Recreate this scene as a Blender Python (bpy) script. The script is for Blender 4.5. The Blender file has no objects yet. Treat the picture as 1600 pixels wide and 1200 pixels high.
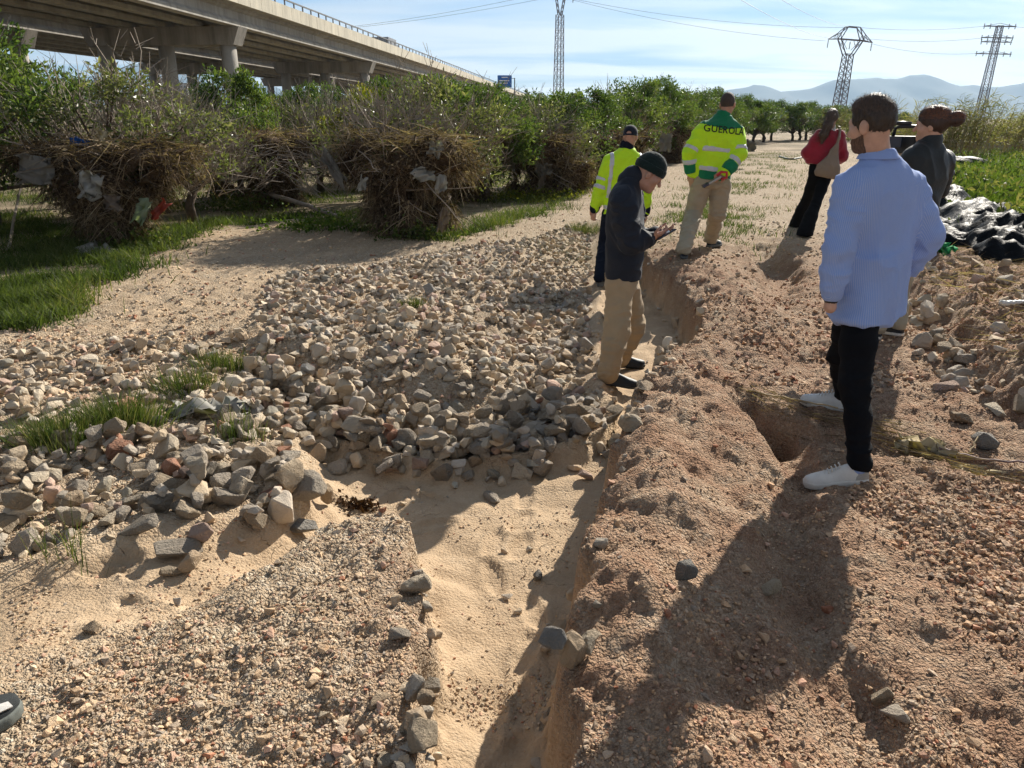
import bpy, bmesh, math, random
import numpy as np
from mathutils import Vector, Matrix, Quaternion
from mathutils.bvhtree import BVHTree

SC = bpy.context.scene
COL = SC.collection
R = math.radians
rng = np.random.default_rng(7)
random.seed(7)

# ------------------------------------------------------------------ camera
FPX, PITCH, EYE = 1170.0, R(19.5), 1.65
cam_data = bpy.data.cameras.new('camera')
cam_data.sensor_width = 36.0
cam_data.lens = FPX / 1600.0 * 36.0
cam_data.clip_start = 0.05
cam_data.clip_end = 30000.0
cam = bpy.data.objects.new('camera', cam_data)
COL.objects.link(cam)
cam.location = (0, 0, EYE)
cam.rotation_euler = (math.pi / 2 - PITCH, 0, 0)
SC.camera = cam

# ------------------------------------------------------------------ sky and sun
SUN_AZ, SUN_EL = R(31.5), R(29.5)          # azimuth measured from +Y towards +X
SUN_DIR = Vector((math.sin(SUN_AZ) * math.cos(SUN_EL), math.cos(SUN_AZ) * math.cos(SUN_EL), math.sin(SUN_EL)))
world = bpy.data.worlds.new('World')
SC.world = world
world.use_nodes = True
wn, wl = world.node_tree.nodes, world.node_tree.links
wn.clear()
w_out = wn.new('ShaderNodeOutputWorld')
w_bg = wn.new('ShaderNodeBackground')
w_bg.inputs['Strength'].default_value = 0.05
sky = wn.new('ShaderNodeTexSky')
sky.sky_type = 'NISHITA'
sky.sun_disc = False
sky.sun_elevation = SUN_EL
sky.sun_rotation = SUN_AZ
sky.altitude = 50
sky.air_density = 1.0
sky.dust_density = 0.5
sky.ozone_density = 2.5
# thin high cloud: noise on a flat layer overhead (direction divided by its height), veiling the sky everywhere
tc = wn.new('ShaderNodeTexCoord')
sep = wn.new('ShaderNodeSeparateXYZ')
wl.new(tc.outputs['Generated'], sep.inputs[0])
zc = wn.new('ShaderNodeMath'); zc.operation = 'MAXIMUM'; zc.inputs[1].default_value = 0.0
wl.new(sep.outputs['Z'], zc.inputs[0])
za = wn.new('ShaderNodeMath'); za.operation = 'ADD'; za.inputs[1].default_value = 0.07
wl.new(zc.outputs[0], za.inputs[0])
cx = wn.new('ShaderNodeMath'); cx.operation = 'DIVIDE'
cy = wn.new('ShaderNodeMath'); cy.operation = 'DIVIDE'
wl.new(sep.outputs['X'], cx.inputs[0]); wl.new(za.outputs[0], cx.inputs[1])
wl.new(sep.outputs['Y'], cy.inputs[0]); wl.new(za.outputs[0], cy.inputs[1])
cmb = wn.new('ShaderNodeCombineXYZ')
wl.new(cx.outputs[0], cmb.inputs['X']); wl.new(cy.outputs[0], cmb.inputs['Y'])
mp = wn.new('ShaderNodeMapping')
mp.inputs['Rotation'].default_value = (0, 0, R(-14))
mp.inputs['Location'].default_value = (1.7, 0.55, 0.0)
mp.inputs['Scale'].default_value = (0.34, 0.80, 1.0)
wl.new(cmb.outputs[0], mp.inputs['Vector'])
cn = wn.new('ShaderNodeTexNoise')
cn.inputs['Scale'].default_value = 0.9
cn.inputs['Detail'].default_value = 7
cn.inputs['Roughness'].default_value = 0.52
cn.inputs['Distortion'].default_value = 0.7
wl.new(mp.outputs[0], cn.inputs['Vector'])
cr = wn.new('ShaderNodeValToRGB')
cr.color_ramp.elements[0].position = 0.385; cr.color_ramp.elements[0].color = (0.04, 0.04, 0.04, 1)
cr.color_ramp.elements[1].position = 0.535; cr.color_ramp.elements[1].color = (0.88, 0.88, 0.88, 1)
wl.new(cn.outputs['Fac'], cr.inputs[0])
# a cloud is lit by the sky round it: desaturated and a little brighter than the blue behind it
bw = wn.new('ShaderNodeRGBToBW')
skyt = wn.new('ShaderNodeMix'); skyt.data_type = 'RGBA'; skyt.blend_type = 'MULTIPLY'; skyt.inputs['Factor'].default_value = 1.0
wl.new(sky.outputs[0], skyt.inputs[6]); skyt.inputs[7].default_value = (0.56, 0.79, 1.05, 1)
wl.new(sky.outputs[0], bw.inputs[0])
cl = wn.new('ShaderNodeMath'); cl.operation = 'MULTIPLY_ADD'; cl.inputs[1].default_value = 1.35; cl.inputs[2].default_value = 1.2
wl.new(bw.outputs[0], cl.inputs[0])
ccol = wn.new('ShaderNodeMix'); ccol.data_type = 'RGBA'; ccol.blend_type = 'MULTIPLY'
ccol.inputs['Factor'].default_value = 1.0
wl.new(cl.outputs[0], ccol.inputs[6]); ccol.inputs[7].default_value = (1.0, 1.0, 0.98, 1)
wm = wn.new('ShaderNodeMix'); wm.data_type = 'RGBA'
wl.new(cr.outputs[0], wm.inputs['Factor'])
wl.new(skyt.outputs[2], wm.inputs[6]); wl.new(ccol.outputs[2], wm.inputs[7])
wl.new(wm.outputs[2], w_bg.inputs['Color'])
wl.new(w_bg.outputs[0], w_out.inputs['Surface'])

sun_data = bpy.data.lights.new('sun', 'SUN')
sun_data.energy = 5.0
sun_data.angle = R(0.55)
sun_data.color = (1.0, 0.93, 0.82)
sun = bpy.data.objects.new('sun', sun_data)
COL.objects.link(sun)
sun.rotation_euler = SUN_DIR.to_track_quat('Z', 'Y').to_euler()
sun.location = (20, 40, 30)

SC.view_settings.view_transform = 'Standard'
SC.view_settings.look = 'None'
SC.view_settings.gamma = 1.0
SC.view_settings.exposure = 1.05
SC.view_settings.use_curve_mapping = False
SC.render.engine = 'CYCLES'
SC.cycles.max_bounces = 6
SC.cycles.diffuse_bounces = 2
SC.cycles.glossy_bounces = 2
SC.cycles.transmission_bounces = 4
SC.cycles.transparent_max_bounces = 6
SC.cycles.volume_bounces = 0
SC.cycles.use_denoising = True
SC.cycles.use_adaptive_sampling = True
SC.cycles.adaptive_threshold = 0.02

# ------------------------------------------------------------------ helpers
def at(x, y, D):
    """photo pixel -> world point at ground distance D (metres along +Y)"""
    X = (x - 800) / FPX; Y = -(y - 600) / FPX
    f = math.cos(PITCH) + Y * math.sin(PITCH); d = -math.sin(PITCH) + Y * math.cos(PITCH)
    t = D / f
    return np.array((X * t, D, EYE + d * t))

def tag(o, label=None, cat=None, group=None, kind=None):
    if label: o['label'] = label
    if cat: o['category'] = cat
    if group: o['group'] = group
    if kind: o['kind'] = kind
    return o

def empty(name, loc=(0, 0, 0), rz=0.0):
    o = bpy.data.objects.new(name, None)
    o.empty_display_size = 0.1
    COL.objects.link(o)
    o.location = loc
    o.rotation_euler = (0, 0, rz)
    return o

def make_mesh(name, verts, faces, mat=None, smooth=False, attrs=None, mats=None, midx=None):
    """verts (n,3) array; faces: (m,3)/(m,4) array or a list of such arrays"""
    me = bpy.data.meshes.new(name)
    verts = np.asarray(verts, dtype=np.float32)
    fl = faces if isinstance(faces, list) else [faces]
    fl = [np.asarray(f, dtype=np.int32) for f in fl if len(f)]
    nl = sum(f.size for f in fl); nf = sum(len(f) for f in fl)
    me.vertices.add(len(verts)); me.vertices.foreach_set('co', verts.ravel())
    me.loops.add(nl); me.loops.foreach_set('vertex_index', np.concatenate([f.ravel() for f in fl]))
    me.polygons.add(nf)
    sizes = np.concatenate([np.full(len(f), f.shape[1], np.int32) for f in fl])
    starts = np.concatenate([[0], np.cumsum(sizes)[:-1]]).astype(np.int32)
    me.polygons.foreach_set('loop_start', starts)
    me.polygons.foreach_set('use_smooth', np.full(nf, bool(smooth)))
    if mats:
        for m in mats: me.materials.append(m)
        if midx is not None: me.polygons.foreach_set('material_index', np.asarray(midx, np.int32))
    elif mat: me.materials.append(mat)
    for k, v in (attrs or {}).items():
        v = np.asarray(v, np.float32)
        if v.ndim == 1:
            a = me.attributes.new(k, 'FLOAT', 'POINT'); a.data.foreach_set('value', v)
        else:
            a = me.attributes.new(k, 'FLOAT_COLOR', 'POINT')
            if v.shape[1] == 3: v = np.concatenate([v, np.ones((len(v), 1), np.float32)], 1)
            a.data.foreach_set('color', v.ravel())
    me.update(calc_edges=True)
    return me

def obj(name, me, parent=None, loc=None, rot=None, scale=None):
    o = bpy.data.objects.new(name, me)
    COL.objects.link(o)
    if loc is not None: o.location = loc
    if rot is not None: o.rotation_euler = rot
    if scale is not None: o.scale = scale if hasattr(scale, '__len__') else (scale,) * 3
    if parent is not None: o.parent = parent
    return o

class MB:
    """collects boxes, tubes and quads into one mesh"""
    def __init__(s): s.v = []; s.q = []; s.t = []; s.n = 0
    def add(s, v, q=None, t=None):
        v = np.asarray(v, np.float32)
        s.v.append(v)
        if q is not None and len(q): s.q.append(np.asarray(q, np.int32) + s.n)
        if t is not None and len(t): s.t.append(np.asarray(t, np.int32) + s.n)
        s.n += len(v)
        return s
    def box(s, c, size, M=None):
        h = np.array(size, float) / 2
        v = np.array([(x, y, z) for x in (-1, 1) for y in (-1, 1) for z in (-1, 1)], float) * h
        if M is not None: v = v @ np.array(M).T
        v = v + np.array(c, float)
        return s.add(v, [(0, 1, 3, 2), (4, 6, 7, 5), (0, 4, 5, 1), (2, 3, 7, 6), (0, 2, 6, 4), (1, 5, 7, 3)])
    def tube(s, pts, rad, n=6, cap=True):
        pts = np.asarray(pts, float); m = len(pts)
        rad = np.broadcast_to(np.asarray(rad, float), (m,))
        tg = np.gradient(pts, axis=0); tg /= (np.linalg.norm(tg, axis=1, keepdims=True) + 1e-9)
        ref = np.array((0, 0, 1.0)) if abs(tg[0][2]) < 0.9 else np.array((1.0, 0, 0))
        a = np.arange(n) * 2 * math.pi / n
        rows = []
        for i in range(m):
            u = np.cross(tg[i], ref); u /= (np.linalg.norm(u) + 1e-9); w = np.cross(tg[i], u); ref = np.cross(u, tg[i])
            rows.append(pts[i] + rad[i] * (np.cos(a)[:, None] * u + np.sin(a)[:, None] * w))
        q = [(i * n + j, i * n + (j + 1) % n, (i + 1) * n + (j + 1) % n, (i + 1) * n + j) for i in range(m - 1) for j in range(n)]
        v = np.concatenate(rows)
        t = []
        if cap:
            v = np.concatenate([v, pts[:1], pts[-1:]])
            k0, k1 = m * n, m * n + 1
            t = [(k0, (j + 1) % n, j) for j in range(n)] + [(k1, (m - 1) * n + j, (m - 1) * n + (j + 1) % n) for j in range(n)]
        return s.add(v, q, t)
    def bar(s, a, b, w, h=None):
        a = np.array(a, float); b = np.array(b, float); d = b - a; L = np.linalg.norm(d)
        if L < 1e-6: return s
        z = d / L; ref = np.array((0, 0, 1.0)) if abs(z[2]) < 0.95 else np.array((1.0, 0, 0))
        x = np.cross(ref, z); x /= np.linalg.norm(x); y = np.cross(z, x)
        return s.box((a + b) / 2, (w, h or w, L), np.stack([x, y, z], 1))
    def mesh(s, name, mat=None, smooth=False, attrs=None):
        f = []
        if s.q: f.append(np.concatenate(s.q))
        if s.t: f.append(np.concatenate(s.t))
        return make_mesh(name, np.concatenate(s.v), f, mat, smooth, attrs)
    def build(s, name, mat, parent=None, smooth=False, loc=None):
        return obj(name, s.mesh(name, mat, smooth), parent, loc)

# ---- gradient noise in numpy
_perm = np.random.default_rng(11).permutation(256).astype(np.int32)
_perm = np.concatenate([_perm, _perm, _perm])
_g3 = np.random.default_rng(12).normal(size=(256, 3)).astype(np.float32)
_g3 /= np.linalg.norm(_g3, axis=1, keepdims=True)
def perlin3(p):
    p = np.asarray(p, np.float32)
    i = np.floor(p).astype(np.int32); f = p - i; i &= 255
    u = f * f * f * (f * (f * 6 - 15) + 10)
    r = 0
    for dx in (0, 1):
        for dy in (0, 1):
            for dz in (0, 1):
                h = _perm[_perm[_perm[(i[:, 0] + dx) & 255] + ((i[:, 1] + dy) & 255)] + ((i[:, 2] + dz) & 255)]
                g = _g3[h]
                d = g[:, 0] * (f[:, 0] - dx) + g[:, 1] * (f[:, 1] - dy) + g[:, 2] * (f[:, 2] - dz)
                w = (u[:, 0] if dx else 1 - u[:, 0]) * (u[:, 1] if dy else 1 - u[:, 1]) * (u[:, 2] if dz else 1 - u[:, 2])
                r = r + d * w
    return r * 1.5
_g2a = np.random.default_rng(13).random(256) * 2 * math.pi
_g2 = np.stack([np.cos(_g2a), np.sin(_g2a)], 1).astype(np.float32)
def perlin2(x, y):
    x = np.asarray(x, np.float32); y = np.asarray(y, np.float32)
    ix = np.floor(x).astype(np.int32); iy = np.floor(y).astype(np.int32)
    fx = x - ix; fy = y - iy; ix &= 255; iy &= 255
    u = fx * fx * fx * (fx * (fx * 6 - 15) + 10); v = fy * fy * fy * (fy * (fy * 6 - 15) + 10)
    def c(dx, dy):
        g = _g2[_perm[_perm[(ix + dx) & 255] + ((iy + dy) & 255)]]
        return g[..., 0] * (fx - dx) + g[..., 1] * (fy - dy)
    return ((c(0, 0) * (1 - u) + c(1, 0) * u) * (1 - v) + (c(0, 1) * (1 - u) + c(1, 1) * u) * v) * 1.5
def fbm2(x, y, oct=4, gain=0.5):
    r = 0; a = 1.0
    for k in range(oct):
        r = r + a * perlin2(x * 2 ** k + 17.3 * k, y * 2 ** k - 9.1 * k); a *= gain
    return r
def sstep(a, b, x):
    t = np.clip((x - a) / (b - a), 0, 1); return t * t * (3 - 2 * t)
def poly_sd(x, y, poly):
    """signed distance to a polygon, negative inside"""
    poly = np.asarray(poly, float); d = np.full(x.shape, 1e18); ins = np.zeros(x.shape, bool)
    n = len(poly)
    for i in range(n):
        ax, ay = poly[i]; bx, by = poly[(i + 1) % n]
        ex, ey = bx - ax, by - ay
        t = np.clip(((x - ax) * ex + (y - ay) * ey) / (ex * ex + ey * ey + 1e-12), 0, 1)
        d = np.minimum(d, (x - ax - t * ex) ** 2 + (y - ay - t * ey) ** 2)
        c = ((ay > y) != (by > y)) & (x < (bx - ax) * (y - ay) / ((by - ay) if abs(by - ay) > 1e-12 else 1e-12) + ax)
        ins ^= c
    d = np.sqrt(d)
    return np.where(ins, -d, d)
def line_d(x, y, line):
    """distance to a polyline and the interpolated third value"""
    best = np.full(x.shape, 1e18); val = np.zeros(x.shape)
    for (ax, ay, av), (bx, by, bv) in zip(line[:-1], line[1:]):
        ex, ey = bx - ax, by - ay
        t = np.clip(((x - ax) * ex + (y - ay) * ey) / (ex * ex + ey * ey + 1e-12), 0, 1)
        d = (x - ax - t * ex) ** 2 + (y - ay - t * ey) ** 2
        m = d < best
        best = np.where(m, d, best); val = np.where(m, av + (bv - av) * t, val)
    return np.sqrt(best), val

# ---- materials
def new_mat(name):
    m = bpy.data.materials.new(name); m.use_nodes = True
    nt = m.node_tree; b = nt.nodes['Principled BSDF']
    return m, nt, b
def nd(nt, typ, **kw):
    n = nt.nodes.new(typ)
    for k, v in kw.items():
        if k in n.inputs: n.inputs[k].default_value = v
        else: setattr(n, k, v)
    return n
def ramp(nt, fac, stops, interp='LINEAR'):
    r = nt.nodes.new('ShaderNodeValToRGB'); e = r.color_ramp.elements; r.color_ramp.interpolation = interp
    while len(e) > 1: e.remove(e[0])
    e[0].position = stops[0][0]; e[0].color = (*stops[0][1], 1)
    for p, c in stops[1:]:
        k = e.new(p); k.color = (*c, 1)
    nt.links.new(fac, r.inputs[0]); return r.outputs[0]
def mix(nt, fac, a, b, blend='MIX'):
    m = nt.nodes.new('ShaderNodeMix'); m.data_type = 'RGBA'; m.blend_type = blend
    for s, v in ((m.inputs['Factor'], fac), (m.inputs[6], a), (m.inputs[7], b)):
        if isinstance(v, (int, float)): s.default_value = v
        elif isinstance(v, tuple): s.default_value = (*v, 1) if len(v) == 3 else v
        else: nt.links.new(v, s)
    return m.outputs[2]
def math_n(nt, op, a, b=0.0):
    m = nt.nodes.new('ShaderNodeMath'); m.operation = op
    for s, v in ((m.inputs[0], a), (m.inputs[1], b)):
        if isinstance(v, (int, float)): s.default_value = v
        else: nt.links.new(v, s)
    return m.outputs[0]
def noise_n(nt, scale, detail=4, rough=0.55, vec=None, dist=0.0):
    n = nd(nt, 'ShaderNodeTexNoise', Scale=scale, Detail=detail, Roughness=rough, Distortion=dist)
    if vec is not None: nt.links.new(vec, n.inputs['Vector'])
    return n.outputs['Fac']
def bump_n(nt, b, h, strength=0.4, dist=0.01):
    bp = nd(nt, 'ShaderNodeBump', Strength=strength, Distance=dist)
    nt.links.new(h, bp.inputs['Height']); nt.links.new(bp.outputs[0], b.inputs['Normal']); return bp
def objco(nt):
    return nt.nodes.new('ShaderNodeTexCoord').outputs['Object']
def geopos(nt):
    return nt.nodes.new('ShaderNodeNewGeometry').outputs['Position']
def simple(name, col, rough=0.8, var=0.25, scale=8.0, bump=0.0, bscale=60.0, spec=0.3, metal=0.0, bdist=0.004):
    m, nt, b = new_mat(name)
    v = objco(nt)
    f = noise_n(nt, scale, 5, 0.6, v)
    lo = tuple(c * (1 - var) for c in col); hi = tuple(min(1, c * (1 + var)) for c in col)
    nt.links.new(ramp(nt, f, [(0.3, lo), (0.7, hi)]), b.inputs['Base Color'])
    b.inputs['Roughness'].default_value = rough; b.inputs['Specular IOR Level'].default_value = spec
    b.inputs['Metallic'].default_value = metal
    if bump: bump_n(nt, b, noise_n(nt, bscale, 4, 0.6, v), bump, bdist)
    return m
# ------------------------------------------------------------------ terrain
FLOOR = [(-.27, .6), (-.27, 1.82), (-.30, 2.22), (-.35, 2.52), (-.42, 2.82), (-.50, 2.98), (-.68, 2.96), (-.86, 2.82), (-1.13, 2.38), (-1.45, 2.08),
         (-1.75, 1.86), (-2.6, 1.2), (-4.2, .8), (-5.0, 2.2), (-2.6, 2.5), (-2.02, 2.62), (-1.6, 2.95), (-1.2, 3.05), (-1.05, 3.3), (-1.25, 3.9), (-1.42, 4.45),
         (-.93, 4.25), (-.37, 4.07), (.19, 4.2), (.58, 4.5), (.58, 5.2), (.68, 6.6), (.85, 7.9), (1.05, 9.5), (1.35, 11.2), (1.6, 12.2), (1.95, 12.0), (1.80, 10.65), (1.60, 8.93),
         (1.68, 7.4), (1.58, 6.11), (1.36, 5.45), (.97, 4.91), (.72, 4.26), (.56, 3.59), (.37, 2.98), (.27, 2.52), (.19, 2.16), (.14, 1.82), (.12, .6)]
HEAP = [(-2.6, 7.9), (-2.35, 8.5), (-1.7, 8.8), (-.8, 9.9), (.0, 10.6), (.9, 12.6), (1.35, 13.2), (1.15, 10.5), (.9, 8.2), (.7, 6.6), (.58, 5.2), (.62, 4.5), (.19, 4.15), (-.37, 4.0),
        (-.93, 4.2), (-1.35, 4.5), (-1.65, 5.0), (-2.05, 5.8), (-2.3, 6.6)]
LROCK = [(-5.2, 5.1), (-3.7, 5.5), (-3.0, 5.85), (-2.1, 6.0), (-1.6, 5.0), (-1.35, 4.45), (-1.28, 3.9), (-1.0, 3.35), (-1.05, 3.02), (-1.35, 2.9), (-1.7, 3.0), (-1.9, 2.72), (-2.1, 2.55),
         (-2.7, 2.45), (-5.2, 2.3)]
GRASS = [(-4.3, 6.2), (-4.45, 7.06), (-4.6, 8.31), (-4.7, 10.0), (-5.0, 12.6), (-3.75, 13.6), (-2.45, 11.9), (-.92, 10.95), (.75, 14.8), (2.2, 20.2), (5.2, 30), (9, 42), (14, 56),
         (30, 100), (-120, 160), (-120, 3), (-9, 3.0), (-5.6, 4.9)]
FIELD = [(6.3, 10.2), (7.5, 13.0), (9.8, 18), (12.5, 24), (17, 34), (23, 45), (90, 45), (90, 6.0), (8.2, 6.0)]
RBANK = [(4.9, 11.5), (4.25, 8.4), (3.75, 6.4), (3.25, 5.0), (2.98, 4.2), (3.1, 3.4), (3.6, 2.4), (9, 2.0), (9, 7), (6.3, 9.5), (6.2, 11.0)]
RIDGE = [(.34, .6, .12), (.36, 1.8, .13), (.50, 2.5, .14), (.62, 3.0, .15), (.80, 3.6, .17), (.98, 4.2, .17), (1.25, 4.75, .13), (1.8, 5.5, .13), (2.0, 6.4, .13), (2.0, 8.0, .15), (2.05, 9.2, .15), (2.5, 10.8, .06)]
RUT1 = [(1.22, 4.7, .01), (1.40, 4.34, .05), (1.50, 3.98, .20), (1.50, 3.78, .17), (1.46, 3.45, .07), (1.15, 2.75, .07), (1.02, 2.2, .08), (1.0, 1.2, .08)]
RUT2 = [(1.50, 3.92, .14), (1.80, 3.76, .05), (2.15, 3.58, .05), (2.5, 3.3, .08), (3.4, 2.9, .10)]
RUT3 = [(3.5, 10.4, .10), (3.3, 9.6, .22), (3.2, 8.7, .20), (2.75, 7.8, .12), (2.5, 6.6, .05)]
CHAN = [(-.1, .6, 0), (.02, 2.5, 0), (.2, 3.6, 0), (.66, 4.5, 0), (1.0, 6.1, 0), (1.2, 7.5, 0), (1.3, 9.5, 0), (1.75, 12, 0)]

_pr = np.random.default_rng(404)
PRINTS = [(float(np.interp(t, [0, .3, .6, 1], [-.05, .1, .1, .9]) + _pr.normal(0, .12)), float(1.9 + 3.6 * t), 1.3 + _pr.normal(0, .3)) for t in np.linspace(0, 1, 15)] + [(-.7 + _pr.normal(0, .25), 3.45 + _pr.normal(0, .22), _pr.uniform(0, 3)) for _ in range(7)] + [(-1.5 + _pr.normal(0, .25), 2.5 + _pr.normal(0, .12), _pr.uniform(0, 3)) for _ in range(4)]
def chan_x(y):
    return np.interp(y, [c[1] for c in CHAN], [c[0] for c in CHAN])

def masks(x, y):
    n1 = perlin2(x * 1.7, y * 1.7); n2 = perlin2(x * 5.1 + 3, y * 5.1); n3 = perlin2(x * 13, y * 13 + 5)
    wob = n2 * 0.05 + n3 * 0.025
    near = np.exp(-np.maximum(0, y - 14) / 8.0)
    sdf = poly_sd(x, y, FLOOR) + wob * near
    right = x > chan_x(y)
    heapside = (~right) & (y > 3.6)
    w = np.where(heapside, 0.55, np.where(right, 0.07, 0.09))
    # the left wing of the sand lies nearly level with its bank
    wing = sstep(-.75, -1.5, x) * sstep(4.2, 3.2, y)
    w = w + wing * 0.35
    fl = sstep(w * .5, -w * .5, sdf)
    silt = fl
    fl = np.where(heapside & (wing < .5), np.maximum(fl, sstep(1.25, .0, sdf) * sstep(.4, -.1, poly_sd(x, y, HEAP))), fl)
    heap = sstep(.15, -.45, poly_sd(x, y, HEAP) + wob)
    lrock = sstep(.15, -.25, poly_sd(x, y, LROCK) + wob)
    grass = sstep(.35, -.35, poly_sd(x, y, GRASS) + n1 * 0.35 + n2 * .2)
    field = sstep(.3, -.3, poly_sd(x, y, FIELD) + n1 * .2)
    rb = poly_sd(x, y, RBANK) + n2 * .10 + n3 * .05
    rbank = sstep(.14, -.14, rb)
    return dict(silt=silt, fl=fl, wing=wing, heap=heap, lrock=lrock, grass=grass, field=field, rbank=rbank, n1=n1, n2=n2, n3=n3, sdf=sdf, right=right)

def height(x, y, m=None, fine=True):
    x = np.asarray(x, float); y = np.asarray(y, float)
    if m is None: m = masks(x, y)
    z = 0.035 * perlin2(x * .55, y * .55) * sstep(200, 20, np.abs(y)) + .02 * m['n1']
    d, v = line_d(x, y, RIDGE); z = z + v * np.exp(-(d / .40) ** 2) * (1 + .35 * m['n1'] + .25 * m['n2'])
    wv = .11 + .0 * x
    for rut, w in ((RUT1, .125), (RUT2, .12), (RUT3, .26)):
        d, v = line_d(x + .05 * m['n2'], y + .05 * m['n3'], rut)
        z = z - v * sstep(w * 1.25, w * .25, d)
    zf = -.33 + .24 * m['wing'] + .012 * m['n2'] + .02 * m['n1'] + .10 * sstep(9.5, 12.2, y)
    zf = zf + np.where(m['right'], .02, .06) * sstep(.28, .0, np.abs(m['sdf']) + .0)      # silt rises to the banks
    z = z * (1 - m['fl']) + zf * m['fl']
    z = z + m['heap'] * (.03 + .06 * m['n1']) * (1 - .7 * m['fl'])
    z = z - m['lrock'] * .06 * (1 - m['fl'])
    z = z + m['rbank'] * (.22 + .09 * m['n2'] + .06 * m['n3'])
    z = z + .04 * m['field']
    z = z - .05 * m['grass']
    if fine:
        gr = (1 - m['fl']) * sstep(16, 9, y)
        z = z + gr * (.030 * perlin2(x * 2.6 + 9, y * 2.6) * m['right'] + .022 * perlin2(x * 6.3, y * 6.3 + 2) + .015 * perlin2(x * 19, y * 19) + .011 * perlin2(x * 34 + 7, y * 34) + .007 * perlin2(x * 61, y * 61 + 3))
        wall = np.exp(-(m['sdf'] / .10) ** 2) * m['right'] * sstep(12, 9, y)
        z = z + wall * (.03 * perlin2(x * 9 + 2, y * 9) + .025 * perlin2(x * 23, y * 23)) * sstep(1.4, 2.6, y)
        for fx, fy, fa in PRINTS:
            k = (np.abs(x - fx) < .25) & (np.abs(y - fy) < .25)
            dx, dy = x[k] - fx, y[k] - fy; u = dx * math.cos(fa) + dy * math.sin(fa); w_ = -dx * math.sin(fa) + dy * math.cos(fa)
            e = np.sqrt((u / .14) ** 2 + (w_ / .05) ** 2); z[k] += (-.016 * sstep(1.0, .75, e) + .008 * np.exp(-((e - 1.12) / .14) ** 2)) * m['fl'][k]
        z = z + m['fl'] * (.004 * perlin2(x * 22, y * 22) + .006 * np.maximum(0, perlin2(x * 9 + 4, y * 9)))
    return z

def zat(x, y):
    return float(height(np.array([x]), np.array([y]), fine=False)[0])

def graded(a, b, s, steps_lo, steps_hi):
    mid = list(np.arange(a, b, s))
    lo = []; p = a; st = s
    for lim, g in steps_lo:
        while p > lim: st *= g; p -= st; lo.append(p)
    hi = []; p = mid[-1]; st = s
    for lim, g in steps_hi:
        while p < lim: st *= g; p += st; hi.append(p)
    return np.array(lo[::-1] + mid + hi)

XS = graded(-2.6, 2.6, .018, [(-6, 1.03), (-9500, 1.075)], [(6, 1.03), (9500, 1.075)])
YS = graded(1.3, 5.6, .018, [(-400, 1.09)], [(14, 1.012), (8500, 1.055)])
gx, gy = np.meshgrid(XS, YS)
gm = masks(gx.ravel(), gy.ravel())
gz = height(gx.ravel(), gy.ravel(), gm)
nx_, ny_ = len(XS), len(YS)
ii = (np.arange(ny_ - 1)[:, None] * nx_ + np.arange(nx_ - 1)[None, :]).ravel()
gq = np.stack([ii, ii + 1, ii + nx_ + 1, ii + nx_], 1)

# ground material: silt, gravel, red earth, orchard soil, all mixed by where each was laid
gmat, nt, b = new_mat('ground_gravel_and_silt')
pos = geopos(nt)
def attr(nt, name):
    a = nt.nodes.new('ShaderNodeAttribute'); a.attribute_name = name; return a.outputs['Fac']
big = noise_n(nt, .8, 5, .6, pos); mid_ = noise_n(nt, 7, 6, .65, pos); fin = noise_n(nt, 70, 5, .7, pos); vfin = noise_n(nt, 260, 3, .7, pos)
silt = ramp(nt, mid_, [(.25, (.35, .24, .14)), (.5, (.48, .345, .215)), (.75, (.57, .425, .28))])
silt = mix(nt, ramp(nt, noise_n(nt, 2.2, 5, .65, pos), [(.42, (.55, .55, .55)), (.6, (0, 0, 0))]), silt, (.38, .265, .16))
silt = mix(nt, math_n(nt, 'MULTIPLY', big, .35), silt, (.50, .40, .29))
vor = nd(nt, 'ShaderNodeTexVoronoi', Scale=75.0, Randomness=1.0); nt.links.new(pos, vor.inputs['Vector'])
vor2 = nd(nt, 'ShaderNodeTexVoronoi', Scale=170.0, Randomness=1.0); nt.links.new(pos, vor2.inputs['Vector'])
sepc = nt.nodes.new('ShaderNodeSeparateColor'); nt.links.new(vor.outputs['Color'], sepc.inputs[0])
grav = ramp(nt, sepc.outputs[0], [(.0, (.25, .185, .12)), (.3, (.40, .31, .21)), (.6, (.50, .40, .28)), (.85, (.60, .51, .385)), (1.0, (.66, .58, .46))])
gsoil = ramp(nt, fin, [(.3, (.31, .218, .138)), (.7, (.575, .43, .295))])
gravel = mix(nt, ramp(nt, mid_, [(.35, (.25, .25, .25)), (.62, (.85, .85, .85))]), gsoil, grav)
red_ = ramp(nt, fin, [(.25, (.17, .092, .055)), (.55, (.345, .205, .128)), (.8, (.49, .325, .21))])
gravel = mix(nt, math_n(nt, 'MULTIPLY', attr(nt, 'red'), ramp(nt, noise_n(nt, 4, 5, .7, pos), [(.35, (.35, .35, .35)), (.62, (1, 1, 1))])), gravel, red_)
orch = ramp(nt, mid_, [(.3, (.10, .085, .045)), (.6, (.23, .19, .115)), (.8, (.36, .29, .19))])
col = mix(nt, attr(nt, 'silt'), gravel, silt)
col = mix(nt, attr(nt, 'soil'), col, orch)
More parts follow.
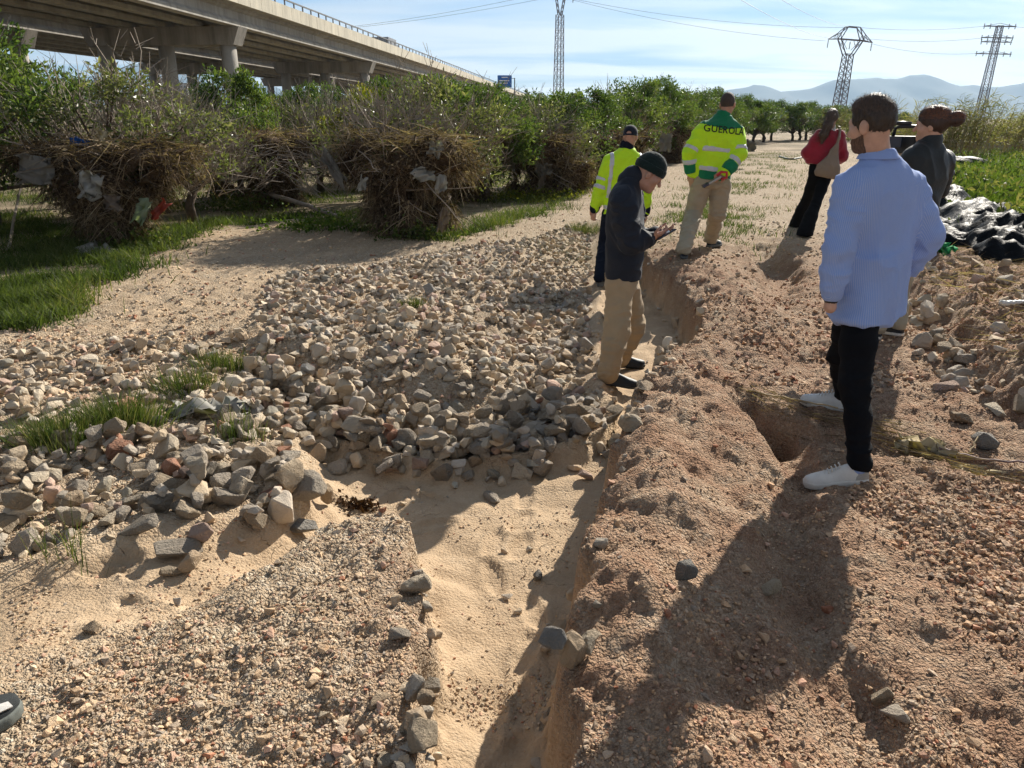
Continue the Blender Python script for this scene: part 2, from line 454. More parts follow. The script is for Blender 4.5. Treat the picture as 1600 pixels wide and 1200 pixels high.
# dried mud cracks in the silt
crk = nd(nt, 'ShaderNodeTexVoronoi', Scale=4.2, Randomness=1.0, feature='DISTANCE_TO_EDGE')
wv = nd(nt, 'ShaderNodeTexNoise', Scale=9.0, Detail=4.0)
nt.links.new(pos, wv.inputs['Vector'])
vadd = nt.nodes.new('ShaderNodeVectorMath'); vadd.operation = 'MULTIPLY_ADD'
nt.links.new(wv.outputs['Color'], vadd.inputs[0]); vadd.inputs[1].default_value = (.16, .16, .0); nt.links.new(pos, vadd.inputs[2])
nt.links.new(vadd.outputs[0], crk.inputs['Vector'])
cline = ramp(nt, crk.outputs['Distance'], [(.0, (1, 1, 1)), (.006, (0, 0, 0))])
cmask = math_n(nt, 'MULTIPLY', cline, math_n(nt, 'MULTIPLY', attr(nt, 'silt'), ramp(nt, noise_n(nt, 2.3, 3, .6, pos), [(.52, (0, 0, 0)), (.62, (1, 1, 1))])))
nt.links.new(mix(nt, math_n(nt, 'MULTIPLY', cmask, .6), col, (.16, .10, .06)), b.inputs['Base Color'])
b.inputs['Roughness'].default_value = .93; b.inputs['Specular IOR Level'].default_value = .15
hgt = math_n(nt, 'SUBTRACT', 1.0, math_n(nt, 'MULTIPLY', vor.outputs['Distance'], 1.0))
hg2 = math_n(nt, 'SUBTRACT', 1.0, vor2.outputs['Distance'])
hh = math_n(nt, 'ADD', math_n(nt, 'MULTIPLY', hgt, 1.0), math_n(nt, 'MULTIPLY', hg2, .45))
hh = math_n(nt, 'MULTIPLY', hh, math_n(nt, 'SUBTRACT', 1.0, math_n(nt, 'MULTIPLY', attr(nt, 'silt'), .88)))
hh = math_n(nt, 'ADD', hh, math_n(nt, 'MULTIPLY', fin, .35))
hh = math_n(nt, 'SUBTRACT', hh, math_n(nt, 'MULTIPLY', cmask, .8))
bump_n(nt, b, hh, 1.0, .017)

siltm = np.clip(gm['silt'] * (1 - .0 * gm['n1']) , 0, 1)
# sandy veneer on the clearing to the left of the heap
gxr, gyr = gx.ravel(), gy.ravel()
clear = sstep(-1.2, -2.4, gxr) * sstep(5.3, 6.4, gyr) * sstep(13.5, 11, gyr) * (1 - gm['grass'])
siltm = np.maximum(siltm, clear * (.45 + .5 * gm['n1']))
siltm = np.clip(siltm * (.88 + .5 * gm['n3'] * (1 - gm['fl'])), 0, 1)
redm = sstep(.05, .3, gxr - chan_x(gyr)) * sstep(13, 8, gyr) + .55 * sstep(-.75, -.35, gxr) * sstep(3.0, 2.6, gyr) * (1 - gm['fl'])
redm = np.clip(redm * (1 - .5 * sstep(1.5, 1.9, gxr) * sstep(3.3, 3.0, gyr)), 0, 1)
soilm = np.clip(gm['grass'] * (.75 + .9 * gm['n1']) + gm['field'] + sstep(24, 44, gyr) * np.clip(.45 + 1.2 * perlin2(gxr * .35, gyr * .35), 0, .8), 0, 1)
gme = make_mesh('ground', np.stack([gxr, gyr, gz], 1), gq, gmat, True, dict(silt=siltm, red=redm, soil=soilm))
ground = tag(obj('ground', gme), kind='structure')

def interp_ground(x, y):
    """height of the built sheet at points (bilinear in the graded grid)"""
    x = np.asarray(x, float); y = np.asarray(y, float)
    i = np.clip(np.searchsorted(XS, x) - 1, 0, nx_ - 2); j = np.clip(np.searchsorted(YS, y) - 1, 0, ny_ - 2)
    fx = (x - XS[i]) / (XS[i + 1] - XS[i]); fy = (y - YS[j]) / (YS[j + 1] - YS[j])
    Z = gz.reshape(ny_, nx_)
    return (Z[j, i] * (1 - fx) + Z[j, i + 1] * fx) * (1 - fy) + (Z[j + 1, i] * (1 - fx) + Z[j + 1, i + 1] * fx) * fy

# ------------------------------------------------------------------ rocks
def rock_shape(seed, npts=16, detail=True, flat=(1, .85, .72)):
    r = np.random.default_rng(seed)
    p = r.normal(size=(npts, 3)); p /= np.linalg.norm(p, axis=1, keepdims=True)
    p = np.sign(p) * np.abs(p) ** .75
    p *= r.uniform(.72, 1.0, (npts, 1)) * np.array(flat) * r.uniform(.85, 1.15, 3)
    bm = bmesh.new()
    for q in p: bm.verts.new(q)
    h = bmesh.ops.convex_hull(bm, input=bm.verts[:])
    bmesh.ops.delete(bm, geom=list(set(e for e in h['geom_interior'] + h['geom_unused'] if isinstance(e, bmesh.types.BMVert))), context='VERTS')
    bmesh.ops.dissolve_limit(bm, angle_limit=R(14), verts=bm.verts[:], edges=bm.edges[:])
    if detail:
        bmesh.ops.bevel(bm, geom=bm.edges[:], offset=.055, segments=1, affect='EDGES', profile=.6, clamp_overlap=True)
        bmesh.ops.triangulate(bm, faces=bm.faces[:])
        bmesh.ops.subdivide_edges(bm, edges=[e for e in bm.edges if e.calc_length() > .35], cuts=1, use_grid_fill=True)
        bmesh.ops.triangulate(bm, faces=bm.faces[:])
    else:
        bmesh.ops.triangulate(bm, faces=bm.faces[:])
    bm.verts.ensure_lookup_table()
    v = np.array([q.co[:] for q in bm.verts]); 
    v *= 0.5 / np.abs(v).max()
    if detail:
        n = perlin3(v * 4.5 + seed * 3.1); n2 = perlin3(v * 11 + seed)
        v *= (1 + .09 * n + .04 * n2)[:, None]
    bm.verts.index_update()
    f = np.array([[q.index for q in fc.verts] for fc in bm.faces])
    bm.free()
    return v, f
RV = [rock_shape(100 + k, npts=int(12 + k % 3 * 4), flat=((1, .85, .7) if k % 3 else (1, .8, .5))) for k in range(26)]
RLOW = [rock_shape(300 + k, npts=10 + k % 4, detail=False) for k in range(12)]

def stone_nodes(nt, b, basecol, bscale):
    v = objco(nt)
    f1 = noise_n(nt, bscale * .35, 5, .65, v); f2 = noise_n(nt, bscale * 2.4, 5, .7, v)
    c = mix(nt, ramp(nt, f1, [(.35, (0, 0, 0)), (.7, (.5, .5, .5))]), basecol, mix(nt, 1.0, basecol, (.70, .62, .53), 'MULTIPLY'))
    c = mix(nt, ramp(nt, f2, [(.5, (0, 0, 0)), (.75, (.5, .5, .5))]), c, (.52, .42, .31))      # dust
    nt.links.new(c, b.inputs['Base Color'])
    b.inputs['Roughness'].default_value = .88; b.inputs['Specular IOR Level'].default_value = .25
    bump_n(nt, b, math_n(nt, 'ADD', f2, math_n(nt, 'MULTIPLY', f1, 1.3)), .8, .35 / bscale)
rock_mat, nt, b = new_mat('limestone_rock')
stone_nodes(nt, b, nt.nodes.new('ShaderNodeObjectInfo').outputs['Color'], 4.0)
pebble_mat, nt, b = new_mat('loose_stones')
_a = nt.nodes.new('ShaderNodeAttribute'); _a.attribute_name = 'tint'
stone_nodes(nt, b, _a.outputs['Color'], 30.0)

PALETTE = [('pale grey', (.49, .425, .345)), ('buff', (.51, .41, .29)), ('grey', (.39, .34, .275)), ('cream', (.60, .51, .385)), ('blue grey', (.28, .265, .24)),
           ('pinkish', (.50, .355, .28)), ('rust red', (.36, .185, .12)), ('sandy', (.51, .39, .265)), ('olive grey', (.40, .365, .29))]
PWEIGHT = np.array([.22, .25, .16, .13, .03, .06, .015, .10, .05])
ROCK_ME = []
for k, (v, f) in enumerate(RV):
    ROCK_ME.append(make_mesh('rock', v, f, rock_mat, False))

class Pile:
    """drops stones on a height map so that they heap on each other"""
    def __init__(s, x0, x1, y0, y1, c=.02):
        s.x0, s.y0, s.c = x0, y0, c
        s.nx = int((x1 - x0) / c) + 1; s.ny = int((y1 - y0) / c) + 1
        X, Y = np.meshgrid(x0 + np.arange(s.nx) * c, y0 + np.arange(s.ny) * c)
        s.h = interp_ground(X.ravel(), Y.ravel()).reshape(s.ny, s.nx)
    def drop(s, x, y, r, hz, sink):
        """r: ground radius, hz: half height; returns the centre height"""
        k = max(1, int(r / s.c)); i = int((x - s.x0) / s.c); j = int((y - s.y0) / s.c)
        i0, i1, j0, j1 = max(0, i - k), min(s.nx, i + k + 1), max(0, j - k), min(s.ny, j + k + 1)
        if i1 - i0 < 1 or j1 - j0 < 1: return 0.0
        w = s.h[j0:j1, i0:i1]
        Y, X = np.mgrid[j0:j1, i0:i1]
        d = np.sqrt(((X - i) ** 2 + (Y - j) ** 2)) / max(k, 1)
        m = d <= 1.0
        base = np.percentile(w[m], 70)
        zc = base + hz * (1 - sink)
        top = zc + hz * .92 * np.sqrt(np.maximum(0, 1 - d ** 2))
        s.h[j0:j1, i0:i1] = np.where(m, np.maximum(w, top), w)
        return zc
pile = Pile(-5.6, 5.2, 1.0, 14.5)

rocks = []   # x, y, z, size, variant, rotation, palette index, zone, squash
FEET = []
def put_rock(x, y, s, zone, sink=.35, var=None, pal=None, rot=None, sq=None):
    if any((x - a) ** 2 + (y - b) ** 2 < (.17 + s * .5) ** 2 for a, b in FEET): return
    var = int(rng.integers(len(RV))) if var is None else var
    pal = int(rng.choice(len(PALETTE), p=PWEIGHT / PWEIGHT.sum())) if pal is None else pal
    ext = np.abs(RV[var][0]).max(0)
    sq = rng.uniform(.8, 1.15, 3) if sq is None else np.array(sq, float)
    rot = (rng.normal(0, .35), rng.normal(0, .35), rng.uniform(0, 6.28)) if rot is None else rot
    hz = ext[2] * s * sq[2]
    z = pile.drop(x, y, s * .42, hz, sink)
    rocks.append([x, y, z, s, var, rot, pal, zone, sq])
def in_poly(poly, n, r):
    poly = np.array(poly); lo, hi = poly.min(0), poly.max(0); out = np.zeros((0, 2))
    while len(out) < n:
        p = r.uniform(lo, hi, (n * 3, 2)); sd = poly_sd(p[:, 0], p[:, 1], poly)
        out = np.concatenate([out, p[sd < 0]])
    return out[:n]
# named stones first: (pixel x, pixel y, ground z guess, size in m, palette, label, sink, shape variant, squash)
NAMED = []
def ground_px(x, y):
    X = (x - 800) / FPX; Y = -(y - 600) / FPX
    f = math.cos(PITCH) + Y * math.sin(PITCH); d = -math.sin(PITCH) + Y * math.cos(PITCH)
    t = 1.0
    ts = np.linspace(1.2, 40, 6000); zz = EYE + d * ts
    g = interp_ground(X * ts, f * ts); k = np.argmax(zz < g)
    t = ts[k] if zz[k] < g[k] else ts[-1]
    return X * t, f * t
FEET += [ground_px(*q) for q in ((955, 607), (978, 606), (972, 577), (990, 574), (938, 446), (940, 432), (958, 430), (1068, 397), (1114, 388), (1256, 366), (1320, 748), (1285, 742), (1300, 642))]
def named(px, py, s, pal, label, sink=.3, var=3, sq=(1, 1, 1), rot=None):
    s = s * .86
    x, y = ground_px(px, py)
    n0 = len(rocks); put_rock(x, y, s, 'named', sink, var, pal, rot, sq)
    if len(rocks) > n0: rocks[-1].append(label)
named(842, 903, .085, 4, 'small dark blocky stone alone in the middle of the sandy gully floor')
named(932, 942, .05, 2, 'brown pebble lying between the dark blocky stone and the right gully wall')
named(630, 738, .085, 3, 'pale rounded stone alone on silt in front of the rubble heap')
named(600, 718, .10, 2, 'flat grey chip of rock on the silt near the heap foot', .5, 6, (1, .6, .4))
named(1070, 905, .10, 4, 'blue grey stone half sunk in the gravel right of the gully', .4, 5)
named(1398, 1118, .13, 0, 'pale grey stone at lower right beyond the edge of the shadow', .35, 4, (1.1, .8, .7))
named(1378, 1098, .09, 1, 'buff stone just behind the pale grey stone at lower right', .4, 7)
named(1203, 926, .10, 1, 'rounded buff stone lying inside the long shadow of the man', .45, 8, (1, .9, .8))
named(475, 832, .17, 4, 'flat greenish grey slab at the corner of the silt and gravel bank', .45, 9, (1.1, .8, .45))
named(511, 790, .16, 7, 'upright sandy pointed stone at right end of the lower rubble', .15, 10, (.5, .5, 1.3), (.1, .1, .4))
named(485, 785, .20, 2, 'large grey boulder beside the upright pointed stone', .2, 11)
named(300, 893, .17, 7, 'upright sandy block, lowest of the tail of rocks on silt', .15, 12, (.8, .8, 1.1))
named(280, 868, .19, 0, 'long pale grey rock across the tail of rocks on silt', .25, 13, (1.2, .6, .6), (0, .1, .5))
named(315, 845, .16, 5, 'pinkish rock where the tail of rocks leaves the rubble', .2, 14)
named(268, 900, .10, 1, 'small buff rock left of the lowest upright block', .25, 15)
named(318, 752, .20, 2, 'large dull grey boulder crowning the lower rubble near dry stems', .1, 16)
named(188, 715, .17, 6, 'rust red rock in the rubble below the tuft of green rush', .15, 17)
named(217, 828, .21, 2, 'big dark grey boulder on the shaded lower edge of left rubble', .2, 18, (1.1, .9, .8))
named(735, 695, .21, 4, 'big square blue grey boulder at the foot of the heap front', .2, 19)
named(812, 690, .20, 2, 'big grey cube shaped boulder at the foot of the heap, nearest the shadow', .2, 20)
named(640, 688, .17, 1, 'buff block fallen at the foot of the heap front', .25, 21)
named(790, 640, .22, 0, 'large pale grey boulder set high in the heap front', .2, 22)
named(915, 590, .20, 2, 'grey boulder of the heap touching the beanie wearer’s rear shoe'.replace('’', "'"), .2, 23)
named(860, 555, .17, 0, 'pale pointed rock in the heap left of the khaki trousers', .2, 24)
named(145, 985, .07, 7, 'small sandy stone alone on the silt left of the gravel bank', .3, 2)
named(1000, 612, .12, 7, 'flat sandy stone in the gully just past the dark shoes', .45, 1, (1.1, .8, .5))
named(890, 1042, .20, 7, 'tall upright sandy slab leaning on the right gully wall', .1, 10, (.55, .5, 1.15), (.15, -.12, .3))
named(1540, 700, .16, 4, 'dark grey rock on gravel beside the purple cane', .3, 5, (1.1, .9, .7))
named(1500, 660, .17, 7, 'big sandy clod below the clod bank at right edge', .3, 12)
named(1455, 530, .18, 0, 'pale hollow lump of concrete on the gravel right of the black shoe', .35, 13)

r2 = np.random.default_rng(21)
# front slope and body of the heap (larger stones to the front and on the slope, smaller behind)
for x, y in in_poly(HEAP, 3500, r2):
    front = float(sstep(6.2, 4.4, y))
    s = .045 + .065 * r2.random() ** 1.4 + front * r2.uniform(.01, .065) * (r2.random() < .5)
    if y > 8.5: s *= .85
    put_rock(x, y, s, 'heap front' if y < 5.4 else ('heap middle' if y < 7.6 else 'heap back'), .5)
for _ in range(520):     # the foot of the front slope
    t = r2.random(); i = int(r2.choice(7, p=[.2, .2, .22, .2, .12, .03, .03]))
    foot = [(-1.6, 4.9), (-1.35, 4.5), (-.93, 4.22), (-.37, 4.05), (.19, 4.17), (.62, 4.5), (.60, 5.2), (.68, 6.6)]
    p = np.array(foot[i]) * (1 - t) + np.array(foot[i + 1]) * t + r2.normal(0, .20, 2) + np.array((-.02, .12))
    put_rock(p[0], p[1], r2.uniform(.06, .145), 'heap front', .42)
# left rubble
for x, y in in_poly(LROCK, 2000, r2):
    if (x + 2.35) ** 2 / .25 + (y - 4.05) ** 2 / .03 < 1 and r2.random() < .6: continue
    low = float(sstep(5.0, 3.2, y))
    if low < .3 and r2.random() < .25: continue
    s = .04 + .075 * r2.random() ** 1.4 + low * r2.uniform(0, .07) * (r2.random() < .5)
    put_rock(x, y, s, 'lower rubble' if y < 3.7 else 'left rubble', .3)
# stones lining the gully walls
WALLR = [(.10, 1.55), (.12, 1.82), (.18, 2.16), (.28, 2.52), (.40, 2.98), (.58, 3.59), (.74, 4.26), (.99, 4.9), (1.38, 5.45), (1.6, 6.1), (1.68, 7.4), (1.62, 8.9)]
WALLL = [(-.27, 1.5), (-.28, 1.82), (-.31, 2.22), (-.36, 2.52)]
def along(line, t):
    line = np.array(line); L = np.concatenate([[0], np.cumsum(np.linalg.norm(np.diff(line, axis=0), axis=1))]); t = t * L[-1]
    return np.array((np.interp(t, L, line[:, 0]), np.interp(t, L, line[:, 1])))
for _ in range(150):
    t = r2.random() ** 1.3; p = along(WALLR, t) + r2.normal(0, .05, 2)
    dens = perlin2(np.array([t * 9]), np.array([.5]))[0]
    if dens < -.05 and r2.random() < .8: continue
    s = .04 + .085 * r2.random() ** 1.8 if p[1] > 2.0 else r2.uniform(.04, .10)
    put_rock(p[0], p[1], s, 'right wall', .45)
for _ in range(34):
    t = r2.random() ** 1.6; p = along(WALLL, t) + r2.normal(0, .04, 2)
    put_rock(p[0], p[1], .035 + .075 * r2.random() ** 1.6, 'left wall', .45, pal=int(r2.choice([0, 1, 3, 7, 2])))
for _ in range(95):      # along the right-hand clod bank
    t = r2.random(); p = along([(2.98, 3.9), (3.12, 4.8), (3.6, 6.2), (4.1, 8.2)], t) + r2.normal(0, .14, 2) + np.array((-.08, 0))
    put_rock(p[0], p[1], r2.uniform(.05, .16), 'clod bank', .4)
rb_pal = [1, 7, 5, 0, 2]
for x, y in in_poly(RBANK, 300, r2):
    if y > 9 or x > 4.8: continue
    put_rock(x, y, r2.uniform(.05, .15), 'clod bank', .55, pal=rb_pal[r2.integers(5)])
for _ in range(110):     # strays on the silt and the clearing
    if r2.random() < .5: p = in_poly(FLOOR, 1, r2)[0]
    else: p = np.array((r2.uniform(-4, -1.5), r2.uniform(5.8, 9.5)))
    if p[1] < 1.4: continue
    put_rock(p[0], p[1], r2.uniform(.02, .055), 'stray', .35)
for _ in range(120):     # coarse stones on the track and beyond the heap
    p = np.array((r2.uniform(.6, 4.5), r2.uniform(5.5, 13))); 
    put_rock(p[0], p[1], r2.uniform(.03, .07), 'track', .5)

# the stones that show largest stand as objects of their own, the rest as one mass
def visible_score(rk):
    x, y, z, s = rk[:4]
    d = math.sqrt(x * x + y * y + (EYE - z) ** 2)
    yy = y * math.cos(PITCH) + (EYE - z) * math.sin(PITCH)
    u = x / yy * FPX; v = (y * math.sin(PITCH) - (EYE - z) * math.cos(PITCH)) / yy * FPX
    if abs(u) > 800 + 20 or v < -620 or yy < .3: return -1
    # buried ones lose
    i = int((x - pile.x0) / pile.c); j = int((y - pile.y0) / pile.c)
    top = pile.h[min(max(j, 0), pile.ny - 1), min(max(i, 0), pile.nx - 1)]
    hz = s * .36
    exposed = (z + hz - top) / hz
    if exposed < -.35: return 0.0001 * s
    return s / d * (1 + .5 * min(0, exposed))
score = np.array([visible_score(k) if len(k) < 10 else 9.0 for k in rocks])
order = np.argsort(-score)
def where(zone, x, y):
    if zone == 'heap front': return 'left end' if x < -.85 else ('left middle' if x < -.3 else ('right middle' if x < .2 else 'right end'))
    if zone == 'lower rubble': return 'near the left edge' if x < -2.1 else ('above the tail of rocks' if x < -1.5 else 'towards its pointed stone')
    if zone == 'left rubble': return 'left of it' if x < -2.7 else ('behind it' if y > 4.4 else 'right of it')
    if zone == 'right wall': return 'near the bottom' if y < 2.3 else ('halfway up' if y < 4 else 'past the beanie wearer')
    if zone == 'left wall': return 'lowest group' if y < 1.9 else 'upper group'
    return ''
ZONE = {'heap front': ('{c} rock on the front slope of the rubble heap,', 'rocks on the heap front'),
        'heap middle': ('{c} rock on top of the big rubble heap', 'rocks on the heap top'),
        'heap back': ('{c} rock at the far end of the rubble heap', 'rocks on the far heap'),
        'lower rubble': ('{c} rock in the lower left rubble,', 'rocks in the lower left rubble'),
        'left rubble': ('{c} rock in the rubble around the green rush,', 'rocks in the left rubble'),
        'right wall': ('{c} rock lining the right gully wall,', 'rocks along the right gully wall'),
        'left wall': ('{c} rock lining the left gully wall,', 'rocks along the left gully wall'),
        'clod bank': ('{c} lump on the clod bank along the right edge', 'lumps on the clod bank'),
        'stray': ('small {c} stone lying loose on silt or sand', 'loose stones on the silt'),
        'track': ('small {c} stone lying on the dirt track', 'loose stones on the track')}
def tint_of(pal, r):
    c = np.array(PALETTE[pal][1]) * r.uniform(.78, 1.2); return np.clip(c, .03, .9)
mass = MB(); mass_t = []
r3 = np.random.default_rng(5)
for rank, k in enumerate(order):
    rk = rocks[k]; x, y, z, s, var, rot, pal, zone, sq = rk[:9]
    if rank < 300:
        o = obj('rock', ROCK_ME[var], None, (x, y, z), rot, tuple(s * sq))
        o.color = (*tint_of(pal, r3), 1)
        if len(rk) > 9: tag(o, rk[9], 'rock')
        else:
            lab, grp = ZONE[zone]; size = 'large' if s > .15 else ('mid sized' if s > .10 else 'small')
            lab = lab.format(c=size + ' ' + PALETTE[pal][0]).replace('small small', 'small')
            lab = (lab + ' ' + where(zone, x, y)).strip().rstrip(',')
            tag(o, lab, 'rock', grp)
    else:
        v, f = RV[var] if s / max(y, 1) > .014 else RLOW[var % len(RLOW)]
        M = np.array(Matrix.Rotation(rot[2], 3, 'Z') @ Matrix.Rotation(rot[1], 3, 'Y') @ Matrix.Rotation(rot[0], 3, 'X'))
        vv = (v * s * sq) @ M.T + np.array((x, y, z))
        mass.add(vv, None, f); mass_t.append(np.repeat(tint_of(pal, r3)[None], len(v), 0))
tag(obj('rubble', mass.mesh('rubble', pebble_mat, False, dict(tint=np.concatenate(mass_t)))),
    'mass of broken limestone filling the rubble heaps and gully sides', 'rubble', kind='stuff')

# ------------------------------------------------------------------ gravel: real pebbles, thinning with distance
def pebbles(n, region, smin, smax, r, palw, sink=.35, power=2.2):
    p = region(n, r); n = len(p)
    z = interp_ground(p[:, 0], p[:, 1])
    s = smin + (smax - smin) * r.random(n) ** power
    P = []; F = []; T = []; off = 0
    var = r.integers(0, len(RLOW), n)
    cols = np.array([c for _, c in PALETTE])
    pal = r.choice(len(PALETTE), n, p=np.array(palw) / sum(palw))
    tint = cols[pal] * r.uniform(.9, 1.4, (n, 1))
    rd = sstep(.10, .45, p[:, 0] - chan_x(p[:, 1])) * sstep(13, 8, p[:, 1]); rd = rd * np.clip(.65 + .8 * perlin2(p[:, 0] * 2, p[:, 1] * 2 + 7), .2, 1)
    tint = tint * (1 - rd[:, None] * np.array((.14, .27, .34))) * np.array((1.05, .95, .86))
    a = r.uniform(0, 6.28, n); e = r.normal(0, .5, n)
    for k in range(len(RLOW)):
        idx = np.where(var == k)[0]
        if not len(idx): continue
        v, f = RLOW[k]
        ca, sa, ce, se = np.cos(a[idx]), np.sin(a[idx]), np.cos(e[idx]), np.sin(e[idx])
        vx = v[None, :, 0] * ce[:, None] - v[None, :, 2] * se[:, None]; vz = v[None, :, 0] * se[:, None] + v[None, :, 2] * ce[:, None]; vy = np.broadcast_to(v[None, :, 1], vx.shape)
        X = vx * ca[:, None] - vy * sa[:, None]; Y = vx * sa[:, None] + vy * ca[:, None]
        sv = s[idx][:, None]
        V = np.stack([X * sv + p[idx, 0:1], Y * sv + p[idx, 1:2], vz * sv * .85 + (z[idx] + s[idx] * (.32 - sink * .5))[:, None]], 2)
        m = len(idx); nv = len(v)
        P.append(V.reshape(-1, 3)); F.append((f[None] + (np.arange(m) * nv)[:, None, None]).reshape(-1, 3) + off); off += m * nv
        T.append(np.repeat(tint[idx], nv, 0))
    return np.concatenate(P), np.concatenate(F), np.concatenate(T)
def screen_region(x0, x1, y0, y1, keep):
    """points spread so that near and far ground get about the same number per view angle"""
    def f(n, r):
        out = []
        c = 0
        while c < n:
            m = n * 2
            v = r.random(m); yy = 1.0 / (1 / y0 + (1 / y1 - 1 / y0) * v)
            xx = r.uniform(x0, x1, m) * np.maximum(yy, 1.6) / 2.0
            p = np.stack([xx, yy], 1); p = p[keep(xx, yy, r)]
            out.append(p); c += len(p)
        return np.concatenate(out)[:n]
    return f
def keep_gravel(x, y, r):
    m = masks(x, y)
    pr = (1 - m['fl']) * (1 - m['grass'] * .8) * (1 - m['field']) * np.clip(.65 + 1.1 * perlin2(x * 2.3 + 5, y * 2.3), .15, 1)
    clear_ = sstep(-1.2, -2.4, x) * sstep(5.3, 6.4, y)
    mound = sstep(.05, .3, x - chan_x(y)) * sstep(1.9, 1.4, x) * sstep(6, 4.5, y)
    return r.random(len(x)) < pr * (1 - .35 * clear_) * (1 - mound * np.clip(.55 + 1.0 * perlin2(x * 1.9 + 2, y * 1.9), 0, .85))
def keep_silt(x, y, r):
    m = masks(x, y)
    return r.random(len(x)) < m['fl'] * np.clip(.1 + 1.5 * perlin2(x * 3 + 9, y * 3), .02, 1)
def keep_peb(x, y, r):
    sd = poly_sd(x, y, [(1.62, 3.25), (1.78, 2.85), (1.86, 2.45), (2.1, 2.1), (3.2, 2.0), (3.2, 3.0), (2.3, 3.1)])
    return sd + .32 * perlin2(x * 2.7, y * 2.7) + .12 * perlin2(x * 9, y * 9) + .12 * r.normal(size=len(x)) < 0
GW = [.16, .24, .12, .10, .04, .14, .05, .17, .03]
p1, f1, t1 = pebbles(34000, screen_region(-1.7, 1.7, 1.35, 6.0, keep_gravel), .004, .018, np.random.default_rng(31), GW, power=2.6)
p2, f2, t2 = pebbles(15000, screen_region(-1.4, 1.4, 4.5, 26.0, keep_gravel), .012, .05, np.random.default_rng(32), GW)
p3, f3, t3 = pebbles(5200, screen_region(-1.6, 1.0, 1.35, 6.0, keep_silt), .003, .018, np.random.default_rng(33), [.1, .2, .15, .05, .08, .1, .05, .2, .07], power=3)
p4, f4, t4 = pebbles(4800, screen_region(1.0, 1.9, 1.9, 3.5, keep_peb), .009, .034, np.random.default_rng(34), [.25, .25, .15, .1, .05, .1, .02, .08, 0], power=1.0)
p5, f5, t5 = pebbles(650, screen_region(-1.6, 1.6, 1.35, 6.0, keep_gravel), .02, .05, np.random.default_rng(35), GW, .45)
P = [p1, p2, p3, p4, p5]; F_ = [f1, f2, f3, f4, f5]; offs = np.cumsum([0] + [len(p) for p in P])
gr_me = make_mesh('gravel', np.concatenate(P), np.concatenate([f + o for f, o in zip(F_, offs)]), pebble_mat, False, dict(tint=np.concatenate([t1, t2, t3, t4, t5])))
tag(obj('gravel', gr_me), 'loose gravel strewn over banks, track and gully floor', 'gravel', kind='stuff')
# ------------------------------------------------------------------ people: distance-field modelling
def V3(*a): return np.array(a, np.float32)
def unit(v): v = np.asarray(v, float); return v / (np.linalg.norm(v) + 1e-12)

def rcone(a, b, ra, rb, flat=None, fs=1.0):
    a = np.asarray(a, np.float32); b = np.asarray(b, np.float32); ab = b - a; L2 = float(ab @ ab) + 1e-9
    def f(p):
        q = p - a; t = np.clip(q @ ab / L2, 0, 1)
        q = q - t[:, None] * ab
        if flat is not None:
            n = np.asarray(flat, np.float32); c = q @ n; q = q + (c * (1 / fs - 1))[:, None] * n
        d = np.sqrt(np.einsum('ij,ij->i', q, q)) - (ra + (rb - ra) * t)
        return d * (min(1.0, fs) if flat is not None else 1.0)
    f.box = (np.minimum(a, b) - max(ra, rb) * max(1, fs), np.maximum(a, b) + max(ra, rb) * max(1, fs)); return f
def chain(pts, rads, k=None):
    fs = [rcone(pts[i], pts[i + 1], rads[i], rads[i + 1]) for i in range(len(pts) - 1)]
    return union(fs, k or .02)
def ellips(c, rad, M=None):
    c = np.asarray(c, np.float32); rad = np.asarray(rad, np.float32)
    M = np.eye(3, dtype=np.float32) if M is None else np.asarray(M, np.float32)     # columns: local axes
    def f(p):
        q = (p - c) @ M; k0 = np.linalg.norm(q / rad, axis=1); k1 = np.linalg.norm(q / rad ** 2, axis=1)
        return k0 * (k0 - 1) / (k1 + 1e-6)
    m = float(rad.max()); f.box = (c - m, c + m); return f
def rbox(c, half, M, r=.01):
    c = np.asarray(c, np.float32); half = np.asarray(half, np.float32) - r; M = np.asarray(M, np.float32)
    def f(p):
        q = np.abs((p - c) @ M) - half
        return np.linalg.norm(np.maximum(q, 0), axis=1) + np.minimum(q.max(1), 0) - r
    m = float(np.linalg.norm(half) + r); f.box = (c - m, c + m); return f
def union(fs, k=.02):
    def f(p):
        d = fs[0](p)
        for g in fs[1:]:
            e = g(p)
            if k > 0:
                h = np.maximum(k - np.abs(d - e), 0) / k; d = np.minimum(d, e) - h * h * k * .25
            else: d = np.minimum(d, e)
        return d
    f.box = (np.min([g.box[0] for g in fs], 0), np.max([g.box[1] for g in fs], 0)); return f
def cut(f0, g, k=.004):
    """f0 minus g"""
    def f(p):
        d = f0(p); e = -g(p); h = np.maximum(k - np.abs(d - e), 0) / k
        return np.maximum(d, e) + h * h * k * .25
    f.box = f0.box; return f
def clip(f0, half):
    """keep where half(p) < 0"""
    def f(p): return np.maximum(f0(p), half(p))
    f.box = f0.box; return f
def infl(f0, r):
    def f(p): return f0(p) - r
    f.box = (f0.box[0] - r, f0.box[1] + r); return f
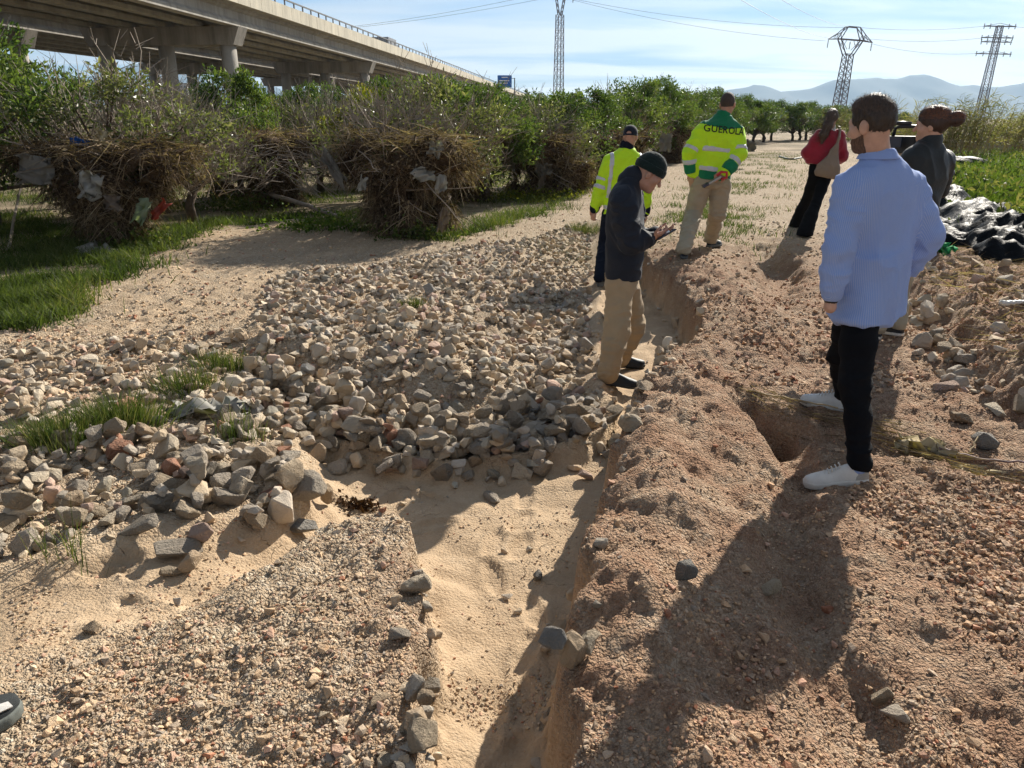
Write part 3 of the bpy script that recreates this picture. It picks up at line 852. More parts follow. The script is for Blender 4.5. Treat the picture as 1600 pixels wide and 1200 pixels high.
def loft(origin, top, lat, keys, n=2.3):
    """keys (t, half width, half depth, side offset, forward offset); the lateral axis points to the person's right"""
    o = np.asarray(origin, float); w = np.asarray(top, float) - o; L = np.linalg.norm(w); w = w / L
    u = unit(np.asarray(lat, float) - w * (np.asarray(lat, float) @ w)); v = np.cross(w, u)
    M = np.stack([u, v, w], 1).astype(np.float32); K = np.array(keys, np.float32); o32 = o.astype(np.float32)
    kt = K[:, 0]; tt = np.linspace(kt[0], kt[-1], 60)
    def sm(c):
        y = np.interp(tt, kt, c); yp = np.pad(y, 3, mode='edge'); return np.convolve(yp, np.ones(7) / 7, 'valid')
    cur = [sm(K[:, i]) for i in range(1, 5)]
    def f(p):
        q = (p - o32) @ M; t = q[:, 2] / L
        wx, wy, ox, oy = [np.interp(t, tt, c) for c in cur]
        x = np.abs(q[:, 0] - ox) / wx; y = np.abs(q[:, 1] - oy) / wy
        d = ((x ** n + y ** n + 1e-9) ** (1 / n) - 1) * np.minimum(wx, wy)
        return np.maximum(d, np.maximum((t - kt[-1]) * L, (kt[0] - t) * L)).astype(np.float32)
    m = float(max(K[:, 1].max() + np.abs(K[:, 3]).max(), K[:, 2].max() + np.abs(K[:, 4]).max()))
    lo = o + w * L * kt[0]; hi = o + w * L * kt[-1]
    f.box = (np.minimum(lo, hi) - m, np.maximum(lo, hi) + m); f.frame = (o, M, L); return f

def surfnet(f, res, pad=.03, lo=None, hi=None):
    """sparse surface nets: a mesh of the zero level of f"""
    lo = np.array(f.box[0] if lo is None else lo, float) - pad; hi = np.array(f.box[1] if hi is None else hi, float) + pad
    B = 6
    nb = np.ceil((hi - lo) / (res * B)).astype(int); N = nb * B + 1
    bc = [lo[i] + (np.arange(nb[i]) + .5) * res * B for i in range(3)]
    C = np.stack(np.meshgrid(*bc, indexing='ij'), -1).reshape(-1, 3).astype(np.float32)
    dv = f(C)
    act = np.abs(dv) < res * B * 1.75
    vals = np.repeat(np.repeat(np.repeat(np.where(dv < 0, -1.0, 1.0).reshape(nb).astype(np.float32), B, 0), B, 1), B, 2)
    vals = np.pad(vals, ((0, 1),) * 3, mode='edge')
    need = np.zeros(N, bool)
    for ix, iy, iz in np.argwhere(act.reshape(nb)):
        need[ix * B:ix * B + B + 1, iy * B:iy * B + B + 1, iz * B:iz * B + B + 1] = True
    I = np.argwhere(need)
    vals[need] = f((lo + I * res).astype(np.float32))
    s = vals < 0
    cnt = np.zeros(N - 1, np.int8); acc = np.zeros((*(N - 1), 3), np.float32)
    sl = lambda o: tuple(slice(o[i], N[i] - 1 + o[i]) for i in range(3))
    corners = [(i, j, k) for i in (0, 1) for j in (0, 1) for k in (0, 1)]
    for a in corners:
        for ax in range(3):
            if a[ax]: continue
            b2 = list(a); b2[ax] = 1; b2 = tuple(b2)
            m = s[sl(a)] != s[sl(b2)]
            idx = np.argwhere(m)
            if not len(idx): continue
            ia = tuple((idx + np.array(a)).T); ib = tuple((idx + np.array(b2)).T)
            va, vb = vals[ia], vals[ib]; t = va / (va - vb)
            pt = np.tile(np.array(a, np.float32), (len(idx), 1)); pt[:, ax] = t
            k = tuple(idx.T); cnt[k] += 1; acc[k] += pt
    ac = cnt > 0
    cells = np.argwhere(ac); vid = np.full(N - 1, -1, np.int32); vid[ac] = np.arange(len(cells))
    verts = lo + (cells + acc[ac] / cnt[ac][:, None]) * res
    quads = []
    for ax in range(3):
        o1, o2 = [i for i in range(3) if i != ax]
        a = [slice(None)] * 3; b2 = [slice(None)] * 3
        a[ax] = slice(0, N[ax] - 1); b2[ax] = slice(1, N[ax])
        ed = s[tuple(a)] != s[tuple(b2)]
        idx = np.argwhere(ed)
        ok = (idx[:, o1] > 0) & (idx[:, o1] < N[o1] - 1) & (idx[:, o2] > 0) & (idx[:, o2] < N[o2] - 1)
        idx = idx[ok]
        def cell(d1, d2):
            c = idx.copy(); c[:, o1] += d1; c[:, o2] += d2; return vid[tuple(c.T)]
        q = np.stack([cell(-1, -1), cell(0, -1), cell(0, 0), cell(-1, 0)], 1)
        inside = s[tuple(idx.T)]
        flip = inside if ax != 1 else ~inside
        q = np.where(flip[:, None], q, q[:, ::-1])
        quads.append(q)
    q = np.concatenate(quads); q = q[(q >= 0).all(1)]
    return verts.astype(np.float32), q

def vnormals(v, q):
    n = np.cross(v[q[:, 2]] - v[q[:, 0]], v[q[:, 3]] - v[q[:, 1]])
    vn = np.zeros_like(v)
    for i in range(4): np.add.at(vn, q[:, i], n)
    return vn / (np.linalg.norm(vn, axis=1, keepdims=True) + 1e-9)
def relax(v, q, it=1):
    for _ in range(it):
        acc = np.zeros_like(v); c = np.zeros(len(v))
        for i in range(4):
            np.add.at(acc, q[:, i], v[q[:, (i + 1) % 4]] + v[q[:, (i - 1) % 4]]); np.add.at(c, q[:, i], 2)
        v = v * .4 + .6 * acc / c[:, None]
    return v.astype(np.float32)
def folds(v, amp, sx, sy, sz, seed=0, ridge=True):
    """cloth folds: stretched ridged noise"""
    w = perlin3(v * 6 + seed) * .25
    n = perlin3(np.stack([v[:, 0] * sx + w + seed, v[:, 1] * sy - w, v[:, 2] * sz + w * 1.5], 1))
    if ridge: n = np.clip(1 - np.abs(n) * 2.6, -.8, 1); n = np.sign(n) * np.abs(n) ** 1.3
    return amp * n

def part(name, f, res, mat, parent, origin, disp=None, sm=1, smooth=True, attrs=None):
    v, q = surfnet(f, res)
    v = relax(v, q, sm) if sm else v
    if disp is not None: v = v + vnormals(v, q) * disp(v)[:, None]
    at_ = attrs(v) if attrs else None
    o = obj(name, make_mesh(name, v - np.asarray(origin, np.float32), q, mat, smooth, at_), parent)
    o['_v'] = 0
    del o['_v']
    return o, v, q

def head_sdf(c, face, up, neck, s=1.0):
    fdir = unit(face); up = unit(np.asarray(up) - fdir * (np.asarray(up) @ fdir)); r = np.cross(fdir, up)
    M = np.stack([r, fdir, up], 1)
    def L(x, y, z): return np.asarray(c) + M @ (np.array((x, y, z)) * s)
    e = lambda p, rad: ellips(L(*p), np.array(rad) * s, M)
    fs = [e((0, -.012, .028), (.074, .096, .092)), e((0, .022, -.045), (.057, .070, .075)), e((0, .07, -.095), (.024, .022, .02)),
          rcone(L(-.03, .084, .028), L(.03, .084, .028), .013 * s, .013 * s), e((-.045, .06, -.02), (.022, .022, .025)), e((.045, .06, -.02), (.022, .022, .025))]
    h = union(fs, .03)
    for sx in (-1, 1):
        h = cut(h, e((sx * .033, .098, .006), (.018, .014, .011)), .01)
    fs = [h, rcone(L(0, .090, .012), L(0, .112, -.026), .009 * s, .014 * s), rcone(L(-.022, .089, -.066), L(.022, .089, -.066), .008 * s, .008 * s)]
    for sx in (-1, 1):
        fs.append(e((sx * .033, .080, .006), (.013, .013, .012)))
        fs.append(ellips(L(sx * .078, -.008, -.008), np.array((.011, .022, .034)) * s, M))
    h = union(fs, .010)
    h = cut(h, rcone(L(-.02, .099, -.0665), L(.02, .099, -.0665), .0035, .0035), .004)
    nk = rcone(L(0, -.022, -.055), neck, .056 * s, .062 * s)
    return union([h, nk], .03), M, L

def hand_sdf(wr, d, back, thumb, curl=.5, s=1.0):
    """wr wrist, d finger direction, back = direction the back of the hand faces, thumb = +1/-1 side"""
    d = unit(d); back = unit(np.asarray(back, float) - d * (np.asarray(back, float) @ d)); lat = np.cross(d, back) * thumb
    wr = np.asarray(wr, float); M = np.stack([lat, back, d], 1)
    fs = [rbox(wr + d * .052 * s, np.array((.040, .014, .046)) * s, M, .012), rcone(wr - d * .03, wr + d * .02, .026 * s, .027 * s)]
    for i, (off, ln) in enumerate(((.030, .072), (.010, .080), (-.010, .074), (-.029, .058))):
        p = wr + d * .095 * s + lat * off * s; dd = d.copy(); ang = 0
        rr = .0092 * s
        for k, fr in enumerate((.45, .32, .25)):
            ang += curl * (.75 + .1 * i) * (1.0 if k else .7)
            dd = d * math.cos(ang) - back * math.sin(ang)
            q = p + dd * ln * fr * s; fs.append(rcone(p, q, rr, rr * .9)); p = q; rr *= .9
    p = wr + d * .025 * s + lat * .036 * s; t1 = unit(d * .7 + lat * .65 - back * .3); t2 = unit(d * .95 + lat * .12 - back * .4)
    q = p + t1 * .045 * s; fs += [rcone(p, q, .013 * s, .0105 * s), rcone(q, q + t2 * .038 * s, .0105 * s, .009 * s)]
    return union(fs, .008)

def shoe_sdf(heel, toe, w=.05, h=.10, sole=.03, up=(0, 0, 1)):
    heel = np.asarray(heel, float); toe = np.asarray(toe, float); y = toe - heel; L = np.linalg.norm(y); y /= L
    z = unit(np.asarray(up, float) - y * (np.asarray(up, float) @ y)); x = np.cross(y, z)
    M = np.stack([x, y, z], 1).astype(np.float32); h32 = heel.astype(np.float32)
    kt = np.array([0, .05, .15, .3, .5, .7, .85, .95, 1.0]); kw = np.array([.45, .66, .76, .74, .80, 1.0, .92, .62, .25]) * w
    kh = np.array([.7, .95, 1.0, 1.0, .78, .60, .50, .42, .3]) * h
    def upper(p):
        q = (p - h32) @ M; t = q[:, 1] / L
        ww = np.interp(t, kt, kw); hh = np.interp(t, kt, kh); zz = q[:, 2] - sole * .6
        d = (np.sqrt((q[:, 0] / ww) ** 2 + (np.maximum(zz, 0) / hh) ** 2 + 1e-9) - 1) * np.minimum(ww, hh)
        return np.maximum(np.maximum(d, -zz), np.maximum(t - .985, .01 - t) * L)
    def sol(p):
        q = (p - h32) @ M; t = q[:, 1] / L
        ww = np.interp(t, kt, kw) + .005; toe_up = np.clip(t - .8, 0, 1) ** 2 * .35
        a = np.abs(q[:, 0]) - ww; b_ = np.abs(q[:, 2] - sole / 2 - toe_up * L) - sole / 2
        g = np.maximum(t - 1.0, -t) * L
        k = .008
        m = np.maximum(a, g)
        hh = np.maximum(k - np.abs(m - b_), 0) / k
        return np.maximum(m, b_) + hh * hh * k * .25
    bx = (np.minimum(heel, toe) - .09, np.maximum(heel, toe) + np.array((.09, .09, .17)))
    upper.box = bx; sol.box = bx
    return upper, sol, M

# ---- cloth, skin and hair materials
def cloth(name, col, rough=.9, weave=900.0, var=.12, sheen=.15, spec=.15, bump=.25):
    m, nt, b = new_mat(name); v = objco(nt)
    f = noise_n(nt, 7, 4, .6, v); g = noise_n(nt, weave, 2, .5, v)
    c = ramp(nt, f, [(.3, tuple(x * (1 - var) for x in col)), (.7, tuple(min(1, x * (1 + var)) for x in col))])
    nt.links.new(c, b.inputs['Base Color']); b.inputs['Roughness'].default_value = rough
    b.inputs['Sheen Weight'].default_value = sheen; b.inputs['Specular IOR Level'].default_value = spec
    h = math_n(nt, 'ADD', math_n(nt, 'MULTIPLY', noise_n(nt, 26, 4, .55, v, 1.0), 1.0), math_n(nt, 'MULTIPLY', g, .1))
    bump_n(nt, b, h, bump, .012); return m
def skin_mat(name, col):
    m, nt, b = new_mat(name); v = objco(nt)
    f = noise_n(nt, 22, 5, .6, v)
    nt.links.new(ramp(nt, f, [(.3, tuple(x * .86 for x in col)), (.7, tuple(min(1, x * 1.12) for x in col))]), b.inputs['Base Color'])
    b.inputs['Roughness'].default_value = .55; b.inputs['Subsurface Weight'].default_value = .12
    b.inputs['Subsurface Radius'].default_value = (.012, .005, .003); b.inputs['Subsurface Scale'].default_value = 1.0
    bump_n(nt, b, noise_n(nt, 180, 3, .6, v), .2, .002); return m
def hair_mat(name, col, rough=.5):
    m, nt, b = new_mat(name); v = objco(nt)
    mp_ = nd(nt, 'ShaderNodeMapping'); mp_.inputs['Scale'].default_value = (160, 160, 25); nt.links.new(v, mp_.inputs['Vector'])
    f = noise_n(nt, 1.0, 3, .6, mp_.outputs[0])
    nt.links.new(ramp(nt, f, [(.3, tuple(x * .5 for x in col)), (.7, tuple(min(1, x * 1.5) for x in col))]), b.inputs['Base Color'])
    b.inputs['Roughness'].default_value = rough; b.inputs['Specular IOR Level'].default_value = .5
    bump_n(nt, b, f, .7, .006); return m
M_SKIN = skin_mat('skin', (.50, .30, .215)); M_SKIN2 = skin_mat('skin_tanned', (.42, .235, .165))
M_NAVY = cloth('navy_softshell', (.010, .014, .024), .75, 500, .1, .03, .3, .3)
M_KHAKI = cloth('khaki_twill', (.36, .265, .16), .92, 700, .08, .1)
M_STONE = cloth('stone_chino', (.33, .28, .20), .92, 700, .08, .1)
M_BLACK = cloth('black_denim', (.0045, .005, .007), .9, 700, .15, .0)
M_DNAVY = cloth('navy_trousers', (.007, .010, .02), .9, 700, .15, .0)
M_HIVIS = cloth('hi_vis_yellow', (.50, .80, .02), .75, 700, .05, .1, .2, .3)
_b = M_HIVIS.node_tree.nodes['Principled BSDF']
M_GREEN = cloth('green_panel', (.008, .16, .07), .8, 700, .08)
M_REFL = simple('reflective_tape', (.50, .50, .54), .45, .08, 30, .2, 300, .6)
M_BEANIE = cloth('knit_beanie', (.008, .018, .017), 1.0, 260, .3, .2, .1, .6)
M_RED = cloth('dark_red_knit', (.26, .018, .035), .95, 500, .12, .4, .1, .35)
M_BAG = cloth('taupe_bag', (.22, .165, .125), .7, 500, .1, .05, .3)
M_BJACK = cloth('black_jacket', (.012, .016, .018), .6, 500, .15, .1, .35, .3)
M_SHOEB = simple('black_shoe', (.010, .014, .020), .55, .2, 30, .2, 200, .4)
M_SHOEG = simple('grey_sole', (.12, .125, .12), .8, .2, 40)
M_SHOEW = simple('white_leather', (.62, .60, .56), .5, .08, 20, .15, 160, .4)
M_SOLEW = simple('white_rubber_sole', (.60, .58, .53), .7, .12, 20)
M_SUEDE = simple('grey_suede', (.34, .33, .30), .9, .1, 60)
M_CAP = cloth('navy_cap', (.010, .013, .024), .9, 500)
M_HAIRD = hair_mat('dark_brown_hair', (.030, .019, .012)); M_HAIRA = hair_mat('auburn_hair', (.028, .012, .007)); M_HAIRL = hair_mat('brown_hair', (.07, .042, .026))
M_STUB = hair_mat('cropped_hair', (.05, .036, .028), .8)
M_BEARD = hair_mat('beard', (.11, .062, .04), .9)
M_PLASTIC = simple('black_plastic', (.015, .015, .017), .4, .2, 30, spec=.5)
M_SCREEN = simple('dark_screen', (.02, .03, .06), .12, .1, 10, spec=.6)
M_REDP = simple('red_plastic', (.45, .02, .035), .4, .1, 20, spec=.5)
M_GREYM = simple('grey_metal', (.35, .35, .36), .4, .1, 20, metal=.6)
M_PRINT = simple('black_print', (.012, .014, .012), .7, .1, 30)
# striped shirt: stripes follow a coordinate carried round body and sleeves
M_SHIRT, nt, b = new_mat('blue_striped_cotton')
_s = nt.nodes.new('ShaderNodeAttribute'); _s.attribute_name = 'around'
saw = math_n(nt, 'FRACT', math_n(nt, 'MULTIPLY', _s.outputs['Fac'], 150.0))
stripe = math_n(nt, 'LESS_THAN', saw, .42)
v = objco(nt)
base = mix(nt, stripe, (.27, .40, .78), (.43, .54, .82))
base = mix(nt, ramp(nt, noise_n(nt, 5, 4, .6, v), [(.3, (0, 0, 0)), (.7, (.25, .25, .25))]), base, (.25, .38, .76))
nt.links.new(base, b.inputs['Base Color']); b.inputs['Roughness'].default_value = .85; b.inputs['Sheen Weight'].default_value = .1
b.inputs['Specular IOR Level'].default_value = .15
bump_n(nt, b, noise_n(nt, 15, 4, .55, v, 1.2), .3, .02)
_tr = nt.nodes.new('ShaderNodeBsdfTranslucent'); _tr.inputs['Color'].default_value = (.32, .46, .85, 1)
_ms = nt.nodes.new('ShaderNodeMixShader'); _ms.inputs[0].default_value = .18
nt.links.new(b.outputs[0], _ms.inputs[1]); nt.links.new(_tr.outputs[0], _ms.inputs[2]); nt.links.new(_ms.outputs[0], nt.nodes['Material Output'].inputs['Surface'])

def strands(name, v, nrm, n, length, width, mat, parent, origin, r, flow=(0, 0, -1), lift=.4, curve=.3, seg=3):
    """thin hair ribbons rooted on given points"""
    idx = r.integers(0, len(v), n); P0 = v[idx]; N = nrm[idx]
    fl = np.asarray(flow, float) + r.normal(0, .35, (n, 3)); d = fl - N * np.einsum('ij,ij->i', fl, N)[:, None]; d /= np.linalg.norm(d, axis=1, keepdims=True) + 1e-9
    d = d + N * lift * r.random((n, 1)); d /= np.linalg.norm(d, axis=1, keepdims=True)
    sd = np.cross(d, N); sd /= np.linalg.norm(sd, axis=1, keepdims=True) + 1e-9
    L = length * r.uniform(.5, 1.2, (n, 1)); bend = r.normal(0, curve, (n, 3)) + np.array((0, 0, -curve * .5))
    rows = []
    for k in range(seg + 1):
        t = k / seg; c = P0 + d * L * t + bend * L * t * t * .5; w = width * (1 - .85 * t)
        rows += [c - sd * w, c + sd * w]
    V = np.stack(rows, 1).reshape(-1, 3); m = 2 * (seg + 1)
    q = np.array([(2 * k, 2 * k + 1, 2 * k + 3, 2 * k + 2) for k in range(seg)])
    Q = (q[None] + (np.arange(n) * m)[:, None, None]).reshape(-1, 4)
    return obj(name, make_mesh(name, V - np.asarray(origin), Q, mat, True), parent)

def limb_mid(a, b, t): return np.asarray(a) * (1 - t) + np.asarray(b) * t

def gz_at(p): return float(interp_ground(np.array([p[0]]), np.array([p[1]]))[0])
def sole_at(px, py):
    x, y = ground_px(px, py); return np.array((x, y, gz_at((x, y))))

def stand(foot, toe_dir, L=.29, lift=0.0):
    """heel and toe points on the ground for a foot whose middle is at foot"""
    d = unit((toe_dir[0], toe_dir[1], 0)); h = foot - d * L * .42; t = foot + d * L * .58
    h = np.array((h[0], h[1], gz_at(h))); t = np.array((t[0], t[1], gz_at(t)))
    z = max(h[2], t[2] - .015) if abs(h[2] - t[2]) > .03 else (h[2] + t[2]) / 2
    s = np.clip(t[2] - h[2], -.04, .04); zc = (h[2] + t[2]) / 2 + .004 + lift
    h[2] = zc - s / 2; t[2] = zc + s / 2
    return h, t

def trousers_sdf(J, r, flare=0.0, k=.05):
    """r: hip, knee, ankle radii"""
    hipw, seat = J.get('hipw', .165), J.get('seat', .12)
    pel = J['pelvis']; top = pel + unit(J['neck'] - pel) * .16
    fs = [loft(pel - unit(J['neck'] - pel) * .10, top, J['lat_hip'], [(0, hipw * .86, seat * .95, 0, 0), (.35, hipw, seat, 0, -.008), (.75, hipw * .95, seat * .92, 0, 0), (1, hipw * .90, seat * .85, 0, 0)])]
    legs = []
    for s in 'LR':
        h, kn, an = J['hip' + s], J['knee' + s], J['ank' + s]
        pts = [h, limb_mid(h, kn, .5), kn, limb_mid(kn, an, .45), an - np.array((0, 0, .03))]
        rr = [r[0], r[0] * .90, r[1], r[1] * .55 + r[2] * .45, r[2]]
        if flare: pts = [h, limb_mid(h, kn, .5), kn, limb_mid(kn, an, .5), an - np.array((0, 0, .05))]; rr = [r[0], r[0] * .88, r[1], (r[1] + r[2]) / 2, r[2]]
        hem = an[2] - (.085 if flare else .055)
        legs.append(clip(chain(pts, rr, .03), lambda p, hem=hem: hem - p[:, 2]))
    return union(fs + legs, k)

PEOPLE = {}
def person(label, J, skin, res, top, bottom, shoes, hands, headopt):
    """a person standing: body in one mesh, clothes, hair and shoes as parts"""
    base = np.array(((J['heelL'][0] + J['heelR'][0]) / 2, (J['heelL'][1] + J['heelR'][1]) / 2, min(J['heelL'][2], J['heelR'][2])))
    root = empty('person', base); tag(root, label, 'person', 'people inspecting the washed out track')
    up = unit(J['neck'] - J['pelvis'])
    hs, HM, HL = head_sdf(J['head'], J['face'], J.get('headup', (0, 0, 1)), J['neck'] - up * .02, J.get('hs', 1.0))
    core = [hs, loft(J['pelvis'], J['neck'], J['lat'], [(0, .12, .08, 0, 0), (.5, .11, .08, 0, 0), (.85, .13, .07, 0, 0), (1, .05, .05, 0, 0)])]
    for s in 'LR':
        core.append(chain([limb_mid(J['neck'], J['sh' + s], .6), J['sh' + s], J['el' + s], J['wr' + s]], [.04, .042, .034, .025]))
        core.append(chain([J['hip' + s], J['knee' + s], J['ank' + s]], [.06, .045, .034]))
        hd = hands.get(s)
        if hd: core.append(hand_sdf(J['wr' + s], *hd))
        else: core.append(rcone(J['wr' + s], J['wr' + s] + unit(J['wr' + s] - J['el' + s]) * .07, .026, .03))
    body, bv, bq = part('body', union(core, .02), min(res, .0065), skin, root, base, sm=0)
    out = dict(root=root, base=base, HM=HM, HL=HL, head=hs, body=body)
    # trousers
    tf = trousers_sdf(J, bottom['r'], bottom.get('flare', 0), .05)
    a = bottom.get('fold', .007)
    def tdisp(v):
        zrel = v[:, 2] - base[2]
        w = .35 + .9 * np.exp(-((zrel - .45) / .12) ** 2) + 1.1 * np.exp(-((zrel - .13) / .10) ** 2) + .6 * np.exp(-((zrel - .85) / .1) ** 2)
        return folds(v, a, 7, 7, 15, J.get('seed', 1)) * w
    out['trousers'], _, _ = part('trousers', tf, res, bottom['mat'], root, base, tdisp)
    # top
    out['topf'] = top['f']; 
    out['top'], out['tv'], out['tq'] = part(top['name'], top['f'], res, top['mat'], root, base, top.get('disp'), attrs=top.get('attrs'))
    for s in 'LR':
        if not shoes: break
        uf, sf, M = shoe_sdf(J['heel' + s], J['toe' + s], shoes.get('w', .05), shoes.get('h', .10), shoes.get('sole', .028))
        o, _, _ = part('shoe', uf, min(res, .006), shoes['mat'], root, base, sm=1)
        part('sole', sf, min(res, .006), shoes['solemat'], o, base, sm=1)
        out['shoe' + s] = o; out['shoeM' + s] = M
    return out

def torso_top(J, keys, sleeve, k=.05, origin=None, top=None, extra=()):
    """jacket or shirt: lofted trunk plus sleeves; sleeve radii shoulder, elbow, cuff"""
    o = J['pelvis'] if origin is None else origin; t = J['neck'] if top is None else top
    tr = loft(o, t, J['lat'], keys)
    arms = []
    for s in 'LR':
        sl = sleeve[s] if isinstance(sleeve, dict) else sleeve
        sh, el, wr = J['sh' + s], J['el' + s], J['wr' + s]
        arms.append(chain([sh, limb_mid(sh, el, .5), el, limb_mid(el, wr, .55), limb_mid(el, wr, .97)], [sl[0], (sl[0] + sl[1]) / 2, sl[1], (sl[1] + sl[2]) / 2 * 1.04, sl[2]], .02))
    return tr, arms, union([tr] + arms + list(extra), k)

def jk(*lr): return dict(lr)
BACK = np.array((0, -1.0, 0))
def band(P, f, lo, hi, O, M, name='reflective_band', mat=None, r=.005, res=.008, parent=None, disp=None):
    O32 = np.asarray(O, np.float32); ax = np.asarray(M, np.float32)
    g = clip(infl(f, r), lambda p: np.maximum(lo - (p - O32) @ ax, (p - O32) @ ax - hi))
    return part(name, g, res, mat or M_REFL, parent or P['root'], P['base'], disp)[0]
# ================================================================== man in the blue striped shirt
def A_():
    J = {}
    fl, fr = sole_at(1314, 752), sole_at(1290, 632)
    J['heelL'], J['toeL'] = stand(fl, (-1, .10), .30); J['heelR'], J['toeR'] = stand(fr + np.array((.03, .0, 0)), (-1, .35), .30)
    J['ankL'] = J['heelL'] + np.array((-.055, .0, .13)); J['ankR'] = J['heelR'] + np.array((-.055, .02, .13))
    D = .5 * (fl[1] + fr[1]) + .02
    J['pelvis'] = at(1345, 455, D); J['hipL'] = at(1346, 478, D - .08); J['hipR'] = at(1342, 474, D + .09)
    J['kneeL'] = at(1336, 604, (J['hipL'][1] + J['ankL'][1]) / 2 - .01); J['kneeR'] = at(1314, 556, (J['hipR'][1] + J['ankR'][1]) / 2)
    J['neck'] = at(1372, 243, D + .01); J['head'] = at(1362, 197, D + .01); J['face'] = np.array((-.55, .83, -.14))
    J['shL'] = at(1331, 291, D - .06); J['shR'] = at(1422, 296, D + .10)
    J['elL'] = at(1309, 390, D - .16); J['wrL'] = at(1300, 458, D - .17)
    J['elR'] = at(1456, 366, D + .05); J['wrR'] = at(1422, 418, D + .16)
    J['lat'] = J['shR'] - J['shL']; J['lat_hip'] = np.array((.45, .9, 0)); J['hipw'] = .150; J['seat'] = .125; J['seed'] = 3
    o = at(1362, 494, D + .02)
    keys = [(0, .175, .13, 0, .0), (.25, .185, .135, 0, 0), (.5, .192, .135, 0, 0), (.72, .208, .13, 0, -.01), (.83, .210, .12, 0, -.012), (.90, .18, .10, 0, -.012), (.95, .125, .085, 0, -.008), (1.0, .062, .062, 0, .0)]
    tr, arms, f = torso_top(J, keys, (.068, .060, .047), .05, origin=o)
    # curved shirt tail: cut higher at the sides
    O, M, L = tr.frame
    def tail(p):
        q = (p - O.astype(np.float32)) @ M
        return np.where(np.abs(q[:, 0]) < .6, .010 + .75 * np.maximum(np.abs(q[:, 0]) - .05, 0) ** 2 - q[:, 2], -1)
    trc = clip(tr, tail)
    hip = clip(clip(infl(trousers_sdf(J, (.092, .066, .050)), .016), tail), lambda p: (p - O.astype(np.float32)) @ M[:, 2].astype(np.float32) - .34)
    f = union([trc, hip] + arms, .085)
    def around(v):
        q = (v - O) @ M; th = np.arctan2(q[:, 0], -q[:, 1]); base_ = th * .19
        ta = tr(v.astype(np.float32)); out = base_
        for s, a in zip('LR', arms):
            da = a(v.astype(np.float32)); sh, el, wr = J['sh' + s], J['el' + s], J['wr' + s]
            ax = unit(el - sh); e2 = unit(np.cross(ax, (0, 1.0, .2))); e3 = np.cross(ax, e2); w = v - sh
            ax2 = unit(wr - el); g2 = unit(np.cross(ax2, (0, 1.0, .2))); g3 = np.cross(ax2, g2); w2 = v - el; low_ = (w2 @ ax2) > 0
            out = np.where(da < ta - .004, np.where(low_, np.arctan2(w2 @ g2, w2 @ g3), np.arctan2(w @ e2, w @ e3)) * .055 + .3, out)
        return dict(around=out)
    def disp(v):
        q = (v - O) @ M; t = q[:, 2] / L
        big = folds(v, .013, 5.5, 5.5, 3.0, 5) * (.4 + .9 * sstep(.75, .2, t))
        arm = np.minimum(arms[0](v.astype(np.float32)), arms[1](v.astype(np.float32)))
        ar = np.exp(-(np.abs(arm) / .02) ** 2)
        return big * (1 - .6 * ar) + folds(v, .012, 6, 6, 14, 9) * ar * .9 + folds(v, .003, 14, 14, 7, 2) 
    P = person('man in a pale blue striped shirt and black trousers, hand in pocket, seen from behind', J, M_SKIN, .0075,
               dict(name='shirt', f=f, mat=M_SHIRT, disp=disp, attrs=around), dict(r=(.092, .066, .050), mat=M_BLACK, fold=.008),
               dict(mat=M_SHOEW, solemat=M_SOLEW, w=.052, h=.088, sole=.036), {}, {})
    root, base, HL, HM = P['root'], P['base'], P['HL'], P['HM']
    # collar, yoke seam, cuffs
    band(P, union([trc] + arms, .05), L * .80, L * .806, O, M[:, 2], 'yoke_seam', M_SHIRT, .003, .006, P['top'], disp)
    up = unit(J['neck'] - J['pelvis'])
    col = cut(rcone(J['neck'] - up * .035, J['neck'] + up * .030, .082, .070), rcone(J['neck'] - up * .1, J['neck'] + up * .1, .064, .060), .004)
    col = clip(col, lambda p: (p - (J['neck'] + up * .034).astype(np.float32)) @ up.astype(np.float32))
    part('collar', col, .005, M_SHIRT, root, base, attrs=lambda v: dict(around=v[:, 2] * 0 + v[:, 0] * .5))
    cf = cut(rcone(J['neck'] + up * .028, J['neck'] - up * .012, .074, .096), rcone(J['neck'] + up * .05, J['neck'] - up * .035, .062, .090), .004)
    part('collar_fold', clip(cf, lambda p: np.maximum((p - (J['neck'] + up * .030).astype(np.float32)) @ up.astype(np.float32), ((J['neck'] - up * .016).astype(np.float32) - p) @ up.astype(np.float32))), .0045, M_SHIRT, root, base, attrs=lambda v: dict(around=v[:, 2] * 2))
    for s, sg in (('L', 1), ('R', -1)):
        a = limb_mid(J['el' + s], J['wr' + s], .80); c_ = limb_mid(J['el' + s], J['wr' + s], 1.0)
        part('cuff', rcone(a, c_, .053, .050), .006, M_SHIRT, root, base, attrs=lambda v: dict(around=v[:, 0] + v[:, 1]))
    wd = unit(J['wrL'] - J['elL'])
    w0 = part('watch', cut(rcone(J['wrL'] + wd * .012, J['wrL'] + wd * .030, .034, .034), rcone(J['wrL'] - wd * .1, J['wrL'] + wd * .1, .026, .026)), .004, M_PLASTIC, root, base)[0]
    # hair: longer top, short sides and a nape line, cropped beard on the jaw
    e = ellips(HL(0, -.012, .036), (.083, .104, .101), HM)
    q3 = ellips(HL(0, .02, .098), (.062, .075, .038), HM)
    def line(p):
        q = (p - J['head'].astype(np.float32)) @ HM.astype(np.float32)
        return np.minimum(np.maximum(-(q[:, 2] * 1.0 - q[:, 1] * .9 + .036), q[:, 1] - .078), 9)
    hf = clip(union([e, q3], .03), line)
    hf = cut(hf, ellips(HL(-.082, -.004, -.01), (.022, .028, .038), HM), .006); hf = cut(hf, ellips(HL(.082, -.004, -.01), (.022, .028, .038), HM), .006)
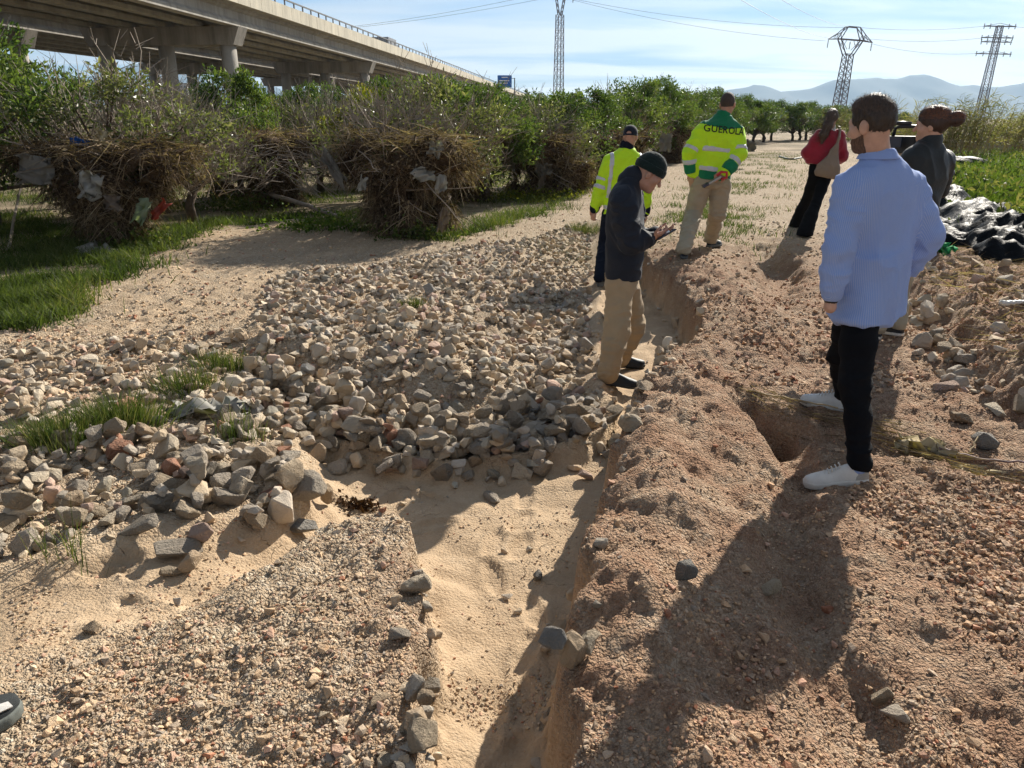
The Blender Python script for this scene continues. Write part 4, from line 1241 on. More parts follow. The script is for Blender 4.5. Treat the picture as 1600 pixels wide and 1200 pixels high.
    h, hv, hq = part('hair', hf, .005, M_HAIRD, root, base, lambda v: folds(v, .004, 40, 40, 14, 4, False) + .003 * perlin3(v * 90))
    nrm = vnormals(hv, hq); topm = hv[:, 2] > J['head'][2] + .06
    strands('hair_strands', hv[topm], nrm[topm], 1600, .030, .0010, M_HAIRL, h, base, np.random.default_rng(2), flow=HM[:, 1] * .4 + HM[:, 0] * .5 + np.array((0, 0, .25)), lift=.55)
    strands('short_strands', hv, nrm, 3000, .013, .0009, M_HAIRD, h, base, np.random.default_rng(3), lift=.35)
    bf = infl(P['head'], .0025)
    def bl(p):
        q = (p - J['head'].astype(np.float32)) @ HM.astype(np.float32); return np.maximum(np.maximum(q[:, 2] + .050 - .35 * np.clip(.045 - q[:, 1], 0, .07), -(q[:, 1] + .0)), -.125 - q[:, 2])
    part('beard', cut(clip(bf, bl), rcone(HL(-.02, .1, -.066), HL(.02, .1, -.066), .012, .012), .01), .005, M_BEARD, root, base, lambda v: .002 * perlin3(v * 120))
    # sneaker details
    for s in 'LR':
        M = P['shoeM' + s]; hl = J['heel' + s]; o = P['shoe' + s]
        for k in range(5):
            y = .135 + k * .017; z = .112 - k * .009
            c = hl + M @ np.array((0, y, z)); mb = MB()
            wv = .024
            mb.tube([c + M @ np.array((-wv, .004, -.012)), c + M @ np.array((-wv * .4, 0, .002)), c + M @ np.array((wv * .4, 0, .002)), c + M @ np.array((wv, -.004, -.012))], .0035, 6)
            mb.build('lace', M_SOLEW, o, True, loc=-base)
        hc, _, _ = shoe_sdf(hl - M @ np.array((0, .002, 0)), hl + (J['toe' + s] - hl) * 1.0, .0535, .0895, .036)
        hc = clip(hc, lambda p, hl=hl, M=M: ((p - hl.astype(np.float32)) @ M)[:, 1] - .07 + .45 * (((p - hl.astype(np.float32)) @ M)[:, 2] - .04))
        part('heel_patch', hc, .005, M_SUEDE, o, base)
        sk = rcone(J['ank' + s] - np.array((0, 0, .05)), J['ank' + s] + np.array((0, 0, .0)), .037, .036)
        part('sock', sk, .006, M_SHIRT, o, base, attrs=lambda v: dict(around=v[:, 2]))
    return P
PA = A_()

# ================================================================== man in beanie looking at his phone
def B_():
    J = {}
    fr, fl = sole_at(962, 607), sole_at(978, 577)
    J['heelR'], J['toeR'] = stand(fr, (1, -.05), .29); J['heelL'], J['toeL'] = stand(fl, (1, .25), .29)
    J['ankR'] = J['heelR'] + np.array((.06, 0, .12)); J['ankL'] = J['heelL'] + np.array((.06, .01, .12))
    D = .5 * (fr[1] + fl[1])
    J['pelvis'] = at(973, 430, D); J['hipR'] = at(968, 450, D - .085); J['hipL'] = at(979, 450, D + .085)
    J['kneeR'] = at(963, 518, (J['hipR'][1] + J['ankR'][1]) / 2 - .02); J['kneeL'] = at(990, 512, (J['hipL'][1] + J['ankL'][1]) / 2)
    J['neck'] = at(985, 277, D); J['head'] = at(1014, 272, D - .01); J['face'] = np.array((.83, -.08, -.55)); J['headup'] = np.array((.5, 0, .8))
    J['shR'] = at(975, 312, D - .17); J['shL'] = at(986, 302, D + .19)
    J['elR'] = at(984, 378, D - .22); J['wrR'] = at(1015, 372, D - .12)
    J['elL'] = at(994, 378, D + .22); J['wrL'] = at(1022, 366, D + .02)
    J['lat'] = J['shR'] - J['shL']; J['lat_hip'] = np.array((.0, -1.0, 0)); J['hipw'] = .150; J['seat'] = .120; J['seed'] = 8
    o = at(974, 434, D)
    keys = [(0, .18, .135, 0, .0), (.2, .185, .138, 0, 0), (.5, .19, .135, 0, -.015), (.72, .20, .13, 0, -.025), (.84, .19, .11, 0, -.025), (.93, .12, .085, 0, -.01), (1.0, .075, .072, 0, .01)]
    tr, arms, f = torso_top(J, keys, (.082, .070, .050), .06, origin=o)
    def disp(v):
        arm = np.minimum(arms[0](v.astype(np.float32)), arms[1](v.astype(np.float32))); ar = np.exp(-(np.abs(arm) / .02) ** 2)
        return (folds(v, .010, 4, 4, 6, 5) + folds(v, .013, 7, 7, 13, 9) * ar) * np.maximum(sstep(o[2] + .0, o[2] + .10, v[:, 2]), ar)
    dR = unit(at(1045, 366, D - .10) - J['wrR'])
    P = person('man in a black beanie, navy jacket and khaki trousers looking down at a phone', J, M_SKIN2, .0085,
               dict(name='jacket', f=f, mat=M_NAVY, disp=disp), dict(r=(.105, .088, .078), mat=M_KHAKI, fold=.013),
               dict(mat=M_SHOEB, solemat=M_SHOEB, w=.050, h=.095, sole=.03),
               {'R': (np.array((.9, .25, .25)), np.array((.1, -.6, -.8)), -1, .55), 'L': (np.array((.85, -.30, .2)), np.array((0, .5, -.85)), 1, .55)}, {})
    root, base, HL, HM = P['root'], P['base'], P['HL'], P['HM']
    up = unit(J['neck'] - J['pelvis'])
    nk = HL(0, -.03, -.075)
    col = cut(rcone(J['neck'] - up * .03, limb_mid(J['neck'], nk, .42) + np.array((-.008, 0, .012)), .094, .084), rcone(J['neck'] - up * .05, limb_mid(J['neck'], nk, 1.4), .070, .062), .004)
    part('collar', col, .006, M_NAVY, root, base)
    e = ellips(HL(0, -.014, .050), (.094, .116, .108), HM)
    def bl(p):
        q = (p - J['head'].astype(np.float32)) @ HM.astype(np.float32); return -(q[:, 2] - .018 - q[:, 1] * .12)
    bn, _, _ = part('beanie', clip(e, bl), .006, M_BEANIE, root, base, lambda v: .002 * perlin3(v * 60))
    bd = ellips(HL(0, -.014, .045), (.100, .122, .114), HM)
    def bl2(p):
        q = (p - J['head'].astype(np.float32)) @ HM.astype(np.float32); z = q[:, 2] - q[:, 1] * .12; return np.maximum(.012 - z, z - .070)
    part('turn_up', clip(bd, bl2), .006, M_BEANIE, bn, base, lambda v: .002 * perlin3(v * 80))
    # side pocket seam and trouser turn-ups
    for s in 'LR':
        part('turn_up', rcone(J['ank' + s] - np.array((0, 0, .045)), J['ank' + s] - np.array((0, 0, .01)), .083, .082), .007, M_KHAKI, P['trousers'], base)
    # the phone
    c = at(1040, 366, D - .07); ph = empty('phone', c); tag(ph, 'dark phone held in both hands of the man in the beanie', 'phone')
    M = np.array(Matrix.Rotation(R(-28), 3, 'Y') @ Matrix.Rotation(R(12), 3, 'Z'))
    ph.matrix_world = Matrix.Translation(c) @ Matrix(M.tolist()).to_4x4()
    MB().box((0, 0, 0), (.155, .076, .009)).build('casing', M_PLASTIC, ph)
    MB().box((0, 0, .0065), (.146, .070, .003)).build('screen', M_SCREEN, ph)
    return P
PB = B_()

# ================================================================== tall man in the green and yellow hi-vis jacket
def C_():
    J = {}
    fl, fr = sole_at(1068, 397), sole_at(1114, 388)
    J['heelL'], J['toeL'] = stand(fl, (.15, 1), .30); J['heelR'], J['toeR'] = stand(fr, (.75, .7), .30)
    J['ankL'] = J['heelL'] + np.array((0, .06, .12)); J['ankR'] = J['heelR'] + np.array((.04, .05, .12))
    D = .5 * (fl[1] + fr[1])
    J['pelvis'] = at(1112, 278, D); J['hipL'] = at(1096, 288, D); J['hipR'] = at(1126, 288, D)
    J['kneeL'] = at(1083, 336, D + .03); J['kneeR'] = at(1121, 333, D + .04)
    J['neck'] = at(1130, 181, D); J['head'] = at(1137, 163, D + .01); J['face'] = np.array((.45, .88, -.1)); J['hs'] = 1.06
    J['shL'] = at(1095, 208, D); J['shR'] = at(1149, 210, D + .02)
    J['elL'] = at(1077, 240, D - .05); J['wrL'] = at(1080, 270, D - .02)
    J['elR'] = at(1156, 242, D - .14); J['wrR'] = at(1134, 268, D - .20)
    J['lat'] = J['shR'] - J['shL']; J['lat_hip'] = np.array((1.0, .1, 0)); J['hipw'] = .195; J['seat'] = .14; J['seed'] = 12
    o = at(1112, 279, D)
    keys = [(0, .205, .15, 0, .0), (.2, .215, .16, 0, 0), (.5, .235, .16, .0, -.0), (.72, .25, .15, 0, -.015), (.83, .24, .13, 0, -.015), (.90, .19, .105, 0, -.012), (.96, .115, .085, 0, -.01), (1.0, .075, .075, 0, .0)]
    tr, arms, f = torso_top(J, keys, (.092, .080, .062), .07, origin=o)
    disp = lambda v: folds(v, .013, 5, 5, 8, 5)
    P = person('tall man in a yellow and green hi-vis jacket lettered across the back', J, M_SKIN2, .010,
               dict(name='jacket', f=f, mat=M_HIVIS, disp=disp), dict(r=(.122, .096, .080), mat=M_STONE, fold=.013),
               dict(mat=M_SHOEB, solemat=M_SHOEG, w=.053, h=.11, sole=.034),
               {'L': (np.array((.1, .0, -1)), np.array((-.8, -.5, 0)), 1, .30, 1.1), 'R': (np.array((-.8, -.05, -.5)), np.array((.0, -.9, .4)), -1, .9, 1.1)}, {})
    root, base, HL, HM = P['root'], P['base'], P['HL'], P['HM']
    O, M, L = tr.frame
    up = M[:, 2]
    # green yoke, green hem, tapes round the trunk
    yo = clip(infl(union([tr] + arms, .07), .004), lambda p: -(((p - O.astype(np.float32)) @ M)[:, 2] - L * .785 - .18 * np.abs(((p - O.astype(np.float32)) @ M)[:, 0]) ** 1.0))
    part('yoke', yo, .009, M_GREEN, root, base, disp)
    g2 = clip(infl(tr, .004), lambda p: ((p - O.astype(np.float32)) @ M)[:, 2] - L * .13)
    part('hem_panel', g2, .009, M_GREEN, root, base, disp)
    band(P, tr, L * .13, L * .195, O, up, res=.009, r=.006, disp=disp); band(P, tr, L * .44, L * .51, O, up, res=.009, r=.006, disp=disp)
    for s, a in zip('LR', arms):
        el, wr, sh = J['el' + s], J['wr' + s], J['sh' + s]
        ax = unit(el - sh); Lu = np.linalg.norm(el - sh)
        g = clip(infl(a, .006), lambda p, sh=sh, ax=ax, Lu=Lu: np.maximum(Lu * .70 - (p - sh.astype(np.float32)) @ ax.astype(np.float32), (p - sh.astype(np.float32)) @ ax.astype(np.float32) - Lu * .86))
        part('reflective_band', g, .009, M_REFL, root, base, disp)
        ax2 = unit(wr - el); L2 = np.linalg.norm(wr - el)
        def seg(lo, hi, el=el, ax2=ax2): return lambda p: np.maximum(lo - (p - el.astype(np.float32)) @ ax2.astype(np.float32), (p - el.astype(np.float32)) @ ax2.astype(np.float32) - hi)
        low = rcone(el, wr, .082, .062)
        part('reflective_band', clip(infl(low, .010), seg(L2 * .28, L2 * .48)), .009, M_REFL, root, base, disp)
        part('cuff', clip(infl(low, .010), seg(L2 * .48, L2 * .98)), .009, M_GREEN, root, base, disp)
    nk = rcone(J['neck'] - up * .04, J['neck'] + up * .015, .095, .084)
    part('collar', cut(nk, rcone(J['neck'] - up * .1, J['neck'] + up * .12, .068, .064), .004), .008, M_GREEN, root, base)
    e = ellips(HL(0, -.014, .030), np.array((.0785, .100, .0965)) * 1.06, HM)
    def line(p):
        q = (p - J['head'].astype(np.float32)) @ HM.astype(np.float32); return np.maximum(-(q[:, 2] - q[:, 1] * .55 + .035), q[:, 1] - .07)
    part('hair', cut(cut(clip(e, line), ellips(HL(-.085, -.004, -.01), (.02, .028, .038), HM), .006), ellips(HL(.085, -.004, -.01), (.02, .028, .038), HM), .006), .006, M_STUB, root, base)
    # lettering across the back, laid on the cloth
    cu = bpy.data.curves.new('lettering', 'FONT'); cu.body = 'GUEROLA'; cu.size = .104; cu.align_x = 'CENTER'; cu.offset = .0012; cu.space_character = 1.06; cu.resolution_u = 3
    to = bpy.data.objects.new('lettering_source', cu); COL.objects.link(to)
    dg = bpy.context.evaluated_depsgraph_get(); tm = bpy.data.meshes.new_from_object(to.evaluated_get(dg)); bpy.data.objects.remove(to)
    bm = bmesh.new(); bm.from_mesh(tm); bmesh.ops.triangulate(bm, faces=bm.faces[:])
    bmesh.ops.subdivide_edges(bm, edges=[e for e in bm.edges if e.calc_length() > .03], cuts=2); bmesh.ops.triangulate(bm, faces=bm.faces[:])
    bvh = BVHTree.FromPolygons([tuple(x) for x in P['tv']], [tuple(int(i) for i in x) for x in P['tq']])
    lc = O + M @ np.array((.005, 0, L * .735))
    for vv in bm.verts:
        p0 = lc + M[:, 0] * vv.co.x + M[:, 2] * vv.co.y * 1.05 - M[:, 1] * .6
        hit = bvh.ray_cast(Vector(p0), Vector(M[:, 1]), 1.2)
        loc = hit[0] if hit[0] is not None else Vector(p0 + M[:, 1] * .45)
        vv.co = loc - Vector(M[:, 1]) * .009 - Vector(base)
    me = bpy.data.meshes.new('lettering'); bm.to_mesh(me); bm.free(); me.materials.clear(); me.materials.append(M_PRINT)
    obj('lettering', me, P['top'])
    # the hand tool
    hc = J['wrR'] + np.array((-.07, -.05, -.055))
    tl = empty('measuring_tool', hc); tag(tl, 'grey folding tool with red grip held behind the back of the lettered jacket', 'hand tool')
    a = np.array((0, 0, 0)); b_ = at(1101, 290, D - .26) - hc
    MB().bar(a, b_, .05, .02).build('shaft', M_GREYM, tl)
    MB().bar(b_ * .78, b_ * 1.12, .075, .03).build('screen_head', M_SCREEN, tl)
    MB().tube([np.array((-.045, 0, .01)), np.array((.0, -.015, .055)), np.array((.065, -.015, .05)), np.array((.07, -.01, -.01)), np.array((.01, 0, -.03))], .016, 8).build('grip', M_REDP, tl, True)
    return P
PC = C_()

# ================================================================== man in yellow hi-vis and navy cap
def D_():
    J = {}
    fl, fr = sole_at(938, 444), sole_at(956, 430)
    J['heelL'], J['toeL'] = stand(fl, (.1, 1), .29); J['heelR'], J['toeR'] = stand(fr + np.array((.06, .12, 0)), (.25, 1), .29)
    J['ankL'] = J['heelL'] + np.array((0, .06, .12)); J['ankR'] = J['heelR'] + np.array((0, .06, .12))
    D = .5 * (fl[1] + fr[1]) + .05
    J['pelvis'] = at(967, 330, D); J['hipL'] = at(954, 340, D); J['hipR'] = at(980, 340, D)
    J['kneeL'] = at(946, 385, D + .05); J['kneeR'] = at(978, 382, D + .08)
    J['neck'] = at(979, 231, D); J['head'] = at(985, 214, D + .01); J['face'] = np.array((.35, .93, -.12))
    J['shL'] = at(952, 254, D); J['shR'] = at(999, 255, D + .02)
    J['elL'] = at(938, 294, D - .04); J['wrL'] = at(929, 326, D + .0)
    J['elR'] = at(1010, 296, D - .02); J['wrR'] = at(1008, 331, D + .04)
    J['lat'] = J['shR'] - J['shL']; J['lat_hip'] = np.array((1.0, .1, 0)); J['hipw'] = .18; J['seat'] = .13; J['seed'] = 22
    o = at(967, 338, D)
    keys = [(0, .195, .14, 0, .0), (.2, .20, .145, 0, 0), (.5, .21, .145, 0, 0), (.72, .225, .14, 0, -.01), (.84, .212, .12, 0, -.01), (.91, .165, .10, 0, -.01), (.96, .11, .085, 0, -.01), (1.0, .075, .075, 0, .0)]
    tr, arms, f = torso_top(J, keys, (.085, .072, .056), .065, origin=o)
    disp = lambda v: folds(v, .012, 5, 5, 8, 15)
    P = person('man in a navy cap and plain yellow hi-vis jacket walking away up the gully', J, M_SKIN2, .010,
               dict(name='jacket', f=f, mat=M_HIVIS, disp=disp), dict(r=(.112, .088, .075), mat=M_DNAVY, fold=.010),
               dict(mat=M_SHOEG, solemat=M_SHOEG, w=.05, h=.11, sole=.03),
               {'L': (np.array((-.15, .1, -1)), np.array((-.7, -.6, 0)), 1, .7, 1.05), 'R': (np.array((.0, .1, -1)), np.array((.7, -.6, 0)), -1, .5, 1.05)}, {})
    root, base, HL, HM = P['root'], P['base'], P['HL'], P['HM']
    O, M, L = tr.frame; up = M[:, 2]
    for lo, hi in ((.10, .16), (.27, .33)):
        band(P, tr, L * lo, L * hi, O, up, res=.009, r=.006, disp=disp)
    for s, a in zip('LR', arms):
        el, wr, sh = J['el' + s], J['wr' + s], J['sh' + s]; ax = unit(el - sh); Lu = np.linalg.norm(el - sh)
        for lo, hi in ((.60, .73), (.90, 1.03)):
            g = clip(infl(a, .006), lambda p, sh=sh, ax=ax, Lu=Lu, lo=lo, hi=hi: np.maximum(Lu * lo - (p - sh.astype(np.float32)) @ ax.astype(np.float32), (p - sh.astype(np.float32)) @ ax.astype(np.float32) - Lu * hi))
            part('reflective_band', g, .009, M_REFL, root, base, disp)
        c1 = limb_mid(el, wr, .85)
        part('cuff', rcone(c1, wr, .067, .062), .008, M_DNAVY, root, base)
        # shoulder tapes down the back
        sg = -1 if s == 'L' else 1
        g = clip(infl(union([tr] + arms, .065), .005), lambda p, sg=sg: np.maximum(np.abs(((p - O.astype(np.float32)) @ M)[:, 0] * sg - .175) - .022, L * .33 - ((p - O.astype(np.float32)) @ M)[:, 2]))
        part('reflective_band', g, .009, M_REFL, root, base, disp)
    nk = rcone(J['neck'] - up * .04, J['neck'] + up * .030, .095, .082)
    part('collar', cut(nk, rcone(J['neck'] - up * .1, J['neck'] + up * .12, .064, .060), .004), .008, M_DNAVY, root, base)
    cp = clip(ellips(HL(0, -.012, .046), (.086, .108, .090), HM), lambda p: -(((p - J['head'].astype(np.float32)) @ HM.astype(np.float32))[:, 2] - .022))
    op = ellips(HL(0, -.13, .03), (.035, .06, .030), HM)
    cap, _, _ = part('cap', cut(cp, op, .006), .006, M_CAP, root, base)
    br = clip(ellips(HL(0, .10, .032), (.075, .085, .012), HM), lambda p: -(((p - J['head'].astype(np.float32)) @ HM.astype(np.float32))[:, 1] - .05))
    part('brim', br, .005, M_CAP, cap, base)
    part('strap', clip(ellips(HL(0, -.012, .028), (.087, .109, .090), HM), lambda p: np.abs(((p - J['head'].astype(np.float32)) @ HM.astype(np.float32))[:, 2] - .020) - .010), .006, M_CAP, cap, base)
    return P
PD = D_()

# ================================================================== woman in the red knit with a shoulder bag
def E_():
    J = {}
    fr, fl = sole_at(1256, 368), sole_at(1246, 356)
    J['heelR'], J['toeR'] = stand(fr, (.1, 1), .25); J['heelL'], J['toeL'] = stand(fl + np.array((-.05, 0, 0)), (-.2, 1), .25)
    J['ankR'] = J['heelR'] + np.array((0, .05, .10)); J['ankL'] = J['heelL'] + np.array((0, .05, .10))
    D = .5 * (fl[1] + fr[1])
    J['pelvis'] = at(1281, 262, D); J['hipL'] = at(1273, 276, D); J['hipR'] = at(1290, 276, D)
    J['kneeL'] = (J['hipL'] + J['ankL']) / 2 + np.array((.01, 0, 0)); J['kneeR'] = (J['hipR'] + J['ankR']) / 2 + np.array((.01, 0, 0))
    J['neck'] = at(1298, 203, D); J['head'] = at(1300, 184, D); J['face'] = np.array((.25, .95, -.05)); J['hs'] = .94
    J['shL'] = at(1281, 211, D); J['shR'] = at(1312, 211, D)
    J['elL'] = at(1262, 238, D + .02); J['wrL'] = at(1268, 250, D + .2)
    J['elR'] = at(1316, 244, D + .02); J['wrR'] = at(1312, 250, D + .2)
    J['lat'] = J['shR'] - J['shL']; J['lat_hip'] = np.array((1.0, 0, 0)); J['hipw'] = .155; J['seat'] = .125; J['seed'] = 32
    o = at(1283, 258, D)
    keys = [(0, .195, .15, -.03, .0), (.3, .19, .145, -.01, 0), (.6, .185, .13, 0, 0), (.8, .18, .11, 0, -.01), (.92, .11, .08, 0, -.01), (1.0, .065, .065, 0, .0)]
    tr, arms, f = torso_top(J, keys, (.075, .085, .06), .07, origin=o)
    P = person('woman in a dark red top and black flared trousers walking up the track', J, M_SKIN, .010,
               dict(name='knit_top', f=f, mat=M_RED, disp=lambda v: folds(v, .010, 5, 5, 6, 5)), dict(r=(.092, .072, .118), flare=1, mat=M_BLACK, fold=.003),
               dict(mat=M_SHOEB, solemat=M_SHOEG, w=.042, h=.08, sole=.03), {}, {})
    root, base, HL, HM = P['root'], P['base'], P['HL'], P['HM']
    e = ellips(HL(0, -.016, .03), (.082, .106, .10), HM)
    def line(p):
        q = (p - J['head'].astype(np.float32)) @ HM.astype(np.float32); return np.maximum(-(q[:, 2] - q[:, 1] * .9 + .05), q[:, 1] - .07)
    tail = chain([HL(-.02, -.09, -.02), HL(-.06, -.115, -.12), HL(-.10, -.125, -.25), HL(-.12, -.13, -.38)], [.045, .060, .058, .02], .03)
    h, hv, hq = part('hair', union([clip(e, line), tail], .03), .007, M_HAIRL, root, base, lambda v: folds(v, .004, 45, 45, 8, 3, False))
    n = vnormals(hv, hq)
    strands('hair_strands', hv, n, 900, .10, .0022, M_HAIRL, h, base, np.random.default_rng(5), flow=(-.9, 0, -.4), lift=.5, curve=.5)
    part('scarf', cut(rcone(J['neck'] - np.array((0, 0, .02)), J['neck'] + np.array((.0, 0, .05)), .068, .060), rcone(J['neck'] - np.array((0, 0, .1)), J['neck'] + np.array((0, 0, .1)), .05, .05)), .007, simple('pale_neck_scarf', (.5, .5, .5), .9), root, base)
    # shoulder bag
    bc = at(1295, 258, D - .20); bag = empty('shoulder_bag', bc); tag(bag, 'taupe slouchy bag slung over the shoulder of the woman in red', 'bag')
    Mx = np.eye(3); sh = J['shR'] + np.array((-.03, -.06, .075))
    bod = loft(bc - np.array((.02, 0, .17)), bc + np.array((.07, .0, .30)), (1, 0, 0), [(0, .15, .06, 0, 0), (.08, .185, .085, 0, 0), (.35, .165, .085, 0, 0), (.65, .085, .05, .01, 0), (1, .025, .018, .01, 0)], 2.6)
    part('pouch', bod, .010, M_BAG, bag, bc, lambda v: folds(v, .012, 9, 9, 3, 4))
    a = bc + np.array((.075, 0, .27))
    st = chain([a, limb_mid(a, sh, .5) + np.array((0, -.03, 0)), sh, sh + np.array((.0, .10, -.01)), sh + np.array((0, .17, -.12))], [.022, .018, .018, .018, .016])
    part('strap', st, .008, M_BAG, bag, bc)
    return P
PE = E_()

# ================================================================== woman in black with the video camera
def F_():
    J = {}
    fr = sole_at(1390, 524)
    J['heelR'], J['toeR'] = stand(fr, (-.55, .8), .26); J['heelL'], J['toeL'] = stand(fr + np.array((-.19, -.02, 0)), (-.75, .65), .26)
    J['ankR'] = J['heelR'] + np.array((-.03, .04, .11)); J['ankL'] = J['heelL'] + np.array((-.03, .03, .11))
    D = fr[1] + .05
    J['pelvis'] = at(1404, 392, D); J['hipL'] = at(1391, 410, D - .05); J['hipR'] = at(1412, 408, D + .05)
    J['kneeL'] = at(1380, 465, D - .04); J['kneeR'] = at(1402, 462, D + .03)
    J['neck'] = at(1454, 222, D); J['head'] = at(1455, 197, D); J['face'] = np.array((-.80, .58, -.05)); J['hs'] = .98
    J['shL'] = at(1427, 246, D - .04); J['shR'] = at(1476, 250, D + .08)
    J['elL'] = at(1420, 290, D + .10); J['wrL'] = at(1424, 246, D + .33)
    J['elR'] = at(1468, 296, D + .22); J['wrR'] = at(1436, 262, D + .36)
    J['lat'] = J['shR'] - J['shL']; J['lat_hip'] = np.array((.8, .6, 0)); J['hipw'] = .17; J['seat'] = .13; J['seed'] = 42
    o = at(1407, 395, D)
    keys = [(0, .19, .15, 0, .0), (.25, .195, .15, 0, 0), (.5, .19, .145, 0, 0), (.74, .20, .13, 0, -.01), (.86, .185, .11, 0, -.01), (.94, .12, .085, 0, -.01), (1.0, .075, .075, 0, .0)]
    tr, arms, f = torso_top(J, keys, (.078, .066, .05), .065, origin=o)
    P = person('woman in a black jacket with auburn bun filming, half hidden by the blue shirt', J, M_SKIN, .009,
               dict(name='jacket', f=f, mat=M_BJACK, disp=lambda v: folds(v, .011, 5, 5, 7, 25)), dict(r=(.098, .074, .060), mat=M_STONE, fold=.007),
               dict(mat=M_SHOEB, solemat=M_SOLEW, w=.044, h=.09, sole=.028),
               {'L': (np.array((-.3, .9, .2)), np.array((-.8, -.3, .2)), 1, .9, .95), 'R': (np.array((-.7, .6, .2)), np.array((.3, .4, -.8)), -1, .9, .95)}, {})
    root, base, HL, HM = P['root'], P['base'], P['HL'], P['HM']
    up = unit(J['neck'] - J['pelvis'])
    part('collar', cut(rcone(J['neck'] - up * .05, J['neck'] + up * .02, .095, .078), rcone(J['neck'] - up * .1, J['neck'] + up * .1, .058, .056), .004), .007, M_BJACK, root, base)
    e = ellips(HL(0, -.016, .036), (.092, .114, .106), HM)
    def line(p):
        q = (p - J['head'].astype(np.float32)) @ HM.astype(np.float32); return np.maximum(-(q[:, 2] - q[:, 1] * .75 + .02), q[:, 1] - .085)
    bun = ellips(HL(.02, -.165, .045), (.055, .055, .055), HM)
    loose = ellips(HL(0, -.01, .10), (.072, .085, .036), HM)
    h, hv, hq = part('hair', union([clip(e, line), bun, loose], .035), .006, M_HAIRA, root, base, lambda v: folds(v, .005, 30, 30, 18, 3, False))
    n = vnormals(hv, hq); topm = hv[:, 2] > J['head'][2] + .05
    strands('hair_strands', hv[topm], n[topm], 1500, .032, .0010, hair_mat('auburn_wisps', (.20, .07, .022)), h, base, np.random.default_rng(6), flow=(.3, -.3, .3), lift=.5, curve=.6)
    # video camera on hands
    c = at(1414, 226, D + .44); vc = empty('video_camera', c, R(35)); tag(vc, 'black video camera with top handle held by the woman in black', 'camera')
    MB().box((0, 0, 0), (.115, .27, .13)).box((.0, -.05, .02), (.13, .10, .08)).build('body', M_PLASTIC, vc)
    MB().tube([(0, .13, .0), (0, .24, .0)], [.045, .055], 14).build('lens', M_PLASTIC, vc, True)
    MB().tube([(0, .11, .06), (0, .10, .125), (0, .06, .138), (0, -.08, .138), (0, -.12, .11), (0, -.13, .06)], .014, 8).build('top_handle', M_PLASTIC, vc, True)
    MB().tube([(0, -.02, .16), (0, .16, .165)], .016, 8).build('microphone', M_PLASTIC, vc, True)
    MB().box((-.12, .02, .02), (.014, .11, .075)).build('side_monitor', M_SCREEN, vc)
    MB().tube([(0.03, -.13, .05), (0.03, -.20, .06)], .025, 10).build('viewfinder', M_PLASTIC, vc, True)
    return P
PF = F_()

# ================================================================== person standing just outside the left edge, shoe in view
def G_():
    J = {}
    z0 = gz_at((-1.55, 1.6))
    tip = np.array(ground_px(36, 1112)); d = unit((.62, .80, 0))
    fr = np.array((tip[0], tip[1], 0)) - d * .58 * .30
    J['heelR'], J['toeR'] = stand(fr, d, .30); J['heelL'], J['toeL'] = stand(fr + np.array((-.24, .05, 0)), (.35, .93), .30)
    J['ankR'] = J['heelR'] + np.array((.03, .04, .12)); J['ankL'] = J['heelL'] + np.array((.02, .05, .12))
    c = (J['heelR'] + J['heelL']) / 2; zz = c[2]
    q = lambda x, y, z: np.array((c[0] + x, c[1] + y, zz + z))
    J['pelvis'] = q(.03, .06, .98); J['hipL'] = q(-.07, .06, .92); J['hipR'] = q(.12, .05, .92); J['kneeL'] = q(-.10, .09, .50); J['kneeR'] = q(.14, .09, .50)
    J['neck'] = q(.02, .02, 1.50); J['head'] = q(.04, .06, 1.62); J['face'] = np.array((.6, .75, -.2))
    J['shL'] = q(-.17, .08, 1.43); J['shR'] = q(.20, -.02, 1.43); J['elL'] = q(-.24, .06, 1.13); J['elR'] = q(.27, -.04, 1.13); J['wrL'] = q(-.22, .14, .88); J['wrR'] = q(.28, .05, .88)
    J['lat'] = J['shR'] - J['shL']; J['lat_hip'] = np.array((.9, -.3, 0)); J['seed'] = 52
    keys = [(0, .19, .14, 0, .0), (.5, .20, .14, 0, 0), (.74, .215, .135, 0, -.01), (.86, .2, .11, 0, -.01), (.94, .12, .085, 0, -.01), (1.0, .07, .07, 0, .0)]
    tr, arms, f = torso_top(J, keys, (.08, .068, .052), .06, origin=q(.03, .06, .88))
    P = person('person at the left edge of whom only a dark grey running shoe shows', J, M_SKIN, .014,
               dict(name='jacket', f=f, mat=M_NAVY), dict(r=(.10, .08, .07), mat=M_DNAVY, fold=.006),
               dict(mat=simple('charcoal_mesh_shoe', (.022, .026, .027), .75, .15, 60, .5, 700), solemat=simple('grey_green_sole', (.13, .14, .125), .8, .2, 40), w=.056, h=.10, sole=.04), {}, {})
    e = ellips(P['HL'](0, -.012, .034), (.08, .10, .098), P['HM'])
    part('hair', clip(e, lambda p: -(((p - J['head'].astype(np.float32)) @ P['HM'].astype(np.float32)) @ np.array((0, -.75, 1), np.float32) + .028)), .008, M_HAIRD, P['root'], P['base'])
    M = P['shoeMR']; hl = J['heelR']
    mb = MB(); pts = [(.030, .225, .075), (.046, .218, .058), (.040, .268, .052), (.028, .262, .066)]
    V = np.array([hl + M @ np.array(p) for p in pts]); N_ = M @ np.array((.5, .1, .8))
    mb.add(np.concatenate([V - N_ * .012, V + N_ * .006]), [(4, 5, 6, 7), (0, 1, 5, 4), (1, 2, 6, 5), (2, 3, 7, 6), (3, 0, 4, 7)])
    mb.build('white_patch', M_SHOEW, P['shoeR'], loc=-P['base'])
    return P
PG = G_()
